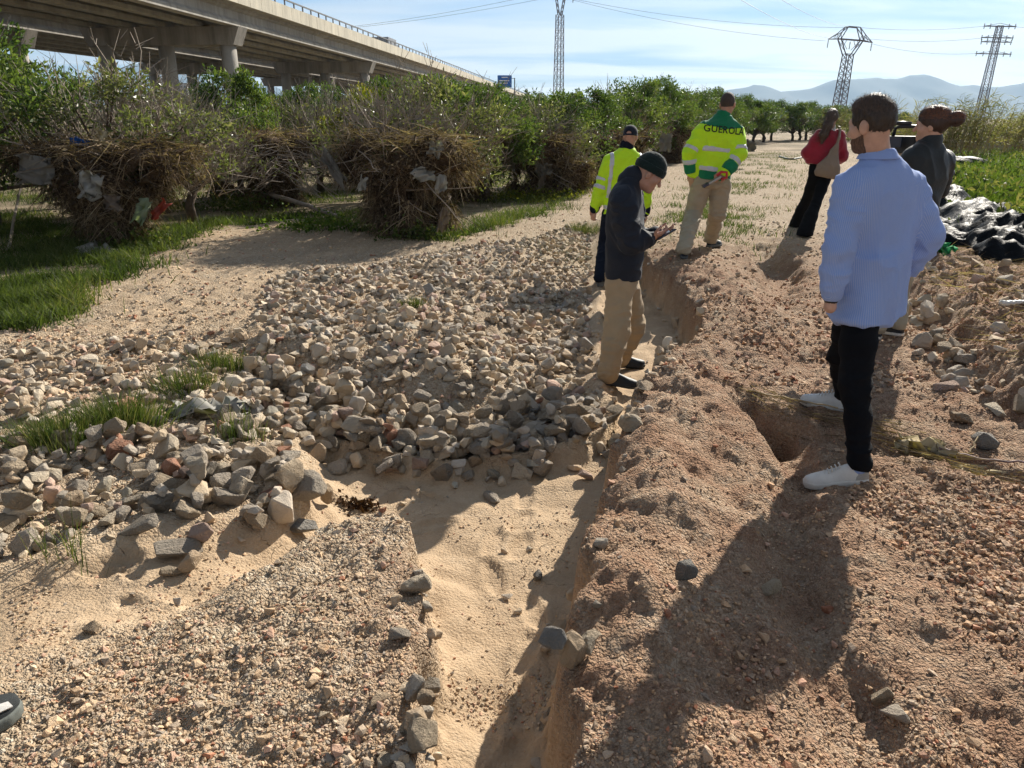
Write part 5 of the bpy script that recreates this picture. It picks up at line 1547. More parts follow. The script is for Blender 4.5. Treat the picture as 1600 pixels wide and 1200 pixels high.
# ------------------------------------------------------------------ foliage tools
def leaf_mat(name, cols, trans=.35, rough=.45):
    m, nt, b = new_mat(name)
    a = nt.nodes.new('ShaderNodeAttribute'); a.attribute_name = 'rnd'
    c = ramp(nt, a.outputs['Fac'], [(i / (len(cols) - 1), k) for i, k in enumerate(cols)])
    nt.links.new(c, b.inputs['Base Color']); b.inputs['Roughness'].default_value = rough; b.inputs['Specular IOR Level'].default_value = .12
    tr = nt.nodes.new('ShaderNodeBsdfTranslucent'); nt.links.new(mix(nt, 1.0, c, (1.5, 1.6, .7), 'MULTIPLY'), tr.inputs['Color'])
    ms = nt.nodes.new('ShaderNodeMixShader'); ms.inputs[0].default_value = trans
    nt.links.new(b.outputs[0], ms.inputs[1]); nt.links.new(tr.outputs[0], ms.inputs[2]); nt.links.new(ms.outputs[0], nt.nodes['Material Output'].inputs['Surface'])
    return m
L_DARK = leaf_mat('citrus_leaf', [(.034, .06, .02), (.065, .105, .032), (.11, .155, .046), (.18, .21, .07)], .35, .45)
L_MID = leaf_mat('dusty_citrus_leaf', [(.06, .072, .034), (.105, .125, .052), (.16, .175, .08), (.25, .24, .14)], .35, .36)
L_YEL = leaf_mat('yellowing_citrus_leaf', [(.04, .06, .014), (.10, .12, .02), (.19, .19, .03), (.28, .24, .05)])
L_GRASS = leaf_mat('grass_blade', [(.03, .05, .014), (.06, .085, .022), (.10, .13, .035), (.22, .20, .09)], .36, .6)
L_FIELD = leaf_mat('field_grass_blade', [(.045, .08, .012), (.08, .135, .022), (.12, .18, .035), (.24, .24, .09)], .38, .6)
L_RUSH = leaf_mat('rush_blade', [(.03, .05, .012), (.055, .085, .02), (.09, .12, .03), (.20, .18, .09)], .3, .6)
L_REED = leaf_mat('cane_leaf', [(.07, .08, .03), (.13, .14, .05), (.21, .20, .09), (.32, .28, .15)], .35, .6)
L_STRAW = leaf_mat('flood_straw', [(.05, .036, .025), (.13, .092, .06), (.25, .18, .115), (.42, .33, .22)], .2, .9)
M_BARK = simple('bark', (.085, .062, .045), .95, .35, 12, .6, 50)
M_TWIG = simple('dead_twig', (.27, .225, .18), .9, .25, 10)
M_DEBRIS = simple('matted_debris', (.085, .058, .038), 1.0, .5, 9, .8, 25, .1, 0, .05)

def leaves(P, D, size, r, width=.42):
    """folded leaf pairs of triangles at points P along directions D"""
    n = len(P); s = size * r.uniform(.6, 1.25, (n, 1))
    d = D / (np.linalg.norm(D, axis=1, keepdims=True) + 1e-9)
    u = np.cross(d, r.normal(size=(n, 3))); u /= np.linalg.norm(u, axis=1, keepdims=True) + 1e-9; w = np.cross(d, u)
    c = P + d * s * .5
    V = np.stack([P, c + u * s * width * .5 + w * s * .10, P + d * s - w * s * .12, c - u * s * width * .5 + w * s * .10], 1).reshape(-1, 3)
    k = (np.arange(n) * 4)[:, None]
    F = np.concatenate([k + np.array((0, 1, 2)), k + np.array((0, 2, 3))])
    return V, F
def ribbons(P0, D, L, W, droop, r, seg=2):
    """blades: tapering ribbons that bend under their own weight"""
    n = len(P0); d = D / (np.linalg.norm(D, axis=1, keepdims=True) + 1e-9)
    u = np.cross(d, r.normal(size=(n, 3)) * .4 + np.array((0, 0, .2))); u /= np.linalg.norm(u, axis=1, keepdims=True) + 1e-9
    L = np.asarray(L).reshape(-1, 1); W = np.asarray(W).reshape(-1, 1) * np.ones((n, 1)); rows = []
    hz = d.copy(); hz[:, 2] = 0; hz = hz + r.normal(0, .3, (n, 3)) * np.array((1, 1, 0))
    for k in range(seg + 1):
        t = k / seg; c = P0 + d * L * t + (hz * .6 + np.array((0, 0, -1))) * droop * L * t * t
        w = W * (1 - t) ** .6 if k < seg else W * .0
        rows += [c - u * w, c + u * w]
    V = np.stack(rows, 1).reshape(-1, 3); m = 2 * (seg + 1)
    Q = (np.array([(2 * k, 2 * k + 1, 2 * k + 3, 2 * k + 2) for k in range(seg)])[None] + (np.arange(n) * m)[:, None, None]).reshape(-1, 4)
    return V, Q, m

def tree_proto(seed, h, rad, nclump, per, leafsize, nbare, zlo=.75, spread=.30):
    r = np.random.default_rng(seed)
    tr = MB(); tips = []
    fork = r.uniform(.45, .65)
    tr.tube([(0, 0, -.1), (r.normal(0, .03), r.normal(0, .03), fork * .5), (r.normal(0, .05), r.normal(0, .05), fork)], [.10, .085, .08], 8)
    cl = []
    for k in range(nclump):
        a = r.uniform(0, 6.28); z = zlo + (h - zlo) * r.random() ** .8; tt = (z - zlo) / (h - zlo)
        prof = math.sqrt(max(.05, 1 - (tt * 1.05 - .25) ** 2 / 1.1)) * (1 if tt < .8 else .75)
        q = rad * prof * r.uniform(.45, 1.08)
        cl.append((math.cos(a) * q, math.sin(a) * q, z))
    cl = np.array(cl); 
    for k in range(min(nclump, 22)):
        e = cl[k]; mid_ = np.array((e[0] * .35 + r.normal(0, .08), e[1] * .35 + r.normal(0, .08), fork + (e[2] - fork) * .45))
        tr.tube([(0, 0, fork - .05), mid_, e * .98], [.045, .028, .008], 5, False)
    tw = MB(); 
    for k in range(nbare):
        e = cl[r.integers(nclump)] * r.uniform(.5, 1.0, 3); d = unit(np.array((e[0] * .5, e[1] * .5, .75)) + r.normal(0, .35, 3)); L = r.uniform(.35, 1.0)
        p1_ = e + d * L * .5 + r.normal(0, .05, 3); p2_ = e + d * L + r.normal(0, .08, 3)
        tw.tube([e, p1_, p2_], [.0095, .007, .003], 3, False)
        for _ in range(r.integers(1, 4)):
            t = r.uniform(.3, .9); b0 = e + (p2_ - e) * t; tw.tube([b0, b0 + unit(d + r.normal(0, .6, 3)) * L * r.uniform(.2, .45)], [.006, .0025], 3, False)
    n = nclump * per
    ci = r.integers(0, nclump, n); sp = spread * r.uniform(.6, 1.2, nclump)[ci]
    off = r.normal(size=(n, 3)); off *= (sp * r.random(n) ** .45 / (np.linalg.norm(off, axis=1) + 1e-9))[:, None] * np.array((1, 1, .85))
    P = cl[ci] + off; D = off * .8 / sp[:, None] + np.array((0, 0, .25)) + r.normal(0, .5, (n, 3))
    V, F = leaves(P, D, leafsize, r)
    crnd = np.clip(r.normal(.45, .2, nclump)[ci] + r.normal(0, .18, n), 0, 1)
    return dict(trunk=tr, twigs=tw if nbare else None, V=V, F=F, rnd=np.repeat(crnd, 4), tips=cl)
TREES = []
for k, (seed, h, rad, nc, per, ls, nb, zlo, lm) in enumerate([
        (1, 2.55, 1.35, 60, 125, .10, 40, .75, L_DARK), (2, 2.3, 1.35, 46, 75, .09, 330, .9, L_MID), (3, 2.35, 1.3, 58, 120, .10, 50, .75, L_YEL),
        (4, 1.95, 1.45, 34, 40, .085, 560, .9, L_MID), (5, 2.75, 1.3, 66, 125, .10, 40, .7, L_DARK), (6, 2.3, 1.4, 50, 95, .095, 160, .8, L_DARK)]):
    T = tree_proto(seed, h, rad, nc, per, ls, nb, zlo)
    TREES.append(dict(trunk=T['trunk'].mesh('trunk', M_BARK, True), twigs=T['twigs'].mesh('bare_twigs', M_TWIG), crown=make_mesh('crown', T['V'], T['F'], lm, False, dict(rnd=T['rnd']))))
def place_tree(k, x, y, label, group='orange trees of the flooded orchard', s=1.0, rz=None, sz=None):
    z = gz_at((x, y)); o = empty('orange_tree', (x, y, z), rng.uniform(0, 6.28) if rz is None else rz); tag(o, label, 'tree', group)
    o.scale = (s, s, sz or s)
    for nm in ('trunk', 'crown', 'twigs'): obj({'twigs': 'bare_twigs'}.get(nm, nm), TREES[k][nm], o)
    return o
rng = np.random.default_rng(77)
# near trees, each told apart
place_tree(4, -7.75, 10.6, 'tallest dense green orange tree at the left edge of the orchard', s=1.05, sz=1.14)
place_tree(4, -8.6, 12.6, 'leafy orange tree behind the tallest one at the left edge', s=1.1, sz=1.10)
place_tree(1, -5.9, 11.6, 'half bare orange tree above the large debris skirt at left', s=1.05, sz=.98)
place_tree(3, -5.6, 13.4, 'mostly leafless orange tree right of the large left debris skirt', s=.9)
place_tree(3, -6.6, 14.6, 'twiggy orange tree behind the half bare one at left', s=1.0)
place_tree(5, -8.9, 15.5, 'green orange tree far behind the left edge', s=1.05)
place_tree(0, -5.85, 16.6, 'dense dark orange tree under the end of the first bridge pier', s=.80, sz=.98)
place_tree(3, -4.6, 18.6, 'bare topped orange tree over the second debris skirt', s=1.0)
place_tree(2, -3.6, 21.0, 'yellowing orange tree behind the second debris skirt', s=1.0)
place_tree(3, -1.95, 12.4, 'bare twiggy orange tree over the middle debris skirt', s=.92)
place_tree(1, -1.2, 13.2, 'thin leaved orange tree behind the middle debris skirt', s=.95)
place_tree(0, -1.6, 16.0, 'dense orange tree rising behind the middle debris skirt, left one', s=.92, sz=.92)
place_tree(4, -.55, 16.8, 'tall dense orange tree right of the middle debris skirt', s=.85, sz=.82)
place_tree(2, -2.9, 17.2, 'yellow green orange tree before the second bridge pier', s=.9)
place_tree(1, .55, 18.2, 'thin dusty orange tree beside the blue road sign', s=.95, sz=.82)
place_tree(0, 1.0, 19.6, 'dense orange tree over the right hand debris skirt', s=.95, sz=.86)
place_tree(4, 2.2, 22.2, 'tall dense orange tree below the nearest pylon', s=.92, sz=.86)
place_tree(5, 3.3, 24.6, 'dusty green orange tree left of the capped man', s=1.0)
k2 = 0
far_label = ['green orange tree in the far row along the track, {} the tall man', 'orange tree deep in the orchard behind the front row']
for i, (x, y) in enumerate([(4.3, 27.5), (5.6, 30.6), (6.9, 33.6), (8.3, 36.8), (9.6, 40), (11.0, 43.5), (12.6, 47), (14.2, 51), (16, 55), (18.4, 60), (21, 66)]):
    where = ['directly behind the tall man', 'just right of the tall man', 'second right of the tall man', 'third right of the tall man', 'fourth right of the tall man', 'behind the woman in red',
             'past the woman in red', 'farther past the woman in red', 'near the far end of the row', 'last but one of the row', 'last of the row'][i]
    place_tree([0, 4, 5, 0, 5, 4, 0, 5, 4, 0, 5][i], x, y, 'green orange tree in the row by the track, ' + where, s=1.08 + .02 * (i % 3))
for i in range(46):
    rowk = i % 4; t = i // 4
    x = -4.5 - 4.4 * rowk + (1.42 * t) + rng.normal(0, .3) + .6; y = 22 + 3.6 * t + rng.normal(0, .4) + rowk * .6
    kt_ = int(rng.choice([0, 1, 2, 4, 5, 3], p=[.24, .2, .12, .2, .18, .06])); u_ = x / y
    reg = 'left of the first bridge pier' if u_ < -.42 else ('below the first bridge pier' if u_ < -.3 else ('below the second bridge pier' if u_ < -.16 else ('below the far viaduct' if u_ < -.03 else ('below the road sign' if u_ < .05 else 'behind the hi-vis men'))))
    place_tree(kt_, x, y, ['dense dark', 'thin dusty', 'yellowing', 'mostly leafless', 'tall dense', 'dusty green'][kt_] + ' orange tree deep in the orchard, ' + reg + (', nearer rows' if y < 36 else ', farther rows'), 'orange trees deep in the orchard', s=rng.uniform(.88, 1.06))

for i, (px, D) in enumerate([(1180, 56), (1202, 58), (1222, 60), (1241, 62), (1259, 63), (1277, 64), (1294, 65), (1311, 66), (1327, 66), (1344, 68), (1362, 70), (1380, 70), (1398, 72), (1416, 72)]):
    place_tree([0, 5, 4, 0, 5, 4, 5, 0, 5, 4, 0, 5, 0, 4][i], at(px, 190, D)[0], D + (i % 3), 'distant orange tree closing the track, ' + ('right of the tall man' if i < 4 else ('behind the woman in red' if i < 8 else 'between the two women')), 'distant trees closing the track', s=1.2 - .02 * max(0, i - 6), sz=1.05 - .04 * max(0, i - 6))
# ------------------------------------------------------------------ flood debris wrapped round the trunks
STICK_ME = []
for k in range(4):
    r_ = np.random.default_rng(900 + k); a = np.cumsum(np.concatenate([[[0, 0, 0]], np.array((.28, 0, 0)) + r_.normal(0, .022, (4, 3))]), 0); mb = MB(); mb.tube(a, [.014, .012, .010, .008, .004], 5); STICK_ME.append(mb.mesh('stick', M_TWIG, True))
def debris(x, y, w, h, label, seed, n=5200, base=.42, depth=.75, sticks=10, lean=0.0, group='skirts of flood debris round the orchard trunks'):
    r = np.random.default_rng(seed); z0 = gz_at((x, y)); root = empty('flood_debris', (x, y, z0)); tag(root, label, 'debris', group)
    na, nz = 40, 22; A = np.arange(na) * 2 * math.pi / na; T = np.linspace(0, 1, nz)
    prof = np.interp(T, [0, .15, .35, .55, .75, .9, 1.0], [base, base * .95, base * 1.05, .62, .92, .98, .66])
    aa, tt = np.meshgrid(A, T); R_ = np.interp(tt, T, prof) * w / 2
    pts = np.stack([np.cos(aa) * R_, np.sin(aa) * R_ * depth, tt * h], 2).reshape(-1, 3)
    nn = perlin3(pts * 1.7 + seed) * .50 + perlin3(pts * 4.1 + seed) * .32 + perlin3(pts * 9 + seed) * .14
    pts[:, :2] *= (1 + nn * 1.25)[:, None]; pts[:, 2] += perlin3(pts * 2.5 + 7 + seed) * .16 * h * (pts[:, 2] / h); pts[:, 0] += lean * pts[:, 2]
    q = [(i * na + j, i * na + (j + 1) % na, (i + 1) * na + (j + 1) % na, (i + 1) * na + j) for i in range(nz - 1) for j in range(na)]
    topc = np.array([[lean * h, 0, h * .98]]); t3 = [((nz - 1) * na + j, (nz - 1) * na + (j + 1) % na, nz * na) for j in range(na)]
    inner = np.concatenate([pts, topc]).copy(); inner[:, :2] *= .9
    gap = lambda p: (perlin3(p * np.array((1.9, 1.9, 1.5)) + seed * 2.7) < -.20) & (p[:, 2] < .80 * h) & (p[:, 2] > .08 * h)
    qa = np.array(q); qa = qa[~gap(pts[qa[:, 0]])]
    obj('matted_core', make_mesh('matted_core', inner, [qa, np.array(t3)], M_DEBRIS, True), root)
    okp = np.where(~gap(pts))[0]; idx = okp[r.integers(0, len(okp), n)]; P = pts[idx] * np.array((1, 1, 1)) + r.normal(0, .05, (n, 3)); out = P * np.array((1, 1, 0)); out /= np.linalg.norm(out, axis=1, keepdims=True) + 1e-6
    tang = np.cross(out, np.array((0, 0, 1.0))); hi = (P[:, 2:3] / h)
    clump = perlin3(P * 3 + seed)[:, None]
    D = out * .45 + tang * r.normal(0, 1.0, (n, 1)) + np.array((0, 0, 1.0)) * (r.normal(-.25, .75, (n, 1)) - .4 * (1 - hi)) + clump * tang
    L = r.uniform(.08, .30, n) * (1 + .9 * (r.random(n) < .12)); W = r.uniform(.003, .0075, n)
    V, Q, m = ribbons(P, D, L, W, .35, r, 2)
    rn = np.clip(.36 + .8 * clump[:, 0] + r.normal(0, .28, n), 0, 1)
    tag(obj('straw', make_mesh('straw', V, Q, L_STRAW, False, dict(rnd=np.repeat(rn, m))), root), kind='stuff')
    # a fringe of fine hanging roots and stalks lying on top
    n2 = n // 9; a2 = r.uniform(0, 6.28, n2); q2 = w / 2 * np.sqrt(r.random(n2)) * 1.02
    P2 = np.stack([np.cos(a2) * q2 + lean * h, np.sin(a2) * q2 * depth, h * (.98 + r.normal(0, .05, n2))], 1); D2 = r.normal(size=(n2, 3)) * np.array((1, 1, .22))
    V2, Q2, m2 = ribbons(P2, D2, r.uniform(.2, .8, n2), r.uniform(.003, .007, n2), .08, r, 2)
    tag(obj('top_stalks', make_mesh('top_stalks', V2, Q2, L_STRAW, False, dict(rnd=np.repeat(np.clip(r.normal(.6, .2, n2), 0, 1), m2))), root), kind='stuff')
    n3 = n // 3; i3 = okp[r.integers(0, len(okp), n3)]; V3_, F3_ = leaves(pts[i3] + r.normal(0, .07, (n3, 3)), r.normal(size=(n3, 3)), .075, r, .6)
    tag(obj('dead_leaves', make_mesh('dead_leaves', V3_, F3_, L_STRAW, False, dict(rnd=np.repeat(np.clip(r.normal(.35, .3, n3), 0, 1), 4))), root), kind='stuff')
    for k in range(sticks):
        a = r.uniform(3.3, 6.1); zz = h * r.uniform(.45, 1.0); rr = np.interp(zz / h, T, prof) * w / 2
        o = obj('stick', STICK_ME[k % 4], root, (math.cos(a) * rr * .8, math.sin(a) * rr * depth * 1.05, zz), (r.normal(0, .3), r.normal(0, .5), r.uniform(0, 6.28)), r.uniform(.5, 1.1))
    return root
debris(-5.75, 11.0, 2.25, 1.36, 'large mushroom shaped skirt of straw and rags at left with a blue scrap on top', 41, 8200, .36)
debris(-1.62, 11.5, 1.85, 1.40, 'big skirt of brown flood straw in the middle with white rags at right', 42, 8200, .54)
debris(-4.9, 16.0, 1.9, 1.38, 'second dark skirt of flood straw standing between the two big ones', 43, 5200, .45)
debris(-6.35, 17.6, 1.9, 1.42, 'dark skirt of flood straw under the dense tree left of the second one', 44, 4200, .4)
debris(-1.0, 17.0, 1.8, 1.35, 'shaded debris skirt just behind the big middle one', 45, 3600, .5)
debris(.35, 18.0, 1.7, 1.32, 'hanging debris skirt with pale rags below the road sign', 46, 4200, .45)
debris(1.15, 18.3, 1.3, .75, 'low fallen bundle of flood straw left of the capped man', 47, 4200, .9)
debris(2.4, 21.8, 2.2, 1.32, 'brown debris skirt right behind the fallen bundle', 48, 3600, .4)
debris(3.7, 25.2, 1.8, 1.3, 'small debris skirt between the capped man and the tall man', 49, 2600, .5)
debris(6.2, 30.8, 1.9, 1.3, 'shaded debris skirt right of the tall man', 50, 2600, .5)
debris(8.8, 36.6, 2.0, 1.3, 'far debris skirt left of the woman in red', 51, 2200, .5)
debris(-3.3, 20.8, 2.2, 1.35, 'debris skirt in shade behind the middle trees', 52, 2600, .5)

# rags and plastic caught in it or lying about
def scrap_me(seed, mat, crumple=.25):
    n = 9; g = np.linspace(-.5, .5, n); X, Y = np.meshgrid(g, g); p = np.stack([X.ravel(), Y.ravel(), np.zeros(n * n)], 1)
    p[:, 2] = (crumple + .25) * (perlin3(p * 3 + seed) + .8 * perlin3(p * 6 + seed)); p[:, 0] += .28 * perlin3(p * 3.3 + seed + 5); p[:, 1] += .28 * perlin3(p * 3.1 + seed + 9)
    i = (np.arange(n - 1)[:, None] * n + np.arange(n - 1)[None]).ravel()
    q = np.stack([i, i + 1, i + n + 1, i + n], 1)
    b2 = p.copy(); b2[:, 2] -= .012
    rim = [k for k in range(n)] + [k * n + n - 1 for k in range(1, n)] + [n * n - 1 - k for k in range(1, n)] + [(n - 1 - k) * n for k in range(1, n - 1)]
    side = [(rim[k], rim[k] + n * n, rim[(k + 1) % len(rim)] + n * n, rim[(k + 1) % len(rim)]) for k in range(len(rim))]
    return make_mesh('scrap', np.concatenate([p, b2]), np.concatenate([q, q[:, ::-1] + n * n, np.array(side)]), mat, True)
def ragm(name, col, rough=.7): return leaf_mat(name, [tuple(c * .8 for c in col), col], .25, rough)
R_WHITE = ragm('white_plastic_film', (.42, .405, .37)); R_GREY = ragm('grey_rag', (.23, .215, .19)); R_BLUE = ragm('blue_plastic', (.02, .10, .35)); R_GREEN = ragm('pale_green_cloth', (.25, .30, .20))
R_REDR = ragm('red_rag', (.30, .07, .05)); R_BEIGE = ragm('beige_husk', (.66, .56, .38)); R_BROWN = ragm('brown_rag', (.24, .19, .15)); R_EMER = ragm('bright_green_plastic', (.05, .38, .14))
def scrap(px, py, D, size, mat, label, seed, rot=(1.4, 0, 0), crumple=.25, name='plastic_scrap', cat='scrap'):
    p = at(px, py, D); o = obj(name, scrap_me(seed, mat, crumple), None, p, rot, size if hasattr(size, '__len__') else (size,) * 3); tag(o, label, cat); return o
D1, D3 = 10.05, 10.75
scrap(121, 226, D1 + .5, .20, R_BLUE, 'crumpled blue plastic on top of the left debris skirt', 1, (1.2, .3, 0), .4)
scrap(55, 268, D1, (.42, .36, .36), R_GREY, 'grey sheet hanging off the left end of the left debris skirt', 2, (1.3, .1, .2), .2)
scrap(142, 290, D1 - .05, (.26, .34, .3), R_WHITE, 'white plastic film torn on the front of the left debris skirt', 3, (1.45, .2, -.1), .35)
scrap(176, 316, D1 - .05, .20, R_BROWN, 'brownish rag below the white film on the left debris skirt', 4, (1.4, .2, .2))
scrap(222, 330, D1 + .1, (.16, .34, .25), R_GREEN, 'pale green cloth hanging at lower right of the left debris skirt', 5, (1.4, .5, 0), .15)
scrap(248, 328, D1 + .2, (.12, .30, .2), R_REDR, 'reddish rag strip beside the pale green cloth', 6, (1.4, .8, 0), .2)
scrap(148, 393, 10.1, (.42, .30, .3), R_WHITE, 'white plastic sheet lying on grass before the left debris skirt', 7, (0.15, 0, .3), .12)
scrap(158, 212, D1 + .6, .16, R_BEIGE, 'beige scrap sticking up from the left debris skirt', 8, (1.3, .4, .5), .4)
scrap(690, 288, D3 - .05, (.14, .26, .2), R_WHITE, 'white rectangular rag at right end of the middle debris skirt', 9, (1.5, .1, 0), .10)
scrap(662, 272, D3 - .1, (.30, .16, .2), R_WHITE, 'white crumpled strip beside the rectangular rag', 10, (1.2, .1, .3), .45)
scrap(680, 233, D3 + .1, .20, R_WHITE, 'white rag on the upper right of the middle debris skirt', 11, (1.4, .3, .2), .35)
scrap(566, 287, D3 - .1, (.10, .18, .15), R_WHITE, 'small white tag on the left of the middle debris skirt', 12, (1.4, .3, .2), .15)
scrap(520, 262, D3 + .2, (.13, .50, .2), R_GREY, 'long grey roll hanging at left of the middle debris skirt', 13, (1.3, -.6, 0), .3)
scrap(692, 345, D3 - .1, (.13, .34, .2), R_BROWN, 'brown strip hanging low at right of the middle debris skirt', 14, (1.5, .3, 0), .15)
scrap(480, 245, 15.9, (.50, .22, .3), R_GREY, 'pale grey sheet on the second dark debris skirt', 15, (1.2, .4, 0), .2)
scrap(348, 212, 16.7, (.22, .36, .2), R_BROWN, 'brown rag hanging at left of the second debris skirt', 16, (1.4, 0, 0), .2)
scrap(797, 247, 17.0, (.20, .52, .2), R_GREY, 'long grey rag hanging below the road sign tree', 17, (1.5, .1, 0), .15)
scrap(850, 264, 17.5, (.36, .30, .25), R_GREY, 'grey lump of cloth on the fallen straw bundle', 18, (1.3, .2, .1), .35)
scrap(846, 284, 17.45, (.16, .40, .2), R_BROWN, 'pale stocking of cloth below the grey lump', 19, (1.5, .2, .1), .2)
scrap(1040, 222, 23.5, (.40, .52, .3), R_GREY, 'grey sheet in the trees between the two hi-vis men', 20, (1.4, .2, .3), .2)
scrap(1172, 228, 28.0, .36, R_GREY, 'pale round rag in the trees right of the tall man', 21, (1.4, .2, .3), .3)
x_, y_ = ground_px(330, 648)
o = obj('plastic_sheet', scrap_me(31, R_WHITE, .2), None, (x_, y_, pile.h[int((y_ - 1) / .02), int((x_ + 5.6) / .02)] + .03), (.1, .05, .2), (.40, .16, .22)); tag(o, 'white dusty plastic sheet draped over rocks beside the green rush', 'scrap')
x_, y_ = ground_px(1442, 706)
o = obj('dry_husk', scrap_me(32, R_BEIGE, .3), None, (x_, y_, gz_at((x_, y_)) + .03), (.2, .1, -.5), (.26, .11, .14)); tag(o, 'cream coloured dry husk lying behind the white shoe', 'scrap')
x_, y_ = ground_px(1535, 742)
o = obj('dry_husk', scrap_me(33, R_BEIGE, .3), None, (x_, y_, gz_at((x_, y_)) + .015), (.1, .1, -.15), (.30, .07, .08)); tag(o, 'flat strip of dry husk under the purple cane', 'scrap')
x_, y_ = ground_px(1466, 394)
o = obj('plastic_scrap', scrap_me(34, R_EMER, .4), None, (x_, y_, gz_at((x_, y_)) + .05), (.3, .1, 0), (.28, .2, .2)); tag(o, 'bright green plastic scrap beside the elbow of the blue shirt', 'scrap')
# canes and sticks on the ground
M_CANE = simple('dry_cane', (.36, .27, .15), .8, .25, 8); M_PCANE = simple('purplish_cane', (.22, .15, .14), .7, .2, 8); M_PVC = simple('white_pipe', (.62, .62, .60), .5, .08, 8)
def lying(name, label, pts, rad, mat, cat, lift=.012):
    w = [];
    for p in pts:
        x, y = ground_px(*p[:2]); w.append((x, y, gz_at((x, y)) + lift + (p[2] if len(p) > 2 else 0)))
    c = np.array(w[0]); t = np.linspace(0, 1, len(w)); tt = np.linspace(0, 1, 14); W = np.array(w)
    pp = np.stack([np.interp(tt, t, W[:, k]) for k in range(3)], 1); pp += np.random.default_rng(len(label)).normal(0, .004, pp.shape)
    mb = MB(); mb.tube(pp - c, np.linspace(rad, rad * .6, 14), 6)
    return tag(mb.build(name, mat, None, True, loc=c), label, cat)
lying('cane', 'thin dry cane across the gravel ending behind the far white shoe', [(1166, 614), (1240, 632, .02), (1306, 652, .04)], .007, M_CANE, 'cane')
lying('cane', 'dark purplish cane running off the right edge', [(1462, 712, .03), (1520, 728, .03), (1600, 737, .03)], .009, M_PCANE, 'cane')
lying('cane', 'forked pale twig standing near the dark grey rock', [(1512, 715), (1530, 690, .05)], .005, M_CANE, 'twig')
lying('pipe', 'short white pipe lying on the clod bank at the right edge', [(1562, 480), (1600, 479)], .025, M_PVC, 'pipe', .03)
lying('branch', 'fallen grey branch lying on the grass between the debris skirts', [(396, 320, .25), (440, 327, .18), (480, 335, .12), (530, 345, .02)], .055, M_TWIG, 'branch', .05)
lying('hose', 'black hose curving over the track beyond the tall man', [(1218, 246), (1228, 249), (1240, 250), (1252, 247), (1266, 246)], .05, M_PLASTIC, 'hose', .03)
lying('sapling', 'thin bent pole leaning from left debris skirt to the ground', [(14, 392), (40, 345, .5), (66, 300, .95), (84, 230, 1.35)], .022, M_TWIG, 'pole')
# straw wrack along the rut beneath the man's feet
r = np.random.default_rng(88); n = 420; t = r.random(n)
wl_ = np.array([ground_px(1150, 606), ground_px(1235, 650), ground_px(1330, 665), ground_px(1400, 690), ground_px(1480, 725), ground_px(1600, 752)])
P = np.stack([np.interp(t, np.linspace(0, 1, 6), wl_[:, k]) for k in range(2)], 1) + r.normal(0, .06, (n, 2)); dr = np.gradient(wl_, axis=0)
D = np.stack([np.interp(t, np.linspace(0, 1, 6), dr[:, 0]), np.interp(t, np.linspace(0, 1, 6), dr[:, 1]), np.zeros(n)], 1); D = D / np.linalg.norm(D, axis=1, keepdims=True) * np.sign(r.normal(size=(n, 1))) + r.normal(0, .25, (n, 3)) * np.array((1, 1, .25))
P3 = np.concatenate([P, (interp_ground(P[:, 0], P[:, 1]) + r.uniform(.005, .05, n))[:, None]], 1)
V, Q, m = ribbons(P3, D, r.uniform(.06, .28, n), r.uniform(.0012, .003, n), .02, r, 2)
tag(obj('straw_wrack', make_mesh('straw_wrack', V, Q, L_STRAW, False, dict(rnd=np.repeat(np.clip(r.normal(.5, .25, n), 0, 1), m)), )), "line of matted straw across the track behind the blue shirted man's legs", 'straw', kind='stuff')
n = 2600; P = in_poly([(3.1, 4.2), (3.4, 5.2), (3.9, 6.8), (4.6, 9.0), (5.6, 9.5), (5.8, 6), (4.6, 4)], n, r); P3 = np.concatenate([P, (interp_ground(P[:, 0], P[:, 1]) + r.uniform(.0, .03, n))[:, None]], 1)
V, Q, m = ribbons(P3, r.normal(size=(n, 3)) * np.array((1, 1, .2)), r.uniform(.08, .35, n), r.uniform(.0015, .004, n), .03, r, 2)
tag(obj('dry_stalks', make_mesh('dry_stalks', V, Q, L_STRAW, False, dict(rnd=np.repeat(np.clip(r.normal(.75, .25, n), 0, 1), m)))), 'dry stalks strewn over the clod bank at right', 'straw', kind='stuff')
# clod of dark plant matter on the silt
x_, y_ = ground_px(560, 793); n = 260; P = np.concatenate([np.stack([x_ + r.normal(0, .055, n), y_ + r.normal(0, .03, n)], 1), np.zeros((n, 1))], 1); P[:, 2] = interp_ground(P[:, 0], P[:, 1]) + r.uniform(0, .03, n)
V, F = leaves(P, r.normal(size=(n, 3)), .03, r, .6); tag(obj('leaf_litter', make_mesh('leaf_litter', V, F, leaf_mat('dead_leaf', [(.03, .015, .008), (.10, .05, .022)], .1, .9), False, dict(rnd=r.random(len(V))))), 'small dark clump of dead leaves on the silt left of the shadow', 'leaf litter', kind='stuff')

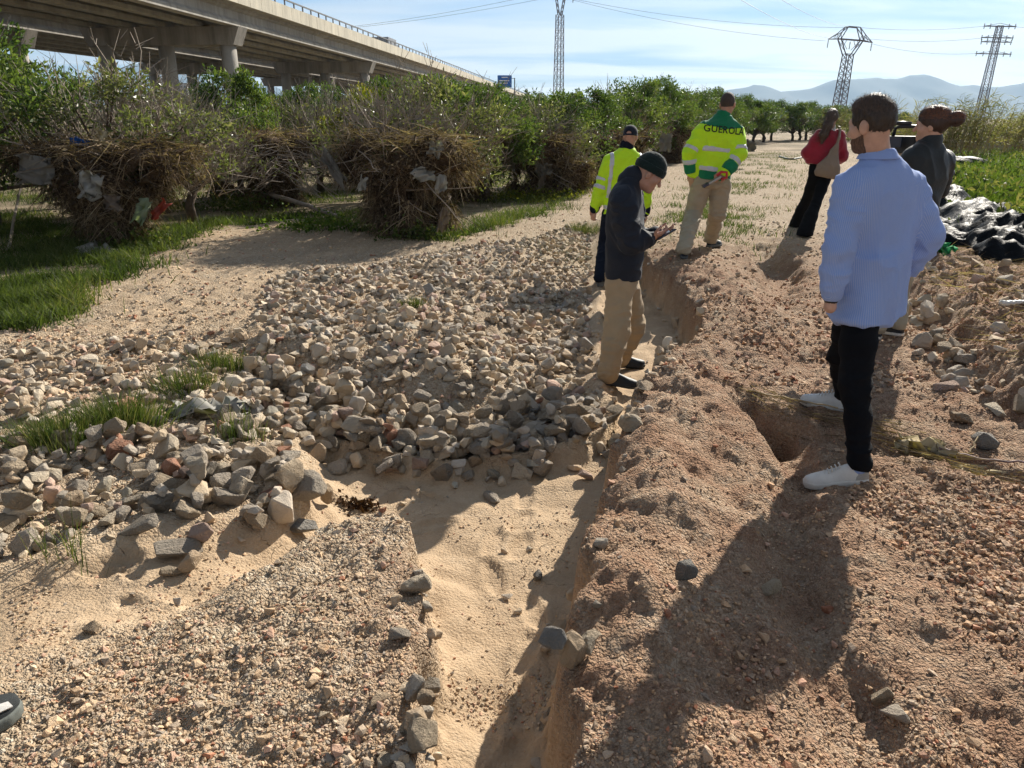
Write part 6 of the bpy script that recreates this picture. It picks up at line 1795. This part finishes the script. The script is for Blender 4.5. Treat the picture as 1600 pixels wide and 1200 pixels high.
# ------------------------------------------------------------------ grass and weeds
def grass(name, label, P, hmin, hmax, wid, mat, r, droop=.25, rnd=None, lean=.35, seg=2):
    n = len(P); z = interp_ground(P[:, 0], P[:, 1]) - .01; P3 = np.concatenate([P, z[:, None]], 1)
    D = r.normal(0, lean, (n, 3)); D[:, 2] = 1
    V, Q, m = ribbons(P3, D, r.uniform(hmin, hmax, n), wid * r.uniform(.6, 1.3, n), droop, r, seg)
    rn = np.clip((.4 + .5 * perlin2(P[:, 0] * .9, P[:, 1] * .9)) + r.normal(0, .2, n), 0, 1) if rnd is None else rnd
    return tag(obj(name, make_mesh(name, V, Q, mat, False, dict(rnd=np.repeat(rn, m)))), label, 'grass', kind='stuff')
r = np.random.default_rng(61)
def spread(n, x0, x1, y0, y1, test):
    out = []; c = 0
    while c < n:
        v = r.random(n * 2); y = 1 / (1 / y0 + (1 / y1 - 1 / y0) * v); x = r.uniform(x0, x1, n * 2) * y
        k = test(x, y); out.append(np.stack([x, y], 1)[k]); c += int(k.sum())
    return np.concatenate(out)[:n]
def g_test(x, y):
    m = masks(x, y); d = m['grass'] * np.clip(.28 + 1.3 * perlin2(x * .55 + 3, y * .55) + .8 * m['n1'], .02, 1)
    d = d * (1 - .9 * sstep(.9, .2, np.hypot((x + 4.9) / 2.6, (y - 14.6) / 2.0)))     # sandy clearing between the skirts
    return r.random(len(x)) < d
grass('grass', 'green grass growing under the orchard trees', spread(52000, -.80, .16, 6.0, 30, g_test), .06, .24, .0055, L_GRASS, r)
def e_test(x, y):
    sd = poly_sd(x, y, GRASS[:10] + [(-40, 40), (-40, 4)]); return (r.random(len(x)) < np.exp(-((sd + .25) / .45) ** 2) * np.clip(.3 + 1.2 * perlin2(x * 1.3, y * 1.3), 0, 1))
grass('grass', 'taller ragged grass along the sunny edge of the orchard', spread(16000, -.80, .14, 6.0, 22, e_test), .08, .30, .0055, L_GRASS, r)
def f_test(x, y): return r.random(len(x)) < masks(x, y)['field'] * np.clip(.75 + .8 * perlin2(x * .8, y * .8), .1, 1)
grass('field_grass', 'lush green grass in the field beyond the black sheeting', spread(42000, .35, .80, 10, 46, f_test), .12, .40, .009, L_FIELD, r)
n = 16000; t_ = r.random(n); P = np.stack([np.interp(t_, [0, .25, .5, 1], [2.9, 3.9, 6.6, 13]), np.interp(t_, [0, .25, .5, 1], [11.5, 15, 22, 40])], 1) + r.normal(0, 1, (n, 2)) * np.array((.35, .8)) * (1 + 2 * t_)[:, None]; P = P[perlin2(P[:, 0] * .9, P[:, 1] * .9) > .03]
grass('verge_grass', 'dry low grass on the verge left of the track', P, .05, .2, .006, L_RUSH, r)
n = 5000; P = spread(n, .38, .80, 10.5, 44, f_test); P3 = np.concatenate([P, (interp_ground(P[:, 0], P[:, 1]) + r.uniform(.05, .4, n) * np.clip(.6 + perlin2(P[:, 0] * .7, P[:, 1] * .7), .2, 1))[:, None]], 1); V, F = leaves(P3, r.normal(size=(n, 3)) + np.array((0, 0, .5)), .16, r, .5)
tag(obj('crop_leaves', make_mesh('crop_leaves', V, F, L_GRASS, False, dict(rnd=np.repeat(r.random(n), 4)))), 'leafy weeds mixed into the green field', 'plants', kind='stuff')
for i, (px, py, rad, hh, nn, lab) in enumerate([(95, 690, .22, .21, 1000, 'bright left half of the green rush tuft among the left rubble'), (190, 668, .20, .25, 1200, 'darker right half of the green rush tuft among the left rubble'), (350, 575, .16, .20, 420, 'thin rush tuft in the dip between left rubble and heap'),
                                              (295, 610, .16, .22, 360, 'sparse rush tuft left of the heap beside rocks'), (375, 690, .12, .24, 130, 'few thin stems beside the white plastic sheet'), (915, 365, .22, .24, 420, 'small grass tuft behind the back of the beanie wearer'),
                                              (645, 480, .10, .13, 160, 'small pale tuft on top of the rubble heap'), (100, 870, .10, .26, 50, 'few dry stems over the lower left rubble')]):
    x_, y_ = ground_px(px, py); P = np.array((x_, y_)) + r.normal(0, 1, (nn, 2)) * rad * np.array((.62, .34)); z = pile.h[np.clip(((P[:, 1] - 1) / .02).astype(int), 0, pile.ny - 1), np.clip(((P[:, 0] + 5.6) / .02).astype(int), 0, pile.nx - 1)] * .4 + interp_ground(P[:, 0], P[:, 1]) * .6
    c = np.array((x_, y_, gz_at((x_, y_)))); D = np.concatenate([(P - c[:2]) * 1.6 + r.normal(0, .18, (nn, 2)), np.ones((nn, 1))], 1)
    V, Q, m = ribbons(np.concatenate([P, z[:, None]], 1) - c, D, r.uniform(hh * .5, hh * 1.1, nn), r.uniform(.0012, .0028, nn), .18, r, 3)
    tag(obj('rush_tuft', make_mesh('rush_tuft', V, Q, L_RUSH, False, dict(rnd=np.repeat(r.random(nn), m))), None, c), lab, 'plant', 'tufts of rush and grass on the stones')
# broad-leaved weeds at the foot of the debris skirts
def weeds(px, py, D, w, n, label, mat=L_FIELD, h=.22):
    c = np.array((at(px, py, D)[0], D, 0)); c[2] = gz_at(c); P = r.normal(0, 1, (n, 3)) * np.array((w, w * .45, 0)); P[:, 2] = np.abs(r.normal(0, h * .5, n)); P[:, 2] += interp_ground(P[:, 0] + c[0], P[:, 1] + c[1]) - c[2]
    V, F = leaves(P, r.normal(size=(n, 3)) + np.array((0, 0, .6)), .06, r, .7); return tag(obj('weeds', make_mesh('weeds', V, F, mat, False, dict(rnd=np.repeat(np.clip(r.normal(.5, .25, n), 0, 1), 4))), None, c), label, 'weeds', 'leafy weeds under the orchard trees')
weeds(500, 345, 11.9, .42, 900, 'bright leafy weeds at the left foot of the middle debris skirt'); weeds(360, 298, 15.0, .55, 900, 'dark leafy weeds between the left and second debris skirts', L_GRASS, .35)
weeds(810, 282, 17.0, .75, 1100, 'sunlit leafy weeds left of the fallen straw bundle', L_YEL); weeds(655, 375, 10.9, .30, 450, 'dark weeds at the right foot of the middle debris skirt', L_GRASS); weeds(920, 268, 21.0, .7, 900, 'sunlit weeds behind the capped man', L_YEL); weeds(215, 345, 10.6, .35, 450, 'weeds round the foot of the left debris skirt', L_GRASS)

# ------------------------------------------------------------------ cane brakes on the right
def reeds(x, y, w, n, h, label, lean=.15):
    c = np.array((x, y, gz_at((x, y)))); root = empty('cane_brake', c); tag(root, label, 'reeds', 'cane brakes beyond the field'); st = MB(); LP = []; LD = []
    for k in range(n):
        b0 = r.normal(0, 1, 3) * np.array((w, w * .4, 0)); hh = h * r.uniform(.6, 1.1); d = unit(np.array((lean + r.normal(0, .15), r.normal(0, .15), 1))); st.tube([b0, b0 + d * hh * .5, b0 + d * hh + np.array((.12, 0, -.05))], [.014, .011, .004], 4, False)
        m = 16; t = r.uniform(.25, 1.0, m); LP.append(b0 + d * hh * t[:, None]); LD.append(r.normal(0, .7, (m, 3)) + np.array((.35, 0, .5)))
    st.build('stalks', M_CANE, root); P = np.concatenate(LP); V, Q, m = ribbons(P, np.concatenate(LD), r.uniform(.25, .6, len(P)), r.uniform(.010, .018, len(P)), .35, r, 3)
    obj('leaves', make_mesh('leaves', V, Q, L_REED, False, dict(rnd=np.repeat(r.random(len(P)), m))), root)
reeds(at(1490, 200, 36)[0], 36, 1.2, 170, 2.5, 'large cane brake in front of the right hand pylon')
reeds(at(1440, 200, 38)[0], 38, .9, 90, 1.9, 'lower left flank of the large cane brake'); reeds(at(1590, 205, 40)[0], 40, .9, 90, 2.1, 'cane brake at the right edge'); reeds(at(1322, 190, 62)[0], 62, 1.1, 110, 2.6, 'cane brake at the foot of the middle pylon', .2)
def shrub(x, y, w, h, n, label, mat):
    c = np.array((x, y, gz_at((x, y)))); q = r.normal(size=(n, 3)); q /= np.linalg.norm(q, axis=1, keepdims=True); P = q * (r.random((n, 1)) ** .4) * np.array((w, w * .5, h * .5)) + np.array((0, 0, h * .45)); P *= (1 + .4 * perlin3(q * 2 + x))[:, None]; P[:, 2] = np.maximum(P[:, 2], 0)
    root = empty('shrub', c); tag(root, label, 'shrub', 'shrubs on the horizon at right'); V, F = leaves(P, r.normal(size=(n, 3)), .22, r); obj('foliage', make_mesh('foliage', V, F, mat, False, dict(rnd=np.repeat(r.random(n), 4))), root)
    mb = MB()
    for k in range(6): mb.tube([(0, 0, 0), r.normal(0, 1, 3) * np.array((w * .3, w * .2, 0)) + np.array((0, 0, h * .6))], [.04, .01], 5)
    mb.build('stems', M_BARK, root)
for i, (px, D, w, h, lab) in enumerate([(1545, 48, 1.8, 1.3, 'low shrub right of the right hand pylon'), (1575, 52, 2.2, 1.6, 'shrub near the right edge behind the ledge'), (1618, 50, 2.0, 1.8, 'shrub cut by the right edge'), (1420, 52, 2.0, 1.5, 'shrub behind the video camera'),
                                       (1365, 58, 2.4, 1.7, 'shrub left of the video camera'), (1290, 66, 2.6, 2.4, 'shrub right of the last orange tree')]): shrub(at(px, 200, D)[0], D, w, h, 900, lab, L_REED if i % 2 else L_MID)

# ------------------------------------------------------------------ black sheeting, concrete ledge
M_TARP, nt, b = new_mat('black_plastic_sheet'); v = objco(nt)
nt.links.new(ramp(nt, noise_n(nt, 3, 6, .7, v), [(.5, (.006, .007, .008)), (.85, (.03, .027, .024))]), b.inputs['Base Color']); b.inputs['Roughness'].default_value = .5; b.inputs['Specular IOR Level'].default_value = .05
bump_n(nt, b, noise_n(nt, 9, 5, .6, v, 1.5), .5, .05)
def tarp(c, L, W, h, ang, seed, label, n=70):
    c = np.array((c[0], c[1], gz_at(c))); u, v_ = np.meshgrid(np.linspace(-1, 1, n), np.linspace(-1, 1, n // 2)); u = u.ravel(); v_ = v_.ravel()
    p = np.stack([u * L / 2, v_ * W / 2, 0 * u], 1); env = np.clip(1 - np.maximum(np.abs(u) ** 3, np.abs(v_) ** 2.2), 0, 1)
    rid = 1 - np.abs(perlin3(np.stack([u * 1.2 + seed, v_ * 1.5 + u * .9, u * 0], 1))) * 1.8; rid2 = 1 - np.abs(perlin3(np.stack([u * 3 + v_ * 1.2 + seed, v_ * 2.3, u * 0 + 4], 1))) * 1.6
    p[:, 2] = h * env ** .7 * (.55 + .38 * rid + .16 * rid2) + .015
    p[:, 0] += .16 * perlin3(p * 1.4 + seed); p[:, 1] += .12 * perlin3(p * 1.7 + seed + 3)
    Rm = np.array(Matrix.Rotation(ang, 3, 'Z')); p[:, :2] = (p @ Rm.T)[:, :2]; p[:, 2] += interp_ground(p[:, 0] + c[0], p[:, 1] + c[1]) - c[2]
    i = (np.arange(n // 2 - 1)[:, None] * n + np.arange(n - 1)[None]).ravel(); q = np.stack([i, i + 1, i + n + 1, i + n], 1)
    o = obj('plastic_sheeting', make_mesh('plastic_sheeting', p, q, M_TARP, True), None, c); md = o.modifiers.new('thickness', 'SOLIDIFY'); md.thickness = .006
    return tag(o, label, 'plastic sheet', 'black plastic sheeting beside the field')
tarp((6.15, 9.4), 3.4, 1.15, .30, R(68), 3, 'big glossy heap of black plastic sheeting at the right edge')
tarp((7.2, 11.8), 3.0, 1.3, .40, R(62), 5, 'long fold of black sheeting behind the big heap')
tarp((8.2, 14.6), 2.8, 1.2, .42, R(60), 7, 'black sheeting crumpled at the field corner behind the woman in black')
tarp((5.35, 9.6), 1.5, .8, .16, R(75), 9, 'torn thin black sheeting left of the big heap', 50)
tarp((15.5, 28.5), 4.5, 1.5, .35, R(20), 11, 'strip of black sheeting lying in the green field', 50)
def conc(name, col, streak):
    m, nt, b = new_mat(name); v = geopos(nt); mp_ = nd(nt, 'ShaderNodeMapping'); mp_.inputs['Scale'].default_value = (1.6, 1.6, .16); nt.links.new(v, mp_.inputs['Vector'])
    st = ramp(nt, noise_n(nt, 1.0, 5, .65, mp_.outputs[0]), [(.42, (0, 0, 0)), (.68, (streak,) * 3)]); bl = noise_n(nt, .35, 5, .6, v)
    c = ramp(nt, bl, [(.3, tuple(x * .84 for x in col)), (.7, tuple(x * 1.12 for x in col))]); c = mix(nt, st, c, tuple(x * .42 for x in col))
    nt.links.new(c, b.inputs['Base Color']); b.inputs['Roughness'].default_value = .9; b.inputs['Specular IOR Level'].default_value = .2; bump_n(nt, b, noise_n(nt, 8, 4, .6, v), .35, .03); return m
M_CONC = conc('concrete', (.40, .375, .335), .55); M_CONCD = conc('stained_concrete', (.31, .285, .25), .8)
led = empty('concrete_ledge', (0, 0, 0)); tag(led, 'low grey concrete channel wall at the far end of the field', 'wall')
a0 = at(1440, 226, 44); a1 = at(1640, 228, 42)
for k in range(9):
    t0, t1 = k / 9, (k + 1) / 9; p0 = a0 * (1 - t0) + a1 * t0; p1_ = a0 * (1 - t1) + a1 * t1; d = p1_ - p0; ang = math.atan2(d[1], d[0]); L = np.linalg.norm(d[:2]) - .04
    MB().box((0, 0, 0), (L, .5, .95), np.array(Matrix.Rotation(ang, 3, 'Z'))).build('wall_block', M_CONC if k % 3 else M_CONCD, led, loc=((p0[0] + p1_[0]) / 2, (p0[1] + p1_[1]) / 2, .0))

# ------------------------------------------------------------------ viaduct
M_PARA = conc('parapet_concrete', (.52, .48, .39), .4); M_STEEL = simple('galvanised_steel', (.10, .105, .11), .6, .2, 3, spec=.4)
dB = np.array((3.5, 35.0)); dB /= np.linalg.norm(dB); dR = np.array((dB[1], -dB[0])); R0 = np.array((-19.55, 60.0)); SPAN = 35.2
MBR = np.array(((dR[0], dB[0], 0), (dR[1], dB[1], 0), (0, 0, 1.0)))       # local (t, s, z) -> world
def viaduct(label, toff, detail):
    c0 = R0 + dR * toff; root = empty('viaduct', (c0[0], c0[1], 0), 0); root.rotation_euler = (0, 0, math.atan2(-dB[0], dB[1])); tag(root, label, 'bridge', 'viaducts over the orchard')
    S0, S1 = -70.0, 330.0
    girders = [-.55, -3.2, -5.9, -8.6, -11.3]; nsp = int((S1 - S0) / SPAN) + 1
    prof = np.array([(-.38, 7.95), (.38, 7.95), (.38, 8.22), (.12, 8.45), (.12, 8.95), (.42, 9.08), (.42, 9.2), (-.42, 9.2), (-.42, 9.08), (-.12, 8.95), (-.12, 8.45), (-.38, 8.22)])
    nP = len(prof); V0 = np.array([(t, -SPAN / 2 + .03, z) for t, z in prof] + [(t, SPAN / 2 - .03, z) for t, z in prof])
    Q0 = np.array([(i, (i + 1) % nP, nP + (i + 1) % nP, nP + i) for i in range(nP)]); me_g = make_mesh('girder', V0, Q0, M_CONC)
    for k in range(-2, 8):
        for g in girders: obj('girder', me_g, root, (g, (k + .5) * SPAN, 0))
    MB().box((-6.0, (S0 + S1) / 2, 9.33), (13.0, S1 - S0, .26)).build('deck_slab', M_CONC, root)
    # parapet panels along the near edge, with a rail on posts
    me_p = MB().box((0, 0, 0), (.22, 1.96, 1.0)).mesh('parapet_panel', M_PARA); me_q = MB().box((0, 0, 0), (.10, .10, .42)).mesh('rail_post', M_STEEL)
    npan = int((S1 - S0) / 2.0) if detail else 0
    for i in range(npan):
        s = S0 + 1.0 + 2.0 * i; obj('parapet_panel', me_p, root, (.62, s, 9.72))
        obj('rail_post', me_q, root, (.60, s, 10.43))
    if detail: MB().box((.60, (S0 + S1) / 2, 10.67), (.12, S1 - S0, .10)).build('handrail', M_STEEL, root)
    else: MB().box((.62, (S0 + S1) / 2, 9.72), (.22, S1 - S0, 1.0)).build('parapet', M_PARA, root)
    MB().box((-12.6, (S0 + S1) / 2, 9.72), (.22, S1 - S0, 1.0)).build('far_parapet', M_PARA, root)
    # piers
    cp = np.array([(0, 7.93), (-12.2, 7.93), (-11.7, 6.72), (-.55, 6.72)]); Vc = np.array([(t, -.75, z) for t, z in cp] + [(t, .75, z) for t, z in cp]); Qc = np.array([(0, 1, 2, 3), (7, 6, 5, 4), (0, 4, 5, 1), (1, 5, 6, 2), (2, 6, 7, 3), (3, 7, 4, 0)])
    me_c = make_mesh('cap_beam', Vc, Qc, M_CONCD); colm = MB(); colm.tube([(0, 0, -.3), (0, 0, 6.73)], .56, 24); me_col = colm.mesh('column', M_CONC, True); bear = MB().box((0, 0, 0), (.5, .5, .03)).mesh('bearing', M_STEEL)
    for k in range(-1, 8):
        obj('cap_beam', me_c, root, (0, k * SPAN, 0))
        for t in (-1.3, -6.1, -10.9): obj('column', me_col, root, (t, k * SPAN, 0))
    return root
viaduct('grey concrete motorway viaduct on round columns crossing behind the orchard', 0.0, True)
viaduct('parallel second viaduct seen beneath the nearer one', -16.5, False)
# truck on the viaduct
tp = at(601, 76, 118.0); tk = empty('truck', (tp[0], 118.0, 9.47), math.atan2(-dB[0], dB[1])); tag(tk, 'dark grey box truck driving along the viaduct, only its top showing', 'truck')
M_TRK = simple('truck_grey', (.16, .17, .19), .5, .1, 2, spec=.5)
MB().box((0, 0, 1.95), (2.4, 4.6, 2.2)).build('cargo_box', M_TRK, tk); MB().box((0, 3.5, 1.5), (2.2, 1.9, 2.0)).build('cab', M_TRK, tk); MB().box((0, .9, .72), (2.1, 6.6, .2)).build('chassis', M_STEEL, tk)
wm_ = MB(); wm_.tube([(-.15, 0, 0), (.15, 0, 0)], .5, 18); wme = wm_.mesh('wheel', M_PLASTIC)
for sx in (-1, 1):
    for yy in (-1.7, -.6, 3.5): obj('wheel', wme, tk, (sx * 1.0, yy, .5))
# road sign
M_SIGN = simple('blue_sign_face', (.015, .11, .40), .5, .06, 1); M_WHT = simple('white_sign_paint', (.70, .70, .70), .5, .05, 3)
sp_ = at(788.5, 127, 210.0); sg = empty('road_sign', (sp_[0] + 2.6, 210, 0)); tag(sg, 'blue motorway direction sign on a post above the orchard', 'sign')
MB().box((-2.6, 0, sp_[2]), (3.7, .12, 2.9)).build('panel', M_SIGN, sg)
mb = MB(); mb.tube([(0, .1, 0), (0, .1, sp_[2] + .8)], .14, 8); mb.bar((-2.0, .12, sp_[2] + .7), (0, .12, sp_[2] + .7), .12); mb.build('post', M_STEEL, sg)
for zz, w_, xo in ((.95, 1.6, 0), (.15, 2.6, -.1), (-.45, 2.2, -.3)): MB().box((-2.6 + xo, -.075, sp_[2] + zz), (w_, .02, .24)).build('lettering_line', M_WHT, sg)
mb = MB(); mb.bar((-1.35, -.075, sp_[2] - .1), (-1.0, -.075, sp_[2] - .75), .14, .02); mb.bar((-1.0, -.075, sp_[2] - .75), (-1.05, -.075, sp_[2] - .3), .14, .02); mb.build('arrow', M_WHT, sg)

# ------------------------------------------------------------------ pylons and wires
M_LAT = simple('weathered_lattice_steel', (.13, .115, .125), .7, .2, 1.5, metal=.2); M_INS = simple('glass_insulator', (.16, .18, .18), .3, .1, 5, spec=.5)
def lattice(mb, z0, z1, w0, w1, panels, leg=.14, br=.07, cx=0., cy=0.):
    zs = np.linspace(z0, z1, panels + 1); ws = np.interp(zs, [z0, z1], [w0, w1]); cs = [(-1, -1), (1, -1), (1, 1), (-1, 1)]
    for k in range(panels):
        for i in range(4):
            a, b2 = cs[i], cs[(i + 1) % 4]; P = lambda c, j: np.array((cx + c[0] * ws[j] / 2, cy + c[1] * ws[j] / 2, zs[j]))
            mb.bar(P(a, k), P(a, k + 1), leg); mb.bar(P(a, k), P(b2, k + 1), br); mb.bar(P(b2, k), P(a, k + 1), br); mb.bar(P(a, k + 1), P(b2, k + 1), br)
def insul(root, p, L=1.1):
    mb = MB(); n_ = 13; mb.tube([(0, 0, -L * t) for t in np.linspace(0, 1, n_)], [.03 + (.09 if i % 2 else 0) for i in range(n_)], 8); mb.build('insulator', M_INS, root, True, loc=p)
# A: Y-headed tower whose arms leave the top of the frame
DA = 140.0; pa = at(872.5, 145, DA); A = empty('pylon', (pa[0], DA, 0), R(60)); tag(A, 'tall lattice pylon with Y head rising behind the orchard left of centre', 'pylon', 'power pylons')
mb = MB(); lattice(mb, 0, 18.2, 1.45, 1.0, 15, .10, .045); mb.build('mast', M_LAT, A)
mb = MB()
for s in (-1, 1):
    for k in range(4):
        a = np.array((s * (.45 + .5 * k * .75), 0, 18.2 + k * .9)); b2 = np.array((s * (.45 + .5 * (k + 1) * .75), 0, 18.2 + (k + 1) * .9))
        for w_ in (-.35, .35): mb.bar(a + (w_, 0, 0), b2 + (w_, 0, 0), .11)
        mb.bar(a + (-.35, 0, 0), b2 + (.35, 0, 0), .06); mb.bar(a + (.35, 0, 0), b2 + (-.35, 0, 0), .06)
mb.bar((-5.0, 0, 21.8), (5.0, 0, 21.8), .22); mb.bar((-5.0, 0, 21.8), (-1.9, 0, 22.7), .1); mb.bar((5.0, 0, 21.8), (1.9, 0, 22.7), .1); mb.bar((-1.9, 0, 22.7), (1.9, 0, 22.7), .1); mb.build('crossarm', M_LAT, A)
for x in (-4.9, 0, 4.9): insul(A, (x, 0, 21.7))
# B: hexagonal headed tower
DBp = 150.0; pb = at(1310, 165, DBp); B = empty('pylon', (pb[0], DBp, 0), R(12)); tag(B, 'lattice pylon with wide hexagonal head in the middle of the mountains', 'pylon', 'power pylons')
B.rotation_euler = (0, R(2.5), R(12))
mb = MB(); lattice(mb, 0, 12.9, 1.9, 1.35, 11, .13, .06); mb.build('mast', M_LAT, B)
mb = MB()
for y in (-.5, .5):
    for s in (-1, 1):
        mb.bar((s * .72, y, 12.6), (s * 2.3, y, 15.3), .15); mb.bar((s * 2.3, y, 15.3), (s * 4.6, 0, 15.1), .13); mb.bar((s * 2.3, y, 15.3), (s * 1.2, y, 17.4), .13); mb.bar((s * 4.6, 0, 15.1), (s * 2.5, y, 16.3), .09); mb.bar((s * 2.5, y, 16.3), (s * 1.2, y, 17.4), .11)
        mb.bar((s * .72, y, 13.6), (s * 2.3, y, 15.3), .07); mb.bar((s * 2.3, y, 15.3), (s * 2.5, y, 16.3), .08); mb.bar((s * 1.6, y, 14.2), (s * 1.0, y, 15.3), .07)
        mb.bar((s * 3.4, y * .5, 15.2), (s * 2.5, y, 16.3), .07)
    mb.bar((-2.3, y, 15.3), (2.3, y, 15.3), .14); mb.bar((-1.2, y, 17.4), (1.2, y, 17.4), .14)
mb.build('head', M_LAT, B)
for x in (-4.5, 0, 4.5): insul(B, (x, 0, 15.0), 1.3)
# C: slim tower with three levels of arms
DC = 150.0; pc = at(1527, 192, DC); Cc = empty('pylon', (pc[0], DC, 0), R(-10)); tag(Cc, 'slim lattice pylon with three rows of arms at the right', 'pylon', 'power pylons')
Cc.rotation_euler = (0, R(2.0), R(-10))
mb = MB(); lattice(mb, 0, 17.6, 1.4, .9, 16, .11, .05); mb.build('mast', M_LAT, Cc)
for z, w_ in ((17.5, 2.6), (15.6, 2.6), (14.9, 2.5), (12.9, 2.9)):
    mb = MB(); mb.bar((-w_, -.4, z), (w_, -.4, z), .11); mb.bar((-w_, .4, z), (w_, .4, z), .09); mb.bar((-w_, 0, z), (0, 0, z + .5), .06); mb.bar((w_, 0, z), (0, 0, z + .5), .06); mb.build('crossarm', M_LAT, Cc)
    for x in (-w_, -w_ * .6, w_ * .6, w_): insul(Cc, (x, 0, z + .45), .9)
def wire(a, b2, sag, label, rad=.022):
    a = np.array(a, float); b2 = np.array(b2, float); t = np.linspace(0, 1, 24); p = a + (b2 - a) * t[:, None]; p[:, 2] -= sag * 4 * t * (1 - t); mb = MB(); mb.tube(p - a, rad, 4, False)
    tag(mb.build('power_line', M_STEEL, None, loc=a), label, 'cable', 'overhead cables')
bx, cx2 = pb[0], pc[0]
wire((pa[0] + 2.5, DA + 4.2, 21), (bx - 4.3, DBp - 1, 15), 1.0, 'overhead cable between the Y pylon and left arm of the hexagonal pylon'); wire((pa[0], DA, 21), (bx + .6, DBp, 17.3), 1.2, 'overhead cable from the Y pylon to the top of the hexagonal pylon')
wire((bx + 1.0, DBp, 17.4), (cx2 - 1.6, DC, 17.6), .6, 'top overhead cable between the two right hand pylons'); wire((bx + 4.6, DBp, 14.6), (cx2 - 2.4, DC, 13), .7, 'lowest overhead cable between the two right hand pylons'); wire((bx + 2, DBp, 15.6), (cx2 - 1.8, DC, 15.6), .6, 'middle overhead cable between the two right hand pylons')
wire((bx, DBp, 17.5), (at(1160, -40, 60)[0], 60, at(1160, -40, 60)[2]), .8, 'overhead cable rising from the hexagonal pylon towards the upper left'); wire((bx - 3, DBp, 15.5), (at(1060, -60, 50)[0], 50, at(1060, -60, 50)[2]), .8, 'lower overhead cable rising from the hexagonal pylon to the upper left')
wire((cx2 + 2, DC, 17.5), (cx2 + 90, DC + 10, 17), 1, 'overhead cable leaving the slim pylon to the right'); wire((pa[0] - 2.5, DA - 4.2, 21), (-70, 150, 15.5), 2.0, 'overhead cable from the Y pylon towards the viaduct'); wire((pa[0], DA, 21.2), (-70, 156, 16.5), 2.0, 'upper overhead cable from the Y pylon towards the viaduct')

# ------------------------------------------------------------------ far buildings and mountains
M_BLD = simple('pale_render', (.36, .33, .30), .9, .1, .2); M_WIN = simple('dark_window', (.05, .06, .07), .3, .1, 1)
for px, py, D, w_, h_, lab in ((247, 104, 700, 11, 34, 'pale apartment block seen through the viaduct, left one'), (284, 108, 700, 10, 30, 'brownish apartment block seen through the viaduct, right one')):
    p = at(px, py, D); o = empty('apartment_block', (p[0], D, 0)); tag(o, lab, 'building'); MB().box((0, 0, h_ / 2), (w_, 12, h_)).build('walls', M_BLD, o); MB().box((0, 0, h_ + .4), (w_ + .8, 12.8, .8)).build('roof', M_CONCD, o)
    wm_e = MB().box((0, 0, 0), (1.5, .2, 1.6)).mesh('window', M_WIN)
    for fl in range(int(h_ / 3.2)):
        for c in range(3): obj('window', wm_e, o, ((c - 1) * w_ * .3, -6.02, 2 + fl * 3.2))
M_MTN = simple('mountain_scrub', (.075, .085, .06), .95, .35, .002)
prof_px = [(-500, 150), (0, 138), (150, 118), (225, 96), (300, 112), (450, 140), (700, 168), (900, 172), (1000, 165), (1050, 160), (1100, 148), (1160, 136), (1190, 133), (1215, 141), (1240, 143), (1270, 138), (1300, 125), (1325, 123), (1345, 124), (1365, 122), (1405, 124), (1418, 118), (1440, 116), (1456, 118), (1468, 125), (1485, 131), (1500, 133), (1520, 134), (1545, 137), (1570, 135), (1600, 128), (1700, 120), (1850, 140), (2100, 150)]
DM = 7000.0; ridge = np.array([at(x, y, DM) for x, y in prof_px]); xs_ = np.linspace(ridge[0][0], ridge[-1][0], 260); hz_ = np.interp(xs_, ridge[:, 0], ridge[:, 2]); hz_ = hz_ + 14 * perlin2(xs_ / 120, xs_ * 0) + 7 * perlin2(xs_ / 45, xs_ * 0)
rows = np.array([(-1900, -.02), (-1500, .08), (-1100, .22), (-800, .38), (-500, .58), (-250, .8), (-90, .95), (0, 1.0), (200, .8), (500, .4), (900, -.02)])
MV = []
for dy, k in rows: 
    nz_ = perlin2(xs_ / 260 + dy, xs_ * 0 + dy / 300.) * 60 * (k * (1 - k)) * 4 if 0 < k < 1 else 0 * xs_
    MV.append(np.stack([xs_ + 40 * perlin2(xs_ / 300, xs_ * 0 + dy), np.full_like(xs_, DM + dy), np.maximum(hz_ * k + nz_, -5) if k > 0 else np.full_like(xs_, -8)], 1))
i = (np.arange(len(rows) - 1)[:, None] * 260 + np.arange(259)[None]).ravel()
tag(obj('mountains', make_mesh('mountains', np.concatenate(MV), np.stack([i, i + 1, i + 261, i + 260], 1), M_MTN, True)), kind='structure')

# ------------------------------------------------------------------ air
hz_me = MB().box((0, 4150, 395), (19400, 9300, 810)).mesh('haze', None)
hm = bpy.data.materials.new('thin_haze'); hm.use_nodes = True; nt = hm.node_tree; nt.nodes.remove(nt.nodes['Principled BSDF'])
pv = nt.nodes.new('ShaderNodeVolumePrincipled'); pv.inputs['Color'].default_value = (.50, .73, 1.0, 1); pv.inputs['Density'].default_value = 1.3e-4; pv.inputs['Anisotropy'].default_value = .1
nt.links.new(pv.outputs[0], nt.nodes['Material Output'].inputs['Volume']); hz_me.materials.append(hm)
tag(obj('haze', hz_me), kind='stuff')
